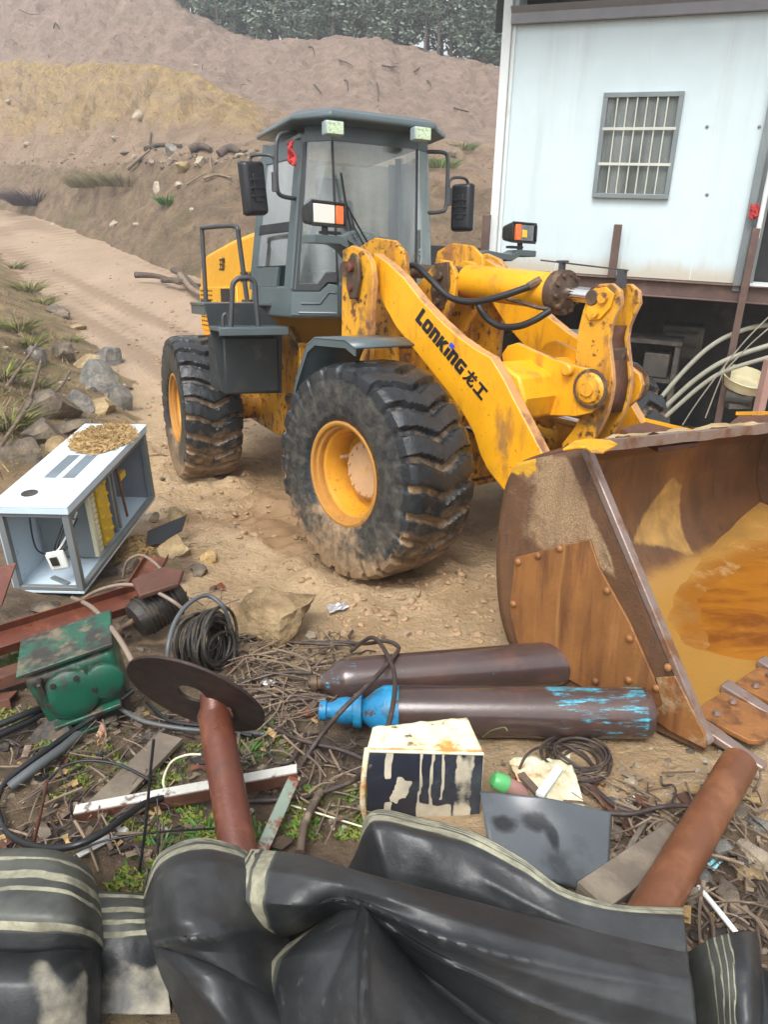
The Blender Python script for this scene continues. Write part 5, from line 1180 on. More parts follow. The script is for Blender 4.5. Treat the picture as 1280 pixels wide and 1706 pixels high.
belt('c', [[(268, 1510, .02), (300, 1470, .02), (345, 1450, .02), (400, 1450, .02), (450, 1475, .02)],
           [(244, 1482, .14), (266, 1426, .32), (325, 1399, .37), (385, 1409, .35), (428, 1433, .28)],
           [(243, 1508, .22), (272, 1462, .42), (332, 1438, .47), (402, 1448, .42), (445, 1470, .30)],
           [(247, 1550, .20), (292, 1540, .42), (350, 1536, .45), (420, 1540, .34), (475, 1555, .2)],
           [(258, 1580, .16), (305, 1578, .36), (385, 1590, .36), (450, 1600, .24), (505, 1615, .14)],
           [(272, 1625, .15), (330, 1625, .37), (400, 1640, .32), (462, 1650, .22), (525, 1660, .12)],
           [(300, 1690, .12), (370, 1695, .30), (430, 1700, .26), (490, 1705, .18), (550, 1710, .08)],
           [(340, 1800, .02), (410, 1810, .12), (470, 1810, .1), (530, 1810, .06), (590, 1810, .0)]],
     [(1.03, .05), (1.15, .05), (1.27, .04), (1.50, .14)], 'tall rounded fold of black rubber belt with a striped rim below the rusty pipe', dust=lambda u, v: 0, creases=((.35, 3.9, 2.9, 3.2, .05, .18), (.35, 3.9, 2.6, 5.2, -.05, .22), (.35, 3.9, 1.4, 6.8, .045, .2), (3.6, 2.6, 3.9, 5.5, -.04, .3)))
belt('d', [[(432, 1450, .05), (520, 1455, .08), (620, 1485, .10), (760, 1515, .10), (950, 1560, .08), (1150, 1600, .04)],
           [(418, 1417, .36), (510, 1429, .43), (600, 1456, .45), (760, 1497, .38), (950, 1546, .31), (1145, 1592, .22)],
           [(402, 1448, .40), (500, 1462, .51), (605, 1484, .50), (760, 1535, .43), (950, 1590, .37), (1152, 1640, .25)],
           [(398, 1498, .36), (490, 1505, .47), (590, 1500, .46), (745, 1572, .41), (950, 1642, .34), (1160, 1700, .2)],
           [(412, 1545, .27), (488, 1535, .34), (572, 1512, .38), (728, 1606, .33), (935, 1700, .25), (1166, 1765, .1)],
           [(430, 1572, .18), (500, 1550, .22), (575, 1528, .24), (725, 1650, .2), (930, 1790, .1), (1172, 1850, .0)]],
     [(.05, .06), (.15, .04), (.24, .03), (.42, .14)], 'largest black belt roll, open striped end at left and sweeping to the lower right', along='u', creases=((1.9, 3.6, 4.6, 3.9, .05, .16), (1.9, 3.3, 4.8, 2.2, .04, .22), (1.5, 2.9, .6, 4.2, -.035, .2), (2.2, 4.3, 4.2, 4.9, -.05, .25)))
belt('e', [[(566, 1522, .20), (582, 1509, .34), (596, 1503, .39), (612, 1508, .38), (628, 1522, .28)],
           [(500, 1562, .18), (548, 1540, .38), (598, 1528, .46), (624, 1540, .46), (690, 1606, .22)],
           [(440, 1608, .18), (515, 1592, .38), (596, 1585, .47), (626, 1605, .47), (770, 1690, .18)],
           [(425, 1665, .12), (505, 1670, .33), (596, 1670, .42), (628, 1690, .43), (860, 1760, .1)],
           [(435, 1770, .03), (520, 1790, .2), (600, 1800, .28), (640, 1820, .28), (900, 1840, .0)]],
     [(.05, .06), (.14, .04), (.22, .03), (.36, .12)], 'peaked tunnel-like fold of black belt with a sharp crease under the big roll', along='u', creases=((2.5, .1, 2.9, 4, .05, .10), (2.2, .3, 1.2, 3.6, -.04, .2), (2.9, .4, 3.7, 3., -.03, .2)))
belt('g', [[(598, 1445, .06), (616, 1357, .36), (700, 1365, .36), (790, 1389, .34), (870, 1433, .30), (940, 1483, .24), (1030, 1509, .2), (1138, 1515, .16)],
           [(580, 1452, .10), (622, 1385, .36), (700, 1396, .37), (790, 1422, .34), (870, 1464, .30), (940, 1505, .25), (1030, 1526, .21), (1139, 1534, .16)],
           [(566, 1460, .10), (640, 1455, .27), (710, 1462, .29), (800, 1492, .27), (870, 1526, .25), (950, 1556, .22), (1040, 1578, .19), (1143, 1585, .14)],
           [(585, 1500, .02), (650, 1530, .14), (720, 1540, .14), (800, 1570, .12), (870, 1600, .1), (950, 1625, .08), (1040, 1645, .06), (1150, 1660, .02)]],
     [(.06, .07), (.20, .06), (.34, .05), (.58, .17)], 'upright rubber belt with a wavy layered edge in front of the dripped tin', dust=lambda u, v: .0, creases=((1.0, .3, 1.1, 2.6, .05, .14), (.5, .4, .7, 2.6, -.04, .2), (3.2, 1.6, 6.2, 1.7, .02, .2)))
belt('h', [[(1146, 1590, .05), (1182, 1568, .16), (1225, 1556, .22), (1250, 1553, .22), (1262, 1566, .16), (1266, 1610, .05), (1330, 1640, .1)],
           [(1156, 1640, .05), (1196, 1628, .2), (1236, 1620, .25), (1256, 1620, .24), (1266, 1635, .16), (1270, 1670, .06), (1340, 1700, .1)],
           [(1166, 1700, .04), (1206, 1700, .16), (1240, 1700, .2), (1258, 1700, .19), (1266, 1710, .12), (1270, 1740, .04), (1345, 1770, .05)],
           [(1180, 1800, .0), (1216, 1800, .06), (1246, 1800, .08), (1262, 1800, .08), (1270, 1810, .04), (1280, 1840, .0), (1350, 1860, .0)]],
     [(.95, .05), (1.25, .04), (1.5, .03), (1.75, .04)], 'narrow upright fold of belt at the lower right corner', along='u', dust=lambda u, v: .15)

# ---------------- gas cylinders
def gas(a, b, r, cap, label, seed):
    d = (b-a).normalized(); L_ = (b-a).length; mb = MB()
    sh = r*.95; prof = [(r*.26, 0), (r*.30, .03), (r*.55, .03+sh*.35), (r*.82, .03+sh*.7), (r*.97, .03+sh), (r, .05+sh)]
    n = 26; prof += [(r, .05+sh+(L_-.10-sh)*k/n) for k in range(1, n)]+[(r, L_-.045), (r*.97, L_-.02), (r*.90, L_-.004), (r*.7, L_)]
    mb.lathe(prof, a, d, 40); mb.attr = {'blue': []}
    for p in mb.v:
        t = (p-a).dot(d)/L_; k = fbm(p.x*3, p.y*3+p.z*4, 3, seed)
        mb.attr['blue'].append((.44+.30*k if .66 < t < .97 else .20+.35*k) if cap else (.40 if t < .17 else .05))
    o = mb.build('gas_cylinder', m_cyl, ang=40); tag(o, label, 'gas cylinder', 'gas cylinders lying by the bucket')
    nk = MB()
    if cap:
        nk.lathe([(.028, -.155), (.045, -.15), (.047, -.12), (.036, -.115), (.036, -.10), (.058, -.06), (.062, -.03), (.058, .0), (.075, .005), (.078, .04), (.06, .045)], a, d, 28)
        nk.build('valve_cap', m_blue, o)
        sh2 = MB(); sh2.lathe([(rr_+.0018, h_) for rr_, h_ in prof[1:6]]+[(r+.0018, .10+sh)], a, d, 40); sh2.build('shoulder_paint', m_blue, o)
    else:
        nk.lathe([(.040, -.02), (.042, .01), (.034, .015), (.034, .05)], a, d, 24); nk.lathe([(.0, -.035), (.022, -.03), (.022, -.0)], a, d, 16); nk.build('neck_ring', m_greasy, o)
    return o
ca, cb_ = G(524, 1138, .10), G(953, 1103, .13); gas(ca, cb_, .112, False, 'dark brown gas cylinder without a cap, lying against the foot of the bucket', 1)
ca, cb_ = G(588, 1184, .12), G(1084, 1188, .125); gas(ca, cb_, .114, True, 'gas cylinder with bright blue capped neck, in front of the brown capless one', 2)

# ---------------- electrical cabinet on its side
cw_, ch_, cl_ = .47, .64, 1.44
cN = G(141, 993, .0); cN.z += .015
Lx = V((.05, 1, .035)).normalized(); Wx = V((-1, .05, .0)).normalized(); Hx = Lx.cross(-Wx); Hx = Hx if Hx.z > 0 else -Hx
Hx = (Hx+V((-.03, 0, 0))).normalized()
MC = M.Identity(4)
for i in range(3): MC[i][0] = Wx[i]; MC[i][1] = Lx[i]; MC[i][2] = Hx[i]; MC[i][3] = cN[i]
cb = empty('electrical_cabinet', MC, 'pale blue electrical cabinet lying on its side with its insides showing, by the road edge', 'cabinet')
t_ = .025
tp = MB(); tp.box((cw_/2, cl_/2, ch_-.008), (cw_+.03, cl_+.03, .016)); tp.box((cw_/2, -.008, ch_-.035), (cw_+.03, .012, .04)); tp.box((-.008, cl_/2, ch_-.035), (.012, cl_+.0, .04)); top = tp.build('side_panel', m_cab, cb, bevel=.003)
vt = MB()
for k in range(22):
    for q in (.35, .62): vt.box((cw_*q, .42+.018*k, ch_+.001), (.085, .007, .003))
vt.build('vent_slots', m_black, top)
hl_ = MB(); hl_.lathe([(0, 0), (.052, 0), (.052, .003), (0, .003)], (cw_*.66, .17, ch_), (0, 0, 1), 24); hl_.build('cable_hole', m_grime, top)
MB().box((cw_-.006, cl_/2, ch_/2), (.012, cl_, ch_-.03)).build('base_panel', m_cab, cb, bevel=.002)
MB().box((cw_/2, cl_/2, .008), (cw_, cl_, .016)).build('lower_panel', m_cab, cb, bevel=.002)
MB().box((cw_/2, cl_-.01, ch_/2), (cw_-.02, .014, ch_-.04)).build('end_panel', m_cabin, cb)
for x_ in (.022, cw_-.025):
    for y_ in (.022, cl_-.022):
        if x_ > .1 and y_ > 1: continue
        fm = MB(); fm.box((x_, y_, ch_/2), (.044, .044, ch_-.04)); fm.build('frame_post', m_cabgrey, cb, bevel=.003)
fm = MB(); fm.box((.02, cl_/2, .03), (.04, cl_-.09, .03)); fm.box((.02, cl_/2, ch_-.075), (.04, cl_-.09, .03)); fm.box((cw_/2, .02, .03), (cw_-.09, .035, .03)); fm.box((cw_/2, .02, ch_-.07), (cw_-.09, .035, .03)); fm.build('frame_rail', m_cabgrey, cb, bevel=.002)
MB().box((cw_*.5, .40, ch_/2), (cw_*.8, .012, ch_-.1)).build('divider', m_cabgrey, cb)
yb = MB(); yb.box((.06, .60, ch_*.5), (.03, .16, ch_*.80))
for k in range(10): yb.box((.042, .55+.10*(k % 2), .10+.045*k), (.02, .05, .022))
yb.build('yellow_board', m_ylw, cb, bevel=.003)
tbk = MB()
for k in range(11): tbk.box((.055, .44, .09+.042*k), (.035, .05, .034))
tbk.box((.05, .385, ch_*.5), (.03, .03, ch_*.8)); tbk.build('terminal_block', m_cream, cb, bevel=.003)
tb2 = MB(); tb2.box((.06, .76, ch_*.5), (.03, .03, ch_*.82)); tb2.box((.06, .82, ch_*.5), (.03, .025, ch_*.82)); tb2.build('terminal_rail', m_cabgrey, cb, bevel=.002)
MB().box((.07, 1.02, ch_*.62), (.03, .10, .05)).build('yellow_tab', m_ylw, cb)
cr_ = MB(); cr_.box((.05, .93, ch_*.5), (.012, .02, ch_*.75), M.Rotation(.12, 3, 'X')); cr_.build('copper_strip', m_rustpipe, cb)
wi = MB()
for k in range(5): wi.tube(catmull([(.10+.02*k, .30, .40), (.12+.03*k, .22, .33-.02*k), (.14+.02*k, .16, .25), (.20, .10, .22)], 6), .005, 6)
wi.tube(catmull([(.26, .03, ch_-.06), (.27, .02, .40), (.26, .03, .30), (.22, .08, .24)], 6), .006, 6); wi.build('loose_wire', m_dark, cb)
wi = MB(); wi.tube(catmull([(.12, .35, .42), (.13, .25, .36), (.17, .15, .27), (.20, .1, .24)], 6), .007, 6); wi.build('white_wire', m_white, cb)
so_ = MB(); so_.box((.17, .07, .21), (.13, .03, .13), M.Rotation(.2, 3, 'Y')); sk = so_.build('socket_box', m_white, cb, bevel=.012, seg=3); MB().box((.18, .052, .21), (.05, .012, .06), M.Rotation(.2, 3, 'Y')).build('socket_face', m_grime, sk)
MB().box((.21, .12, .024), (.16, .035, .012), M.Rotation(.5, 3, 'Z')).build('label_strip', m_cabgrey, cb)
# straw heaped on it and beside it
def strawheap(c, ax1, ax2, n, hh, seed, surfn=None):
    rnd = random.Random(seed); b = MB()
    for _ in range(n):
        a = rnd.uniform(0, 6.283); r = math.sqrt(rnd.random()); p = c+ax1*(r*math.cos(a))+ax2*(r*math.sin(a)); h = hh*(1-r*r)*rnd.uniform(.2, 1)
        if surfn: p.z = surfn(p)
        p = p+V((0, 0, h+.004)); t = V((rnd.gauss(0, 1), rnd.gauss(0, 1), rnd.gauss(0, .35))).normalized()*rnd.uniform(.012, .05); s = t.orthogonal().normalized()*rnd.uniform(.0015, .004)
        b.add([p-t-s, p-t+s, p+t+s, p+t-s], [(0, 1, 2, 3)])
    return b
sp = MC @ V((cw_*.42, 1.13, ch_+.004)); sb = strawheap(sp, Wx*.22, Lx*.30, 3000, .030, 3, None)
mound = MB(); rows = []
for i in range(9): rows.append([sp+Wx*(.205*i/8*math.cos(j*.3142)*(1+.45*fbm(j*.7, 2)))+Lx*(.29*i/8*math.sin(j*.3142)*(1+.45*fbm(j*.7, 5)))+V((0, 0, .014*(1-(i/8)**2)+.003*fbm(i, j)))  for j in range(20)])
mound.grid(rows, closed_u=True); k0 = len(mound.v)
mound.add(sb.v, sb.f); tag(mound.build('straw', m_straw, ang=180), 'thin spread of straw coloured sawdust on top of the fallen cabinet', 'straw', None, 'stuff')
gs = lambda p: gz(p.x, p.y)
hb = strawheap(G(228, 905, .06), V((.20, .05, 0)), V((-.06, .28, 0)), 2600, .10, 4, gs)
rows = []; hc_ = G(228, 905, .06)
for i in range(9):
    r = []
    for j in range(20):
        p = hc_+V((.20, .05, 0))*(i/8*math.cos(j*.3142))+V((-.06, .28, 0))*(i/8*math.sin(j*.3142)); p.z = gz(p.x, p.y)+.085*(1-(i/8)**2)+.02*fbm(p.x*8, p.y*8)*(1-i/8)-.01; r.append(p)
    rows.append(r)
hb.grid(rows, closed_u=True); tag(hb.build('straw', m_straw, ang=180), 'heap of straw and chaff beside the open side of the fallen cabinet', 'straw', None, 'stuff')
# ---------------- scrap around it
def slab(name, q, th, m, label, cat, group=None, bevel=.003, up=None):
    P = [G(*p) for p in q]; n = (P[1]-P[0]).cross(P[2]-P[0]).normalized()
    return tag(MB().prism(P, n*th).build(name, m, bevel=bevel), label, cat, group)
slab('bent_plate', [(246, 884, .16), (312, 857, .20), (303, 884, .10), (268, 905, .08), (243, 908, .08)], .006, m_dark, 'black sheet metal offcut resting on rocks beside the cabinet', 'metal plate')
def channel(name, a, b, wd, ht, m, label, cat='steel beam', group='rusty steel sections in the scrap at the left', th=.008, roll=0.):
    d = (b-a).normalized(); s = d.cross(V((0, 0, 1))).normalized(); u = s.cross(d)
    if roll: R = M.Rotation(roll, 3, d); s = R @ s; u = R @ u
    sec = [(-wd/2, 0), (-wd/2, ht), (-wd/2+th, ht), (-wd/2+th, th), (wd/2-th, th), (wd/2-th, ht), (wd/2, ht), (wd/2, 0)]
    return tag(MB().prism([a+s*x+u*z for x, z in sec], b-a).build(name, m, bevel=.002), label, cat, group)
channel('channel_beam', G(-60, 1092, .12), G(262, 990, .16), .17, .06, m_rustred, 'long red-brown steel channel in front of the fallen cabinet', roll=.25)
channel('channel_beam', G(-60, 1140, .10), G(104, 1088, .12), .15, .06, m_rust, 'dark rusty steel channel pointing at the green gearbox', roll=2.9)
channel('channel_beam', G(-50, 1168, .04), G(22, 1157, .05), .10, .05, m_rust, 'short end of dark rusty steel below the longer channels', roll=2.9)
slab('rusty_bracket', [(-30, 950, .30), (26, 938, .38), (2, 1010, .12), (-30, 1010, .12)], .012, m_rustred, 'brown rusty plate corner at the left edge in front of the cabinet', 'metal plate')
channel('channel_beam', G(222, 998, .06), G(262, 930, .14), .15, .05, m_rustred, 'short red-brown channel standing up between the straw and the cables', roll=.2)
slab('rusty_bracket', [(285, 1012, .10), (312, 985, .12), (310, 1000, .06), (296, 1024, .05)], .010, m_rustred, 'small red-oxide flat bar beside the cable coil', 'metal plate')
# green gearbox with its pulley and rusted motor
gc = G(165, 1196, -.05); R_g = M.Translation(gc) @ M.Rotation(.35, 4, 'Z') @ M.Rotation(-.20, 4, 'Y')
ge = empty('gearbox', R_g, 'oily green gearbox casting lying among cables and rusty channels', 'gearbox')
h = MB(); h.hexa([(-.17, -.13, .04), (.17, -.13, .04), (.17, .16, .04), (-.17, .16, .04), (-.20, -.10, .40), (.20, -.10, .40), (.20, .18, .42), (-.20, .18, .42)]); h.build('housing', m_green, ge, bevel=.03, seg=3)
h = MB(); h.lathe([(.12, 0), (.12, .03), (.10, .045), (.06, .05), (0, .05)], (-.03, -.115, .27), (0, -1, .12), 32); h.lathe([(.085, 0), (.085, .03), (.07, .04), (0, .04)], (.12, -.115, .28), (0, -1, .12), 28); h.build('bearing_cover', m_green, ge, bevel=.004)
h = MB(); h.box((0, -.15, .15), (.30, .05, .02)); h.box((-.02, -.16, .08), (.26, .04, .02)); h.box((-.13, -.13, .34), (.02, .06, .10)); h.box((.0, .04, .43), (.42, .30, .02)); h.build('rib', m_green, ge, bevel=.005)
h = MB()
for k in range(6): h.lathe([(.012, 0), (.012, .012), (0, .013)], (-.03+.10*math.cos(k*1.047), -.15, .27+.10*math.sin(k*1.047)), (0, -1, .12), 8)
bo_ = h.build('cover_bolts', m_grime, ge); bo_['kind'] = 'stuff'
h = MB(); h.lathe([(.05, -.03), (.10, -.03), (.11, -.02), (.09, 0), (.11, .02), (.11, .03), (.09, .045), (.11, .06), (.10, .075), (.05, .075)], (-.17, -.16, .05), (-.25, -.5, 1), 30); h.build('pulley', m_grime, ge)
mg_ = G(268, 1052, .02); mt_ = empty('electric_motor', M.Translation(mg_) @ M.Rotation(.6, 4, 'Z'), 'rusty grimy electric motor behind the green gearbox', 'motor')
h = MB(); h.lathe([(.06, -.16), (.10, -.15), (.11, -.12), (.11, .12), (.10, .15), (.05, .16)], (0, 0, .17), (1, .2, .25), 30)
for k in range(9): h.lathe([(.11, -.10+.024*k), (.122, -.10+.024*k), (.122, -.094+.024*k), (.11, -.094+.024*k)], (0, 0, .17), (1, .2, .25), 30)
h.build('motor_body', m_grime, mt_, ang=30)
h = MB(); h.prism([(-.12, -.10, .30), (.10, -.12, .32), (.17, -.02, .34), (.10, .10, .33), (-.10, .10, .30)], (0, 0, .035)); h.build('terminal_cover', m_rust, mt_, bevel=.01)
h = MB(); h.lathe([(.02, 0), (.02, .1), (.05, .1), (.05, .16), (.0, .16)], (-.14, -.02, .14), (-1, -.2, -.2), 16); h.build('shaft', m_greasy, mt_)
# coil of dark cable
def coil(c, ax, r, turns, rad, spread, seed, m, label, cat, name):
    rnd = random.Random(seed); ax = V(ax).normalized(); u = ax.orthogonal().normalized(); w_ = ax.cross(u); b = MB()
    for t in range(turns):
        ph = rnd.uniform(0, 6.28); rr = r*rnd.uniform(.62, 1.05); o = ax*rnd.uniform(-spread, spread)+V((rnd.gauss(0, .012), rnd.gauss(0, .012), rnd.gauss(0, .012))); tl = V((rnd.gauss(0, .14), rnd.gauss(0, .14), rnd.gauss(0, .14)))
        b.tube([c+o+(u*math.cos(a)+w_*math.sin(a))*rr*(1+.05*math.sin(2*a+ph))+tl*math.sin(a+ph)*rr for a in [2*math.pi*k/30 for k in range(30)]], rad, 6, closed=True)
    return tag(b.build(name, m, ang=60), label, cat)
coil(G(345, 1072, .13), (.9, -.35, .25), .16, 34, .009, .085, 3, m_grime, 'thick upright coil of black cable beside the boulder', 'cable coil', 'cable_coil')
coil(G(955, 1266, .02), (.05, .1, 1), .13, 9, .007, .025, 5, m_cable, 'flat coil of dark wire rope lying on sand below the cylinders', 'cable coil', 'cable_coil')
# ---------------- flanged pipe stand
dc = G(325, 1161, .46); dv = (dc-CAM).normalized(); mj = (RT*230-UP*97).normalized(); mn = (-RT*.39-UP*.92)
mj = (mj-dv*mj.dot(dv)).normalized(); mn = (mn-dv*mn.dot(dv)-mj*mn.dot(mj)).normalized()
nn = (mn*.945-dv*.33).normalized(); e1 = mj; e2 = nn.cross(e1).normalized(); rd_ = 122*depth(dc)/F_PX
dk = MB(); n_ = 72; outr = [dc+(e1*math.cos(2*math.pi*k/n_)+e2*math.sin(2*math.pi*k/n_))*rd_ for k in range(n_)]
# a slot is cut out of the disc
sc0 = dc+e1*(-.02*rd_); hole = []
for k in range(n_):
    a = 2*math.pi*k/n_; p = dc+e1*(rd_*(-.06+.20*math.cos(a)))+e2*(rd_*(.05+.24*math.sin(a)*(1 if e2.dot(UP) > 0 else -1)))
    hole.append(p)
dn = nn*.012; vs = outr+hole+[p-dn for p in outr]+[p-dn for p in hole]; fs = []
for k in range(n_):
    k2 = (k+1) % n_; fs += [(k, k2, n_+k2, n_+k), (2*n_+k2, 2*n_+k, 3*n_+k, 3*n_+k2), (k, 2*n_+k, 2*n_+k2, k2), (n_+k, n_+k2, 3*n_+k2, 3*n_+k)]
dk.add(vs, fs)
ps = empty('flanged_pipe', M.Translation(dc), 'rusty pipe ending in a big round dark flange plate, left of the cylinders', 'pipe')
mdisc = mat('dark_flange_steel', (.024, .012, .010), .55, .1, [dict(c=(.045, .02, .014), s=5., lo=.5, hi=.7)], .2, 40., var=.2)
ob = dk.build('flange_disc', mdisc, None, bevel=.002); ob.parent = ps; ob.matrix_local = M.Translation(-dc)
pa, pb, pc_ = G(357, 1158, .45), G(358, 1195, .40), G(402, 1445, .10); rpx = 27*depth(pb)/F_PX
pm = MB(); pm.tube(catmull([pa, pa.lerp(pb, .85), pb], 4)+[pb.lerp(pc_, k/10) for k in range(1, 11)], [rpx*.88]*4+[rpx*.9, rpx*.93, rpx*1.0]+[rpx*1.02]*12, 28)
ob = pm.build('pipe_shaft', m_rustred, ps, M.Translation(-dc), ang=50)
wb_ = MB(); wb_.tube([pb+(RT*math.cos(a)-FWD.cross(RT)*0+V((0, .5, .85)).normalized()*math.sin(a))*rpx*.98+((pc_-pb).normalized())*.008*math.sin(5*a) for a in [2*math.pi*k/26 for k in range(26)]], .009, 6, closed=True); wb_.build('weld_bead', m_rust, ps, M.Translation(-dc))
# right-hand pipe
pa, pb = G(1232, 1272, .15), G(1062, 1560, .05); rp2 = 29*depth(pa)/F_PX
pm = MB(); pm.tube([pa.lerp(pb, k/14) for k in range(15)], [rp2*(1+.012*math.sin(k*1.7)) for k in range(15)], 32, caps=False)
pm.tube([pa.lerp(pb, k/14) for k in range(15)], [rp2*.92]*15, 32, caps=False)
o = pm.build('rusty_pipe', m_rustpipe, ang=50); tag(o, 'orange-brown rusty pipe leaning from the belt heap up to the bucket tooth', 'pipe')
em = MB(); d_ = (pb-pa).normalized(); em.lathe([(rp2*.2, .0), (rp2*.90, .0), (rp2*.98, .006), (rp2*1.004, .02)], pa, d_, 32); em.build('pipe_end', m_rustpipe, o)
# ---------------- dripped tin and grey panel
zt0 = G(700, 1252, .30).z
def Wz(px, py, z): d = ray(px, py); return CAM+d*((z-CAM.z)/d.z)
TFL, TFR, TBR, TBL = Wz(612, 1251, zt0), Wz(806, 1256, zt0), Wz(778, 1196, zt0), Wz(622, 1212, zt0)
drop = V((0, -.03, -.34)); tn = empty('paint_tin', M.Translation((TFL+TBR)/2), 'big square tin with a rusty cream lid and dark sides streaked by pale drips', 'tin')
off = M.Translation(-((TFL+TBR)/2))
rows = [[TFL.lerp(TFR, i/24).lerp(TBL.lerp(TBR, i/24), j/14)+V((0, 0, .008*fbm(i*.3, j*.3, 2, 5))) for i in range(25)] for j in range(15)]
b = MB(); b.grid(rows); b.attr = {'rustedge': [max(0, 1-j/5.)*.9 for j in range(15) for i in range(25)]}; b.build('lid', m_tin, tn, off, solid=.006, ang=180)
b = MB(); rows = []; at = []
for j in range(60):
    v = j/59; r = []
    for i in range(70):
        u = i/69; p = TFL.lerp(TFR, u)+drop*v+V((0, -.035*math.sin(math.pi*v)*(1-u)*.8, 0)); r.append(p)
        s = 0
        for c_, w_, v1 in ((.47, .018, .85), (.57, .020, .72), (.665, .018, .62)): s = max(s, (1-sm((abs(u-c_+.03*v+.008*math.sin(v*9+c_*30)+.012*fbm(v*4, c_*9, 2))-w_*.42*(1-.5*v))/(w_*.5)))*sm((v1-v)/.05))
        s = max(s, (1-sm((abs(u-.85+.02*v+.02*fbm(v*5, 2.))-.06)/.05))*(.62+.3*fbm(u*9, v*3, 2, 6.)))
        bl = math.hypot((u-.25-.06*math.sin(v*5))/.085, (v-.44)/.20); s = max(s, 1-sm((bl-.75+.35*fbm(u*14, v*8, 2))/.25))
        s = max(s, (1-sm((abs(u-.20+.02*math.sin(v*7))-.022)/.02))*sm((.36-v)/.1)); s = max(s, (1-sm((abs(u-.19+.10*(v-.6))-.022)/.02))*sm((v-.58)/.05))
        s = max(s, sm((v-.62+.35*abs(u-.62))/.10)*sm((u-.40)/.06)*sm((.80-u)/.1)*.9)
        at.append(s)
    rows.append(r)
b.grid(rows); b.attr = {'drip': at}; b.build('front_side', m_tindark, tn, off, ang=180, solid=.004)
b = MB(); b.add([TFL, TBL, TBL+drop, TFL+drop], [(0, 1, 2, 3)]); b.add([TFR, TBR, TBR+drop, TFR+drop], [(0, 1, 2, 3)]); b.add([TBL, TBR, TBR+drop, TBL+drop], [(0, 1, 2, 3)]); b.build('other_sides', m_tin, tn, off, solid=.004)
b = MB(); b.tube(catmull([TFL+V((0, 0, .01)), TFL+drop*.3+V((-.012, -.02, 0)), TFL+drop*.6+V((-.015, -.035, 0)), TFL+drop], 6), .011, 8); b.tube([TFL, TFR], .006, 6); b.build('tin_rim', m_tin, tn, off)
rows = surf([[G(800, 1319, .26), G(900, 1328, .27), G(960, 1340, .26), G(1019, 1354, .24)], [G(808, 1370, .22), G(905, 1380, .20), G(960, 1395, .19), G(1016, 1415, .16)], [G(820, 1450, .14), G(905, 1465, .11), G(960, 1480, .09), G(1012, 1490, .08)]], 8, 8)
b = MB(); b.grid(rows); na_ = len(rows[0]); b.attr = {'stain': [max(1.2-math.hypot((j/(na_-1)-.30)/.13, (i/(len(rows)-1)-.42)/.22), 1.15-math.hypot((j/(na_-1)-.40-.25*(i/(len(rows)-1)-.5))/.10, (i/(len(rows)-1)-.55)/.28), 1.1-math.hypot((j/(na_-1)-.12)/.12, (i/(len(rows)-1)-.5)/.2)) for i in range(len(rows)) for j in range(na_)]}; tag(b.build('sheet', m_panel, ang=180, solid=.006), 'flat dark grey sheet with wet black stains leaning between the tin and the timber', 'sheet')
# ---------------- timber, bars, sticks
def bar(name, a, b, wd, ht, m, label, cat, group=None, roll=0., bevel=.003, taper=1.):
    d = (b-a).normalized(); s = d.cross(V((0, 0, 1))).normalized(); u = s.cross(d); R = M.Rotation(roll, 3, d); s = R @ s*wd/2; u = R @ u*ht/2
    return tag(MB().hexa([a-s-u, a+s-u, b+s*taper-u, b-s*taper-u, a-s+u, a+s+u, b+s*taper+u, b-s*taper+u]).build(name, m, bevel=bevel), label, cat, group)
bar('timber', G(985, 1500, .08), G(1135, 1395, .10), .12, .05, m_woodp, 'greenish weathered timber beside the right-hand rusty pipe', 'timber')
ab = empty('angle_bar', G(310, 1335, .06), 'long white-painted angle bar lying across the debris behind the belts', 'angle bar'); a_, b_ = G(122, 1357, .05)-ab.location, G(495, 1288, .12)-ab.location
d_ = (b_-a_).normalized(); s_ = d_.cross(V((0, 0, 1))).normalized(); u_ = s_.cross(d_)
MB().prism([a_, a_-s_*.045, a_-s_*.045+u_*.005, a_+u_*.005], b_-a_).build('top_leg', m_whitebar, ab); MB().prism([a_, a_-u_*.05, a_-u_*.05+s_*.005, a_+s_*.005], b_-a_).build('side_leg', m_rust, ab)
bar('flat_bar', G(432, 1425, .06), G(492, 1292, .10), .045, .02, m_peel, 'flat bar with peeling pale green and red paint rising behind the belt roll', 'metal bar', roll=.5)
bar('wooden_plank', G(165, 1350, .02), G(285, 1228, .04), .12, .025, m_woodp, 'short weathered grey plank half sunk in soil behind the hose loop', 'plank')
bar('white_strip', G(128, 1425, .03), G(212, 1380, .04), .03, .008, m_whitebar, 'small white plastic strip near the left striped belt', 'strip')
bar('flat_bar', G(985, 1310, .03), G(1060, 1392, .03), .035, .012, m_rust, 'rusty flat bar lying in rubble right of the grey sheet', 'metal bar')
bar('flat_bar', G(1062, 1330, .08), G(1092, 1350, .0), .05, .012, m_rust, 'small upright rusty plate in rubble left of the right-hand pipe', 'metal bar')
bar('flat_bar', G(1040, 1430, .05), G(1075, 1370, .05), .02, .02, m_woodp, 'thin wooden stake in the rubble above the timber', 'stake')
def cable(pts, r, m, label, cat='cable', group=None, name=None, n=7, twist=False):
    P = catmull([G(*q) for q in pts], 8)
    return tag(MB().tube(P, r, n).build(name or cat.replace(' ', '_'), m, ang=60), label, cat, group)
WR = 'wire rope and cable ends tangled around the cylinders'
cable([(500, 1072, .03), (560, 1070, .05), (610, 1072, .10), (642, 1068, .2), (664, 1078, .22), (655, 1095, .24), (620, 1135, .25), (575, 1178, .22), (535, 1225, .10), (505, 1270, .03), (480, 1312, .02)], .011, m_cable, 'wire rope looping over the neck end of the brown cylinder', 'wire rope', WR)
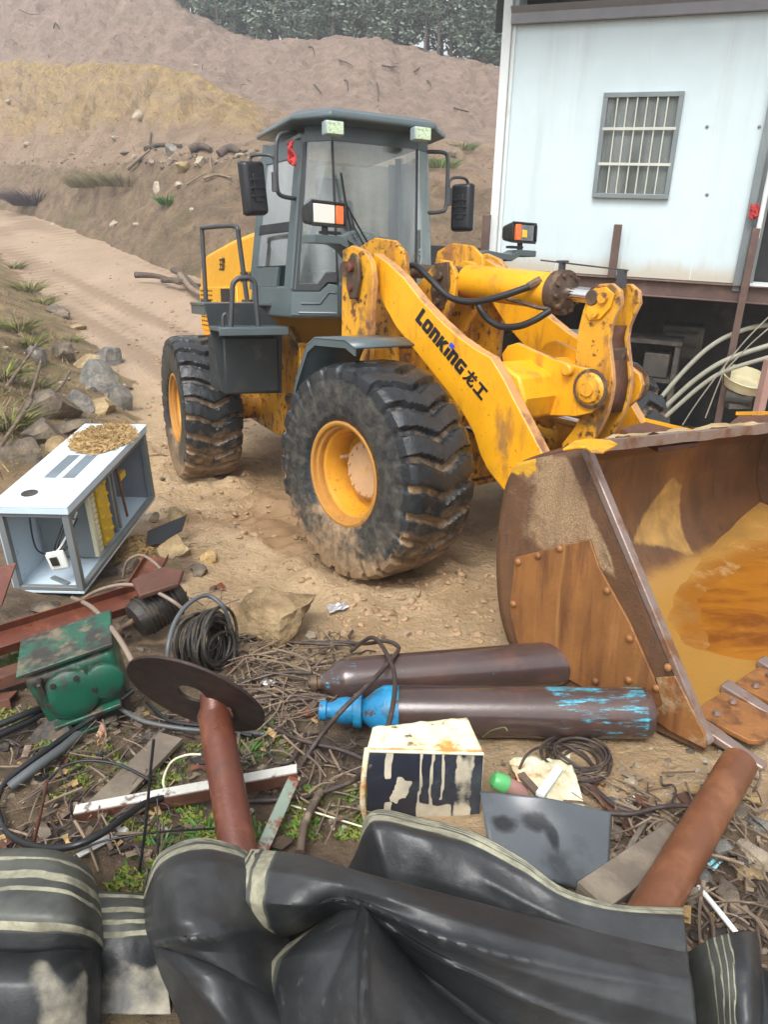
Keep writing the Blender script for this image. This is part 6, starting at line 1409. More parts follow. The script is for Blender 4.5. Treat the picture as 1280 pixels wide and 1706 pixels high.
cable([(585, 1085, .06), (620, 1062, .2), (645, 1090, .24), (658, 1130, .27), (654, 1180, .28), (640, 1230, .26), (618, 1275, .24), (590, 1300, .08), (530, 1322, .03), (470, 1332, .02), (405, 1335, .02)], .011, m_cable, 'wire rope crossing the blue-necked cylinder and the left side of the tin', 'wire rope', WR)
cable([(440, 1200, .03), (480, 1225, .05), (520, 1238, .06), (570, 1250, .05), (612, 1268, .06)], .010, m_cable, 'wire rope end running from the flange plate to the tin', 'wire rope', WR)
cable([(520, 1240, .04), (550, 1268, .03), (600, 1290, .04)], .009, m_cable, 'short forked rope end just left of the tin', 'wire rope', WR)
cable([(445, 1250, .02), (458, 1270, .02), (485, 1268, .02), (500, 1240, .03)], .010, m_cable, 'small hooked rope end on wet soil', 'wire rope', WR)
cable([(385, 1075, .03), (430, 1060, .05), (470, 1068, .04), (520, 1072, .05), (600, 1075, .06)], .009, m_cable, 'dark cable over the roots behind the brown cylinder', 'cable', WR)
cable([(380, 1148, .04), (430, 1128, .05), (480, 1120, .06), (520, 1122, .08)], .010, m_cable, 'dark cable leading to the neck of the brown cylinder', 'cable', WR)
cable([(430, 1152, .03), (490, 1165, .04), (545, 1162, .05)], .010, m_cable, 'dark cable passing under the blue cap', 'cable', WR)
cable([(500, 1420, .04), (508, 1370, .06), (528, 1330, .05), (535, 1320, .03)], .016, m_twig, 'crooked dark stick standing behind the belt roll', 'stick')
cable([(486, 1342, .03), (540, 1358, .04), (605, 1378, .03)], .004, m_cream, 'thin yellow stalk across moss beside the tin', 'stalk')
HS = 'hoses and cables strewn over the scrap at the left'
cable([(222, 1150, .14), (180, 1180, .10), (130, 1212, .06), (60, 1262, .05), (12, 1300, .05), (-6, 1340, .04), (10, 1385, .04), (50, 1408, .05), (110, 1412, .05), (170, 1388, .06), (235, 1342, .07), (280, 1328, .06), (330, 1326, .05)], .013, m_dark, 'black hose making a big loop on the soil at the lower left', 'hose', HS)
cable([(15, 1312, .04), (60, 1278, .05), (100, 1250, .05), (130, 1225, .04)], .022, m_cablegrey, 'thick grey hose along the inside of the black loop', 'hose', HS)
cable([(-20, 1232, .05), (40, 1205, .06), (90, 1180, .06), (130, 1172, .05)], .018, m_dark, 'thick black hose behind the loop at the left edge', 'hose', HS)
cable([(-20, 1215, .08), (40, 1190, .10), (80, 1175, .08)], .016, m_dark, 'upper of two black hoses at the left edge below the channels', 'hose', HS)
cable([(120, 996, .16), (150, 1010, .30), (180, 1040, .42), (205, 1075, .45), (228, 1118, .40)], .013, m_cabletan, 'tan cable arching over the front of the green gearbox', 'cable', HS)
cable([(135, 1000, .14), (165, 983, .26), (205, 974, .32), (245, 980, .34), (285, 1000, .30), (308, 1018, .22)], .011, m_cabletan, 'tan cable running from the cabinet to the motor', 'cable', HS)
cable([(205, 960, .08), (212, 935, .2), (235, 925, .28), (262, 942, .28), (280, 970, .26), (296, 1000, .2)], .010, m_cabletan, 'tan cable looping over the short channel beside the straw', 'cable', HS)
cable([(278, 1112, .18), (280, 1075, .28), (292, 1035, .36), (315, 1005, .40), (345, 992, .40), (372, 1012, .34), (384, 1045, .2)], .012, m_cablegrey, 'grey hose arching over the black cable coil', 'hose', HS)
cable([(196, 1178, .08), (235, 1200, .06), (290, 1212, .05), (350, 1218, .05), (440, 1223, .04)], .010, m_cablegrey, 'grey cable under the flange plate', 'cable', HS)
cable([(245, 1170, .06), (280, 1200, .05), (340, 1210, .04), (420, 1226, .04)], .009, m_dark, 'black cable under the flange plate', 'cable', HS)
cable([(78, 1300, .05), (110, 1275, .08), (150, 1267, .08), (200, 1275, .08), (250, 1300, .05)], .006, m_dark, 'thin black wire bowed over the plank', 'wire', HS)
cable([(278, 1325, .03), (272, 1300, .08), (285, 1270, .12), (310, 1258, .14), (335, 1257, .14)], .005, m_cream, 'thin cream wire hooped beside the flanged pipe', 'wire', HS)
cable([(335, 1264, .14), (380, 1275, .12), (430, 1290, .06), (470, 1310, .03)], .004, m_rust, 'thin rusty wire passing behind the flanged pipe', 'wire', HS)
cable([(90, 1440, .05), (160, 1405, .08), (250, 1388, .08), (330, 1382, .06), (372, 1380, .04)], .004, m_dark, 'thin dark wire lying above the striped belt rim', 'wire', HS)
def rodv(pts, r, m, label, name='steel_rod', cat='rod', group='thin rods standing in the soil at the lower left'): return cable(pts, r, m, label, cat, group, name)
rodv([(54, 1412, .02), (66, 1360, .16), (78, 1300, .30)], .006, m_rust, 'thin rusty rod standing inside the black hose loop')
rodv([(232, 1450, .02), (243, 1370, .2), (250, 1290, .38), (256, 1232, .52)], .005, m_dark, 'tall thin dark rod standing in front of the plank')
rodv([(268, 1462, .02), (262, 1400, .1), (262, 1330, .2)], .003, m_dark, 'very thin dark stem beside the tall rod')
cable([(990, 1352, .05), (1050, 1356, .07), (1100, 1345, .09), (1150, 1343, .14), (1182, 1352, .12)], .009, m_cable, 'dark strap lying from the rubble over the right-hand pipe', 'strap')
cable([(940, 1290, .03), (985, 1310, .03), (1030, 1345, .04), (1090, 1358, .05)], .010, m_cable, 'dark rope trailing from the flat coil into the rubble', 'wire rope')
cable([(860, 1300, .02), (875, 1262, .12), (900, 1245, .1), (930, 1250, .04)], .006, m_cable, 'thin dark wire arched over the rusty cream scrap', 'wire')
# cream rusty junk panel with a blue-white handle, and a green-capped tube
rows = surf([[G(848, 1268, .03), G(880, 1258, .08), G(915, 1266, .04), G(950, 1258, .03)], [G(858, 1290, .10), G(890, 1284, .05), G(926, 1292, .11), G(958, 1288, .04)], [G(872, 1318, .05), G(905, 1314, .12), G(938, 1316, .06), G(968, 1322, .05)], [G(900, 1338, .04), G(925, 1346, .06), G(950, 1340, .02), G(978, 1348, .03)]], 7, 7)
b = MB(); b.grid([[p+V((0, 0, .018*fbm(p.x*22, p.y*22, 3, 4.))) for p in r] for r in rows]); tag(b.build('tin_sheet', m_tin, ang=25, solid=.004), 'crumpled rusty cream tin sheet on the sand between the tin and the flat coil', 'tin sheet')
bar('plastic_strip', G(900, 1325, .12), G(932, 1280, .12), .035, .02, m_white, 'pale blue-white plastic strip on the crumpled tin sheet', 'strip')
bar('wood_chip', G(868, 1290, .1), G(902, 1328, .1), .03, .02, m_twig, 'dark wood splinter on the crumpled tin sheet', 'wood')
tb = empty('capped_tube', G(838, 1305, .08), 'short pinkish tube with a green cap beside the dripped tin', 'tube'); tb_d = (G(868, 1318, .06)-tb.location).normalized()
MB().cyl(V((0, 0, 0))+tb_d*.0, tb_d*.12, .032, 20).build('tube_body', mat('pink_tube', (.34, .19, .16), .5, 0, var=.1), tb, bevel=.004)
MB().lathe([(0, -.05), (.022, -.048), (.033, -.036), (.036, 0), (.036, .012)], (0, 0, 0), tb_d, 20).build('green_cap', mat('green_cap', (.10, .42, .14), .4), tb)
# ---------------- stones
PLG = 'stones tumbled on the bank at the left of the road'
def stone(px, py, wpx, hpx, m, label, group=None, name='rock', h=0., seed=None, flat=.8, rough=.3, sub=3, on=None, top=None):
    p = on if on is not None else G(px, py+hpx*.30, h); k = depth(p)/F_PX*(1.6 if group == PLG else 1.12)
    sd_ = seed if seed is not None else int(px*7+py*3) % 997
    o = MB().rock(V((0, 0, 0)), (wpx*k*.54, wpx*k*.5*flat, hpx*k*.56), sd_, rough, sub, top=top).build(name, m, None, M.Translation(p+V((0, .05*wpx*k, hpx*k*.12))), ang=28)
    return tag(o, label, 'rock', group)
stone(452, 1012, 172, 104, rockmat('boulder_rock', (.25, .17, .08), (.37, .265, .14)), 'large flat-topped yellowish boulder between the front tyre and the cable coil', name='boulder', seed=11, rough=.5, sub=5, top=.52, h=.07)
PL = 'stones tumbled on the bank at the left of the road'
for i, (x_, y_, w_, h_, m_, lb) in enumerate([
    (164, 634, 56, 44, m_rockg, 'large grey angular slab on top of the left bank'), (152, 607, 44, 20, m_rocky, 'yellow flat stone resting behind the grey slab'),
    (196, 655, 34, 56, m_rockg, 'long grey stone leaning against the road edge'), (88, 676, 78, 52, m_rockd, 'broad brown rock below the grey slab'),
    (133, 671, 34, 32, m_rockg, 'rounded grey stone between the slab and the broad brown rock'), (167, 676, 40, 34, m_rocky, 'brown-yellow stone just left of the sandy road edge'),
    (62, 592, 30, 24, m_rockg, 'small grey stone high on the left bank'), (104, 588, 30, 26, m_rockd, 'round brown stone high on the left bank'),
    (100, 520, 34, 20, m_rockd, 'grey-brown stone among the grass tufts at the road edge'), (130, 545, 24, 10, m_rocky, 'flat yellow stone by the road edge'),
    (72, 722, 62, 40, m_rockd, 'dark rock left of the cabinet top'), (118, 712, 44, 30, m_rockd, 'dark stone just behind the cabinet top'), (30, 752, 56, 40, m_rockd, 'dark rock at the left edge behind the cabinet'), (182, 598, 46, 26, m_rockg, 'cluster-end grey stone at the road edge above the slab'),
    (98, 745, 36, 26, m_rocky, 'pale yellow stone touching the cabinet back')]):
    stone(x_, y_, w_, h_, m_, lb, PL)
RL = 'rocks propping up the fallen cabinet'
for x_, y_, w_, h_, m_, lb in [(292, 905, 74, 56, m_rocky, 'blocky yellow rock under the black sheet metal'), (290, 860, 44, 34, m_rocky, 'yellow rock at the far corner of the cabinet'), (215, 945, 46, 30, m_rockd, 'dark stone between the straw and the short channel'), (330, 950, 40, 26, m_rockd, 'mud-brown lump left of the large boulder'), (250, 860, 36, 26, m_rockp, 'pale stone under the open side of the cabinet'), (80, 1010, 60, 20, m_rockd, 'flat dark stone under the near end of the cabinet'), (345, 925, 34, 24, m_straw, 'clod of straw-mixed mud beside the blocky yellow rock')]:
    stone(x_, y_, w_, h_, m_, lb, RL)
RR = 'rubble stones around the right-hand pipe'
for x_, y_, w_, h_, m_, lb in [(1225, 1352, 50, 40, m_rockd, 'dark angular stone right of the right-hand pipe'), (1262, 1370, 44, 34, m_rockg, 'grey stone at the right edge beside the dark angular one'), (1196, 1412, 48, 36, m_rockg, 'grey stone against the middle of the right-hand pipe'), (1258, 1420, 60, 34, m_rockp, 'pale wide stone at the right edge'), (1245, 1450, 52, 36, m_rocky, 'yellow-brown stone in the right-hand rubble'), (1172, 1462, 40, 28, m_rockg, 'small grey stone below the right-hand pipe'), (1210, 1490, 56, 34, m_rockd, 'dark stone in the lower right rubble'), (1090, 1370, 40, 26, m_rockg, 'grey stone above the timber'), (1110, 1352, 36, 22, m_rocky, 'yellow stone behind the dark strap'), (1050, 1300, 30, 18, m_rockp, 'pale flat stone on the sand below the bucket corner'), (1020, 1385, 36, 24, m_rockd, 'dark stone beside the grey sheet'), (1270, 1500, 44, 30, m_rockd, 'dark stone at the right edge above the belts'), (1060, 1400, 28, 18, m_rockg, 'small grey stone left of the timber')]:
    stone(x_, y_, w_, h_, m_, lb, RR)
# ---------------- hillside rocks, logs and bushes
HR = 'pale rocks scattered on the dug hillside'
for x_, y_, w_, h_, m_, lb in [(285, 258, 34, 22, m_rockg, 'grey boulder in the middle of the hillside ledge'), (304, 285, 32, 18, m_rocky, 'yellowish boulder just under the hillside ledge'), (334, 278, 24, 18, m_rockp, 'round pale boulder under the hillside ledge'), (259, 321, 28, 22, m_rockp, 'squarish pale rock alone on the dark lower slope'), (298, 313, 20, 12, m_rockp, 'small pinkish rock on the dark lower slope'), (228, 198, 20, 18, m_rockp, 'squarish pale rock alone on the yellow face'), (190, 378, 16, 12, m_rockp, 'whitish rock low on the dark slope'), (226, 381, 16, 8, m_rockp, 'flat pale rock low on the dark slope'), (86, 383, 20, 10, m_rockp, 'pale rock at the foot of the slope beside the road'), (44, 246, 14, 8, m_rockp, 'pale rock at the left end of the ledge'), (120, 258, 14, 8, m_rockp, 'small pale rock left on the ledge'), (190, 235, 18, 7, m_rockp, 'thin pale stone above the ledge'), (210, 258, 20, 9, m_rockd, 'brown stone on the ledge'), (318, 352, 12, 8, m_rockp, 'small pale stone at mid slope'), (400, 260, 22, 12, m_rockp, 'pale stone at the right end of the ledge'), (10, 172, 12, 7, m_rockp, 'small pale stone at the left of the yellow face'), (322, 115, 10, 7, m_rockp, 'small pale stone on the yellow crest'), (752, 262, 22, 14, m_rockd, 'brown stone between the cab mirror and the white building')]:
    stone(x_, y_, w_, h_, m_, lb, HR, on=hill_row(x_, y_))
rs = random.Random(3); pebs = MB()
for _ in range(900):
    c_ = rs.uniform(-20, 840); s_ = rs.choice([rs.uniform(0, 2), rs.uniform(0, 2.2), rs.uniform(2, 5)]); p = hill_at(c_, min(4.99, s_)); k = depth(p)/F_PX; r_ = rs.choice([rs.uniform(.6, 1.4), rs.uniform(.6, 1.2), rs.uniform(1., 2.4)])*k
    pebs.rock(p, (r_*1.3, r_, r_*.7), rs.randint(0, 99), .4, 1)
for _ in range(170):
    c_ = rs.uniform(-20, 470); s_ = .98+rs.gauss(0, .055) if c_ > 200 else 1.0+rs.gauss(0, .12); p = hill_at(c_, max(.3, s_)); k = depth(p)/F_PX; r_ = rs.uniform(2., 6.)*k*(1 if c_ > 220 else .55)
    pebs.rock(p, (r_*1.4, r_, r_*.8), rs.randint(0, 99), .5, 2, m=rs.choice([0, 1, 1]))
for _ in range(260):
    c_ = rs.uniform(-20, 840); s_ = rs.choice([rs.uniform(.1, 1.9), rs.uniform(2, 2.9), rs.uniform(4, 5)]); p = hill_at(c_, s_); k = depth(p)/F_PX; L_ = rs.uniform(3, 9)*k; d = V((rs.gauss(0, 1), rs.gauss(0, .4), rs.gauss(0, .6))).normalized()*L_; q = V((rs.gauss(0, .15), 0, rs.gauss(0, .2)))*L_
    pebs.tube(catmull([p-d+V((0, -.03, .03)), p+q+V((0, -.05, .06)), p+d+V((0, -.03, .03))], 3), [.55*k*rs.uniform(.6, 1.4)]*7, 4, m=rs.choice([1, 1, 2]))
tag(pebs.build('hillside_rubble', [rockmat('hill_rubble', (.30, .23, .16), (.38, .31, .23)), m_rockd, m_twig2], ang=20), None, kind='stuff')
def hlog(pts, r, m, label, group, name='log', cat='log'):
    P = catmull([hill_row(x_, y_)+V((0, -.15, .05)) for x_, y_ in pts], 5); n = len(P)
    return tag(MB().tube(P, [r*(1-.6*i/n) for i in range(n)], 7).build(name, m, ang=60), label, cat, group)
m_logd = mat('dark_log', (.075, .055, .042), .85, 0, [dict(c=(.15, .11, .08), s=8., lo=.5, hi=.7)], .4, 20., var=.2)
LG = 'uprooted logs and roots along the hillside ledge'
for pts, r_, m_, lb in [(((216, 288), (235, 268), (252, 252)), .09, m_twig2, 'pale slanting pole at the left end of the ledge debris'), (((246, 252), (268, 244), (304, 246)), .14, m_logd, 'thick grey log lying along the ledge'), (((250, 226), (252, 245), (262, 252)), .06, m_logd, 'short upright snag on the ledge'), (((318, 256), (336, 246), (352, 252)), .18, m_logd, 'dark root stump in the middle of the ledge'), (((366, 262), (384, 250), (402, 258)), .2, m_logd, 'dark root stump at the right of the ledge'), (((350, 262), (352, 278), (354, 292)), .04, m_twig2, 'pale thin root hanging from the ledge'), (((340, 300), (362, 294), (388, 300)), .06, m_twig2, 'pale root tangle below the ledge'), (((312, 314), (328, 302), (345, 296)), .04, m_twig2, 'thin pale branch on the slope below the ledge')]:
    hlog(pts, r_, m_, lb, LG)
LU = 'bits of root and branch on the upper slope'
for i, (a, b) in enumerate([((515, 82), (524, 96)), ((566, 104), (588, 116)), ((524, 146), (536, 162)), ((574, 138), (580, 156)), ((628, 142), (630, 172)), ((636, 116), (662, 114)), ((712, 142), (718, 148)), ((30, 22), (66, 34)), ((86, 52), (96, 56)), ((690, 122), (700, 118)), ((756, 186), (780, 190))]):
    hlog((a, ((a[0]+b[0])/2+2, (a[1]+b[1])/2-1), b), .055, m_logd, 'dark root or branch lying on the bare upper slope', LU, 'branch', 'branch')
LB = 'dead branches heaped at the road edge behind the loader'
for i, (pts, lb) in enumerate([(((225, 448), (262, 450), (300, 462)), 'long dark branch along the road edge'), (((288, 440), (310, 452), (338, 482)), 'dark branch sloping behind the handrail'), (((300, 448), (318, 470), (345, 486)), 'pale split branch sloping behind the handrail'), (((270, 456), (300, 458), (332, 466)), 'dark branch lying across the heap')]):
    P = catmull([G(x_, y_+10, .25) for x_, y_ in pts], 5); n = len(P); tag(MB().tube(P, [.10*(1-.5*k/n) for k in range(n)], 7).build('branch', m_twig2 if i == 2 else m_logd, ang=60), lb, 'branch', LB)
def tuft(p, n, L_, spread, seed, mats, name, label, cat, group=None, wd=.012, droop=.5, kind=None):
    rnd = random.Random(seed); b = MB()
    for _ in range(n):
        a = rnd.uniform(0, 6.283); r = rnd.random()**.5*spread; q = V((r*math.cos(a), r*math.sin(a), -.02)); l = L_*rnd.uniform(.5, 1.1); d = V((math.cos(a)*rnd.uniform(.1, droop+.4), math.sin(a)*rnd.uniform(.1, droop+.4), 1)).normalized()
        s = d.cross(V((rnd.gauss(0, 1), rnd.gauss(0, 1), .2))).normalized()*wd*rnd.uniform(.6, 1.2); prev = q; m_ = rnd.randint(0, len(mats)-1); k0 = None; vs = []
        for k in range(4):
            t = k/3; pp_ = q+d*l*t+V((math.cos(a), math.sin(a), 0))*droop*l*t*t*.6-V((0, 0, 1))*droop*l*t*t*.45; vs += [pp_-s*(1-t*.9), pp_+s*(1-t*.9)]
        b.add(vs, [(0, 1, 3, 2), (2, 3, 5, 4), (4, 5, 7, 6)], m_)
    return tag(b.build(name, mats, None, M.Translation(p), smooth=False, recalc=False), label, cat, group, kind)
m_bush = mat('dark_purple_brush', (.065, .045, .05), .85, var=.4, vscale=4.); m_brush2 = mat('dry_brush', (.16, .13, .075), .85, var=.35, vscale=2.)
pb_ = hill_row(55, 345); tuft(pb_, 900, 1.5, 1.1, 1, [m_bush], 'brush_pile', 'dark purplish pile of dead brush at the foot of the hill beside the road', 'brush', None, .02, .7)
for i, (x_, y_, lb) in enumerate([(150, 318, 'left end'), (178, 312, 'middle'), (206, 310, 'right end')]): tuft(hill_row(x_, y_), 700, .95, .95, 5+i, [m_brush2, m_grassd], 'dry_bush', 'dry grassy bush at the %s of the clump on the lower slope' % lb, 'bush', 'dry bushes clumped on the lower slope', .012, .6)
tuft(hill_row(278, 343), 160, .5, .25, 9, [m_leafg], 'green_bush', 'small bright green bush alone on the lower slope', 'bush', None, .03, .5)
for i, (x_, y_, lb) in enumerate([(710, 275, 'tuft of yellow-green grass on the slope beside the right-hand cab mirror'), (770, 250, 'tuft of grass on the slope against the white building'), (735, 280, 'grass tuft on the slope between the mirror and the building')]): tuft(hill_row(x_, y_), 240, .55, .5, 15+i, [m_grassd, m_leafg], 'grass_tuft', lb, 'grass tuft', 'grass tufts on the slope beside the white building', .014, .7)
GT = 'grass tufts on the left bank'
for i, (x_, y_, n, L_, lb) in enumerate([(46, 476, 220, .75, 'uppermost arching grass tuft on the left bank'), (68, 498, 200, .6, 'grass tuft with long drooping blades beside the grey-brown stone'), (30, 540, 220, .6, 'grass tuft at mid height on the left bank'), (46, 568, 200, .55, 'grass tuft above the small grey stone'), (6, 620, 200, .5, 'grass tuft at the left edge level with the grey slab'), (12, 700, 240, .5, 'green grass tuft at the left edge above the cabinet'), (60, 640, 150, .4, 'short grass tuft behind the broad brown rock'), (20, 440, 200, .7, 'grass tuft at the left edge by the haul road'), (118, 560, 120, .35, 'short grass tuft on the road edge near the flat yellow stone'), (30, 1098, 180, .16, 'bright mossy grass tuft between the rusty channels')]):
    tuft(G(x_, y_+8), int(n*.8), L_*(.72 if i != 9 else 1), L_*.45, 30+i, [m_grassd, m_grassd, m_brush2, m_moss] if i != 9 else [m_moss, m_leafg], 'grass_tuft', lb, 'grass tuft', GT, .014 if i != 9 else .004, .8)
for i, (pts, lb) in enumerate([(((10, 645), (35, 610), (62, 572)), 'long thin stick leaning up the left bank'), (((50, 660), (60, 630), (68, 600)), 'shorter stick beside the long one on the left bank'), (((0, 745), (30, 700), (52, 668)), 'stick leaning behind the dark rocks at the left edge'), (((75, 665), (100, 645), (115, 620)), 'stick leaning on the broad brown rock')]):
    cable([(x_, y_, .25) for x_, y_ in pts], .022, m_twig, lb, 'stick', 'sticks leaning on the left bank')
# ---------------- small weeds
for i, (x_, y_, lb) in enumerate([(452, 1222, 'small green weed beside the flange plate'), (405, 1255, 'tiny green weed under the flange plate'), (262, 1415, 'leafy green weed behind the tall belt fold'), (345, 1385, 'leafy green weed left of the flanged pipe'), (425, 1400, 'leafy green weed right of the flanged pipe'), (215, 1330, 'tiny weed on the plank end')]):
    tuft(G(x_, y_+6), 40, .085, .05, 60+i, [m_leafg], 'weed', lb, 'weed', 'small green weeds in the debris', .010, .8)
cable([(805, 1228, .05), (818, 1218, .14), (840, 1212, .2), (846, 1218, .2)], .003, m_grassd, 'grass stalk bent over beside the tin and the cylinder', 'stalk')
# ---------------- litter: twigs, gravel, moss
rl = random.Random(11)
def scatter(n, regs):
    for _ in range(n):
        (x0_, y0_, x1_, y1_) = rl.choice(regs); yield rl.uniform(x0_, x1_), rl.uniform(y0_, y1_)
tw = MB(); tw2 = 0
for x_, y_ in scatter(470, [(395, 1062, 560, 1190)]*4+[(380, 1130, 520, 1260)]*2+[(1010, 1340, 1280, 1560)]*3+[(0, 1190, 300, 1420)]*3+[(380, 1260, 600, 1400)]+[(200, 900, 380, 1050)]*2+[(960, 1290, 1280, 1400)]):
    p = G(x_, y_, .0); L_ = rl.uniform(.04, .17)*(1.3 if 395 < x_ < 560 and y_ < 1200 else .8); a = rl.uniform(0, 6.283); d = V((math.cos(a), math.sin(a), rl.gauss(0, .12))); q = V((-d.y, d.x, 0))*rl.uniform(-.3, .3)*L_; r_ = rl.uniform(.002, .0075)
    h0 = rl.uniform(.004, .05); P = catmull([p-d*L_+V((0, 0, h0)), p+q+V((0, 0, h0+.01)), p+d*L_+V((0, 0, h0))], 3)
    tw.tube(P, [r_*(1-.5*i/len(P)) for i in range(len(P))], 5, m=0 if rl.random() < .5 else 1)
for x_, y_ in scatter(150, [(380, 1060, 620, 1290)]*3+[(0, 1180, 330, 1430)]*2+[(1000, 1330, 1280, 1560)]):
    p = G(x_, y_, .01); P = [p]; a = rl.uniform(0, 6.283)
    for k in range(5):
        a += rl.gauss(0, .7); p = p+V((math.cos(a), math.sin(a), 0))*rl.uniform(.03, .08); P.append(V((p.x, p.y, gz(p.x, p.y)+rl.uniform(.003, .05))))
    P = catmull(P, 4); tw.tube(P, [rl.choice([.002, .003, .005])]*len(P), 5, m=2)
tag(tw.build('twig_litter', [m_twig, m_twig2, m_cable], ang=60), None, kind='stuff')
db = MB()
for x_, y_ in scatter(190, [(0, 1030, 420, 1240)]*4+[(380, 1050, 620, 1260)]*2+[(0, 1200, 480, 1430)]*3+[(960, 1300, 1280, 1600)]*3+[(180, 900, 380, 1060)]):
    p = G(x_, y_, rl.uniform(-.004, .035)); kd = rl.random(); R = M.Rotation(rl.uniform(0, 6.28), 3, 'Z') @ M.Rotation(rl.gauss(0, .35), 3, 'X') @ M.Rotation(rl.gauss(0, .25), 3, 'Y'); m_ = rl.randint(0, 5)
    if kd < .35:
        L_ = rl.uniform(.03, .10); wd = rl.uniform(.01, .04); cv = rl.uniform(-.5, .5); rows = []
        for i in range(5): rows.append([p+R @ V((L_*(i/4-.5), wd*(j-.5)*(1+.5*math.sin(i*2.1)), cv*L_*((i/4-.5)**2)+.006*math.sin(i*3+j))) for j in (0, 1)])
        db.grid(rows, m_)
    elif kd < .7:
        a, b_, c_ = rl.uniform(.015, .06), rl.uniform(.008, .03), rl.uniform(.003, .012)
        n_ = rl.choice([4, 5]); P = [p+R @ V((a*math.cos(6.283*k/n_+.3)*rl.uniform(.6, 1.2), b_*1.4*math.sin(6.283*k/n_+.3)*rl.uniform(.6, 1.2), 0)) for k in range(n_)]; db.prism(P, R @ V((0, 0, c_)), m_)
    else:
        r_ = rl.uniform(.012, .045); db.rock(p, (r_*1.4, r_, r_*.6), rl.randint(0, 60), .7, 2, m=rl.choice([3, 6, 6]))
tag(db.build('debris', [m_rust, m_rustred, m_woodp, m_grime, m_dark, m_straw, mat('dark_clod', (.07, .045, .028), .8, bump=.6, bscale=40., var=.3)], ang=30), None, kind='stuff')
dg = MB()
for x_, y_ in scatter(5200, [(0, 430, 110, 700)]*4+[(60, 480, 170, 620)]*2+[(0, 600, 90, 800)]*2+[(100, 560, 220, 700)]):
    if fbm(x_*.03, y_*.03, 3, 8.) < -.12: continue
    p = G(x_, y_, 0)
    if edge_x(p.y)-p.x < .05: continue
    a = rl.uniform(0, 6.283); L_ = rl.uniform(.05, .22); d = V((math.cos(a)*.9, math.sin(a)*.9, rl.uniform(.2, 1.1))).normalized()*L_; s = V((-d.y, d.x, 0)).normalized()*rl.uniform(.003, .007)
    dg.add([p-s, p+s, p+d+s*.2+V((0, 0, -.2*L_)), p+d-s*.2+V((0, 0, -.2*L_))], [(0, 1, 2, 3)], rl.choice([0, 0, 0, 1, 2]))
tag(dg.build('dry_grass', [m_brush2, m_grassd, m_straw], smooth=False, recalc=False), None, kind='stuff')
gr = MB()
m_grv = [rockmat('gravel_a', (.20, .165, .12), (.30, .25, .18)), rockmat('gravel_b', (.33, .28, .2), (.42, .36, .28)), rockmat('gravel_c', (.10, .08, .06), (.16, .13, .1))]
for x_, y_ in scatter(1500, [(0, 1000, 420, 1440)]*4+[(380, 1050, 620, 1400)]*3+[(820, 1230, 1280, 1600)]*5+[(260, 800, 860, 1070)]*2+[(100, 600, 300, 860)]+[(0, 560, 240, 780)]):
    p = G(x_, y_, 0); k = depth(p)/F_PX; r_ = rl.choice([1.2, 1.6, 2.2, 3., 4.5, 7.])*k*rl.uniform(.7, 1.25)*(.62 if 260 < x_ < 860 and y_ < 1050 else 1)
    gr.rock(p+V((0, 0, r_*.15)), (r_*1.25, r_, r_*.75), rl.randint(0, 60), .4, 1 if r_/k < 3.4 else 2, m=rl.choice([0, 0, 1, 2]))
tag(gr.build('gravel', m_grv, ang=20), None, kind='stuff')
cl = MB()      # wet clods and lumps of mud
for x_, y_ in scatter(1050, [(380, 860, 640, 1060)]*2+[(560, 940, 860, 1070)]*3+[(270, 700, 520, 900)]*3+[(220, 560, 420, 800)]*2+[(20, 380, 330, 600)]*3):
    p = G(x_, y_, 0); r_ = rl.choice([.008, .012, .018, .03])*rl.uniform(.7, 1.3)*(1 if p.y < 11 else 1.9); cl.rock(p, (r_*1.3, r_, r_*.7), rl.randint(0, 60), .5, 1 if r_ < .02 else 2)
tag(cl.build('mud_clods', mat('mud_clod', (.33, .22, .125), .75, 0, [dict(c=(.22, .14, .075), s=9., lo=.45, hi=.65)], .6, 40., var=.2), ang=60), None, kind='stuff')
ms = MB()
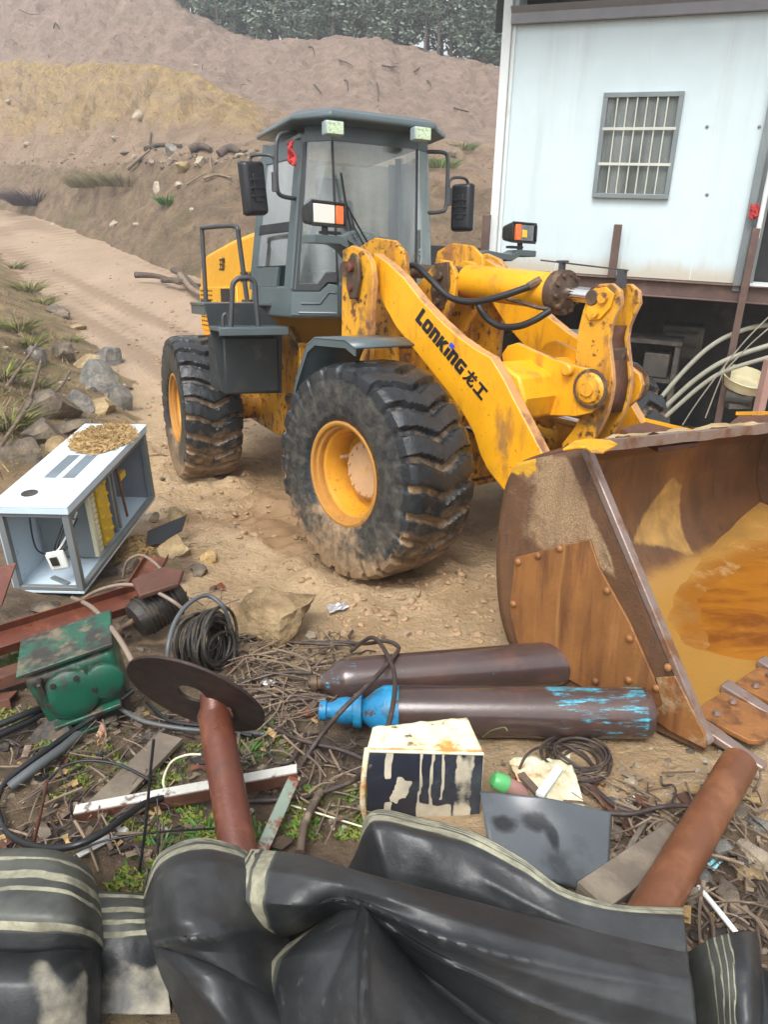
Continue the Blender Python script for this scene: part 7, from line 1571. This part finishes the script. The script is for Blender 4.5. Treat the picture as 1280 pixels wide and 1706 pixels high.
for x_, y_ in scatter(8500, [(180, 1360, 480, 1490)]*5+[(60, 1240, 330, 1330)]*2+[(480, 1310, 620, 1400)]*3+[(0, 1080, 60, 1110)]+[(0, 1180, 120, 1250)]+[(380, 1190, 480, 1260)]+[(200, 1290, 340, 1420)]*2):
    if fbm(x_*.02, y_*.02, 2, 3.) < -.05: continue
    p = G(x_, y_, 0); a = rl.uniform(0, 6.283); L_ = rl.uniform(.008, .028); d = V((math.cos(a)*.8, math.sin(a)*.8, rl.uniform(.3, 1))).normalized()*L_; s = d.orthogonal().normalized()*rl.uniform(.003, .008)
    ms.add([p-s, p+s, p+d+s*.4, p+d-s*.4], [(0, 1, 2, 3)], 0 if rl.random() < .7 else 1)
tag(ms.build('moss', [m_moss, m_leafg], smooth=False, recalc=False), None, kind='stuff')
lt = MB()
for x_, y_ in scatter(420, [(1000, 1330, 1280, 1620)]*3+[(0, 1180, 320, 1430)]*2+[(390, 1060, 560, 1250)]*2):
    p = G(x_, y_, rl.uniform(.004, .03)); a = rl.uniform(0, 6.283); s_ = rl.uniform(.008, .028); u_ = V((math.cos(a), math.sin(a), rl.gauss(0, .4))).normalized(); v_ = u_.cross(V((rl.gauss(0, .4), rl.gauss(0, .4), 1))).normalized()
    lt.card(p, u_*s_, v_*s_*.5, rl.choice([0, 0, 1, 2, 2]))
tag(lt.build('leaf_litter', [m_twig2, m_straw, m_twig], smooth=False, recalc=False), None, kind='stuff')
m_foil = mat('foil', (.5, .5, .5), .35, .5)
# silvery crushed wrappers
def wrapper(px, py, sz, m, label, seed):
    rnd = random.Random(seed); p = G(px, py, .02); b = MB(); k = depth(p)/F_PX*sz
    b.grid([[V((k*(i/6-.5), k*.6*(j/6-.5), k*.30*abs(noise.noise(V((i*.9+seed, j*.9, 2)))))) for j in range(7)] for i in range(7)]); tag(b.build('wrapper', m, None, M.Translation(p) @ M.Rotation(rnd.uniform(0, 3), 4, 'Z'), smooth=False), label, 'litter')

wrapper(562, 1013, 34, m_foil, 'crumpled white scrap of film on the mud behind the boulder', 1); wrapper(448, 1138, 26, m_foil, 'small ball of crumpled foil on the roots', 2); wrapper(1190, 1440, 24, mat('blue_film', (.25, .55, .62), .3), 'light blue crumpled film below the right-hand pipe', 3); wrapper(1055, 1332, 18, m_white, 'small white scrap on the sand right of the flat coil', 4)
cable([(1240, 1570, .04), (1200, 1520, .06), (1165, 1478, .05)], .009, m_white, 'thin white plastic strip slanting through the lower right rubble', 'strip')
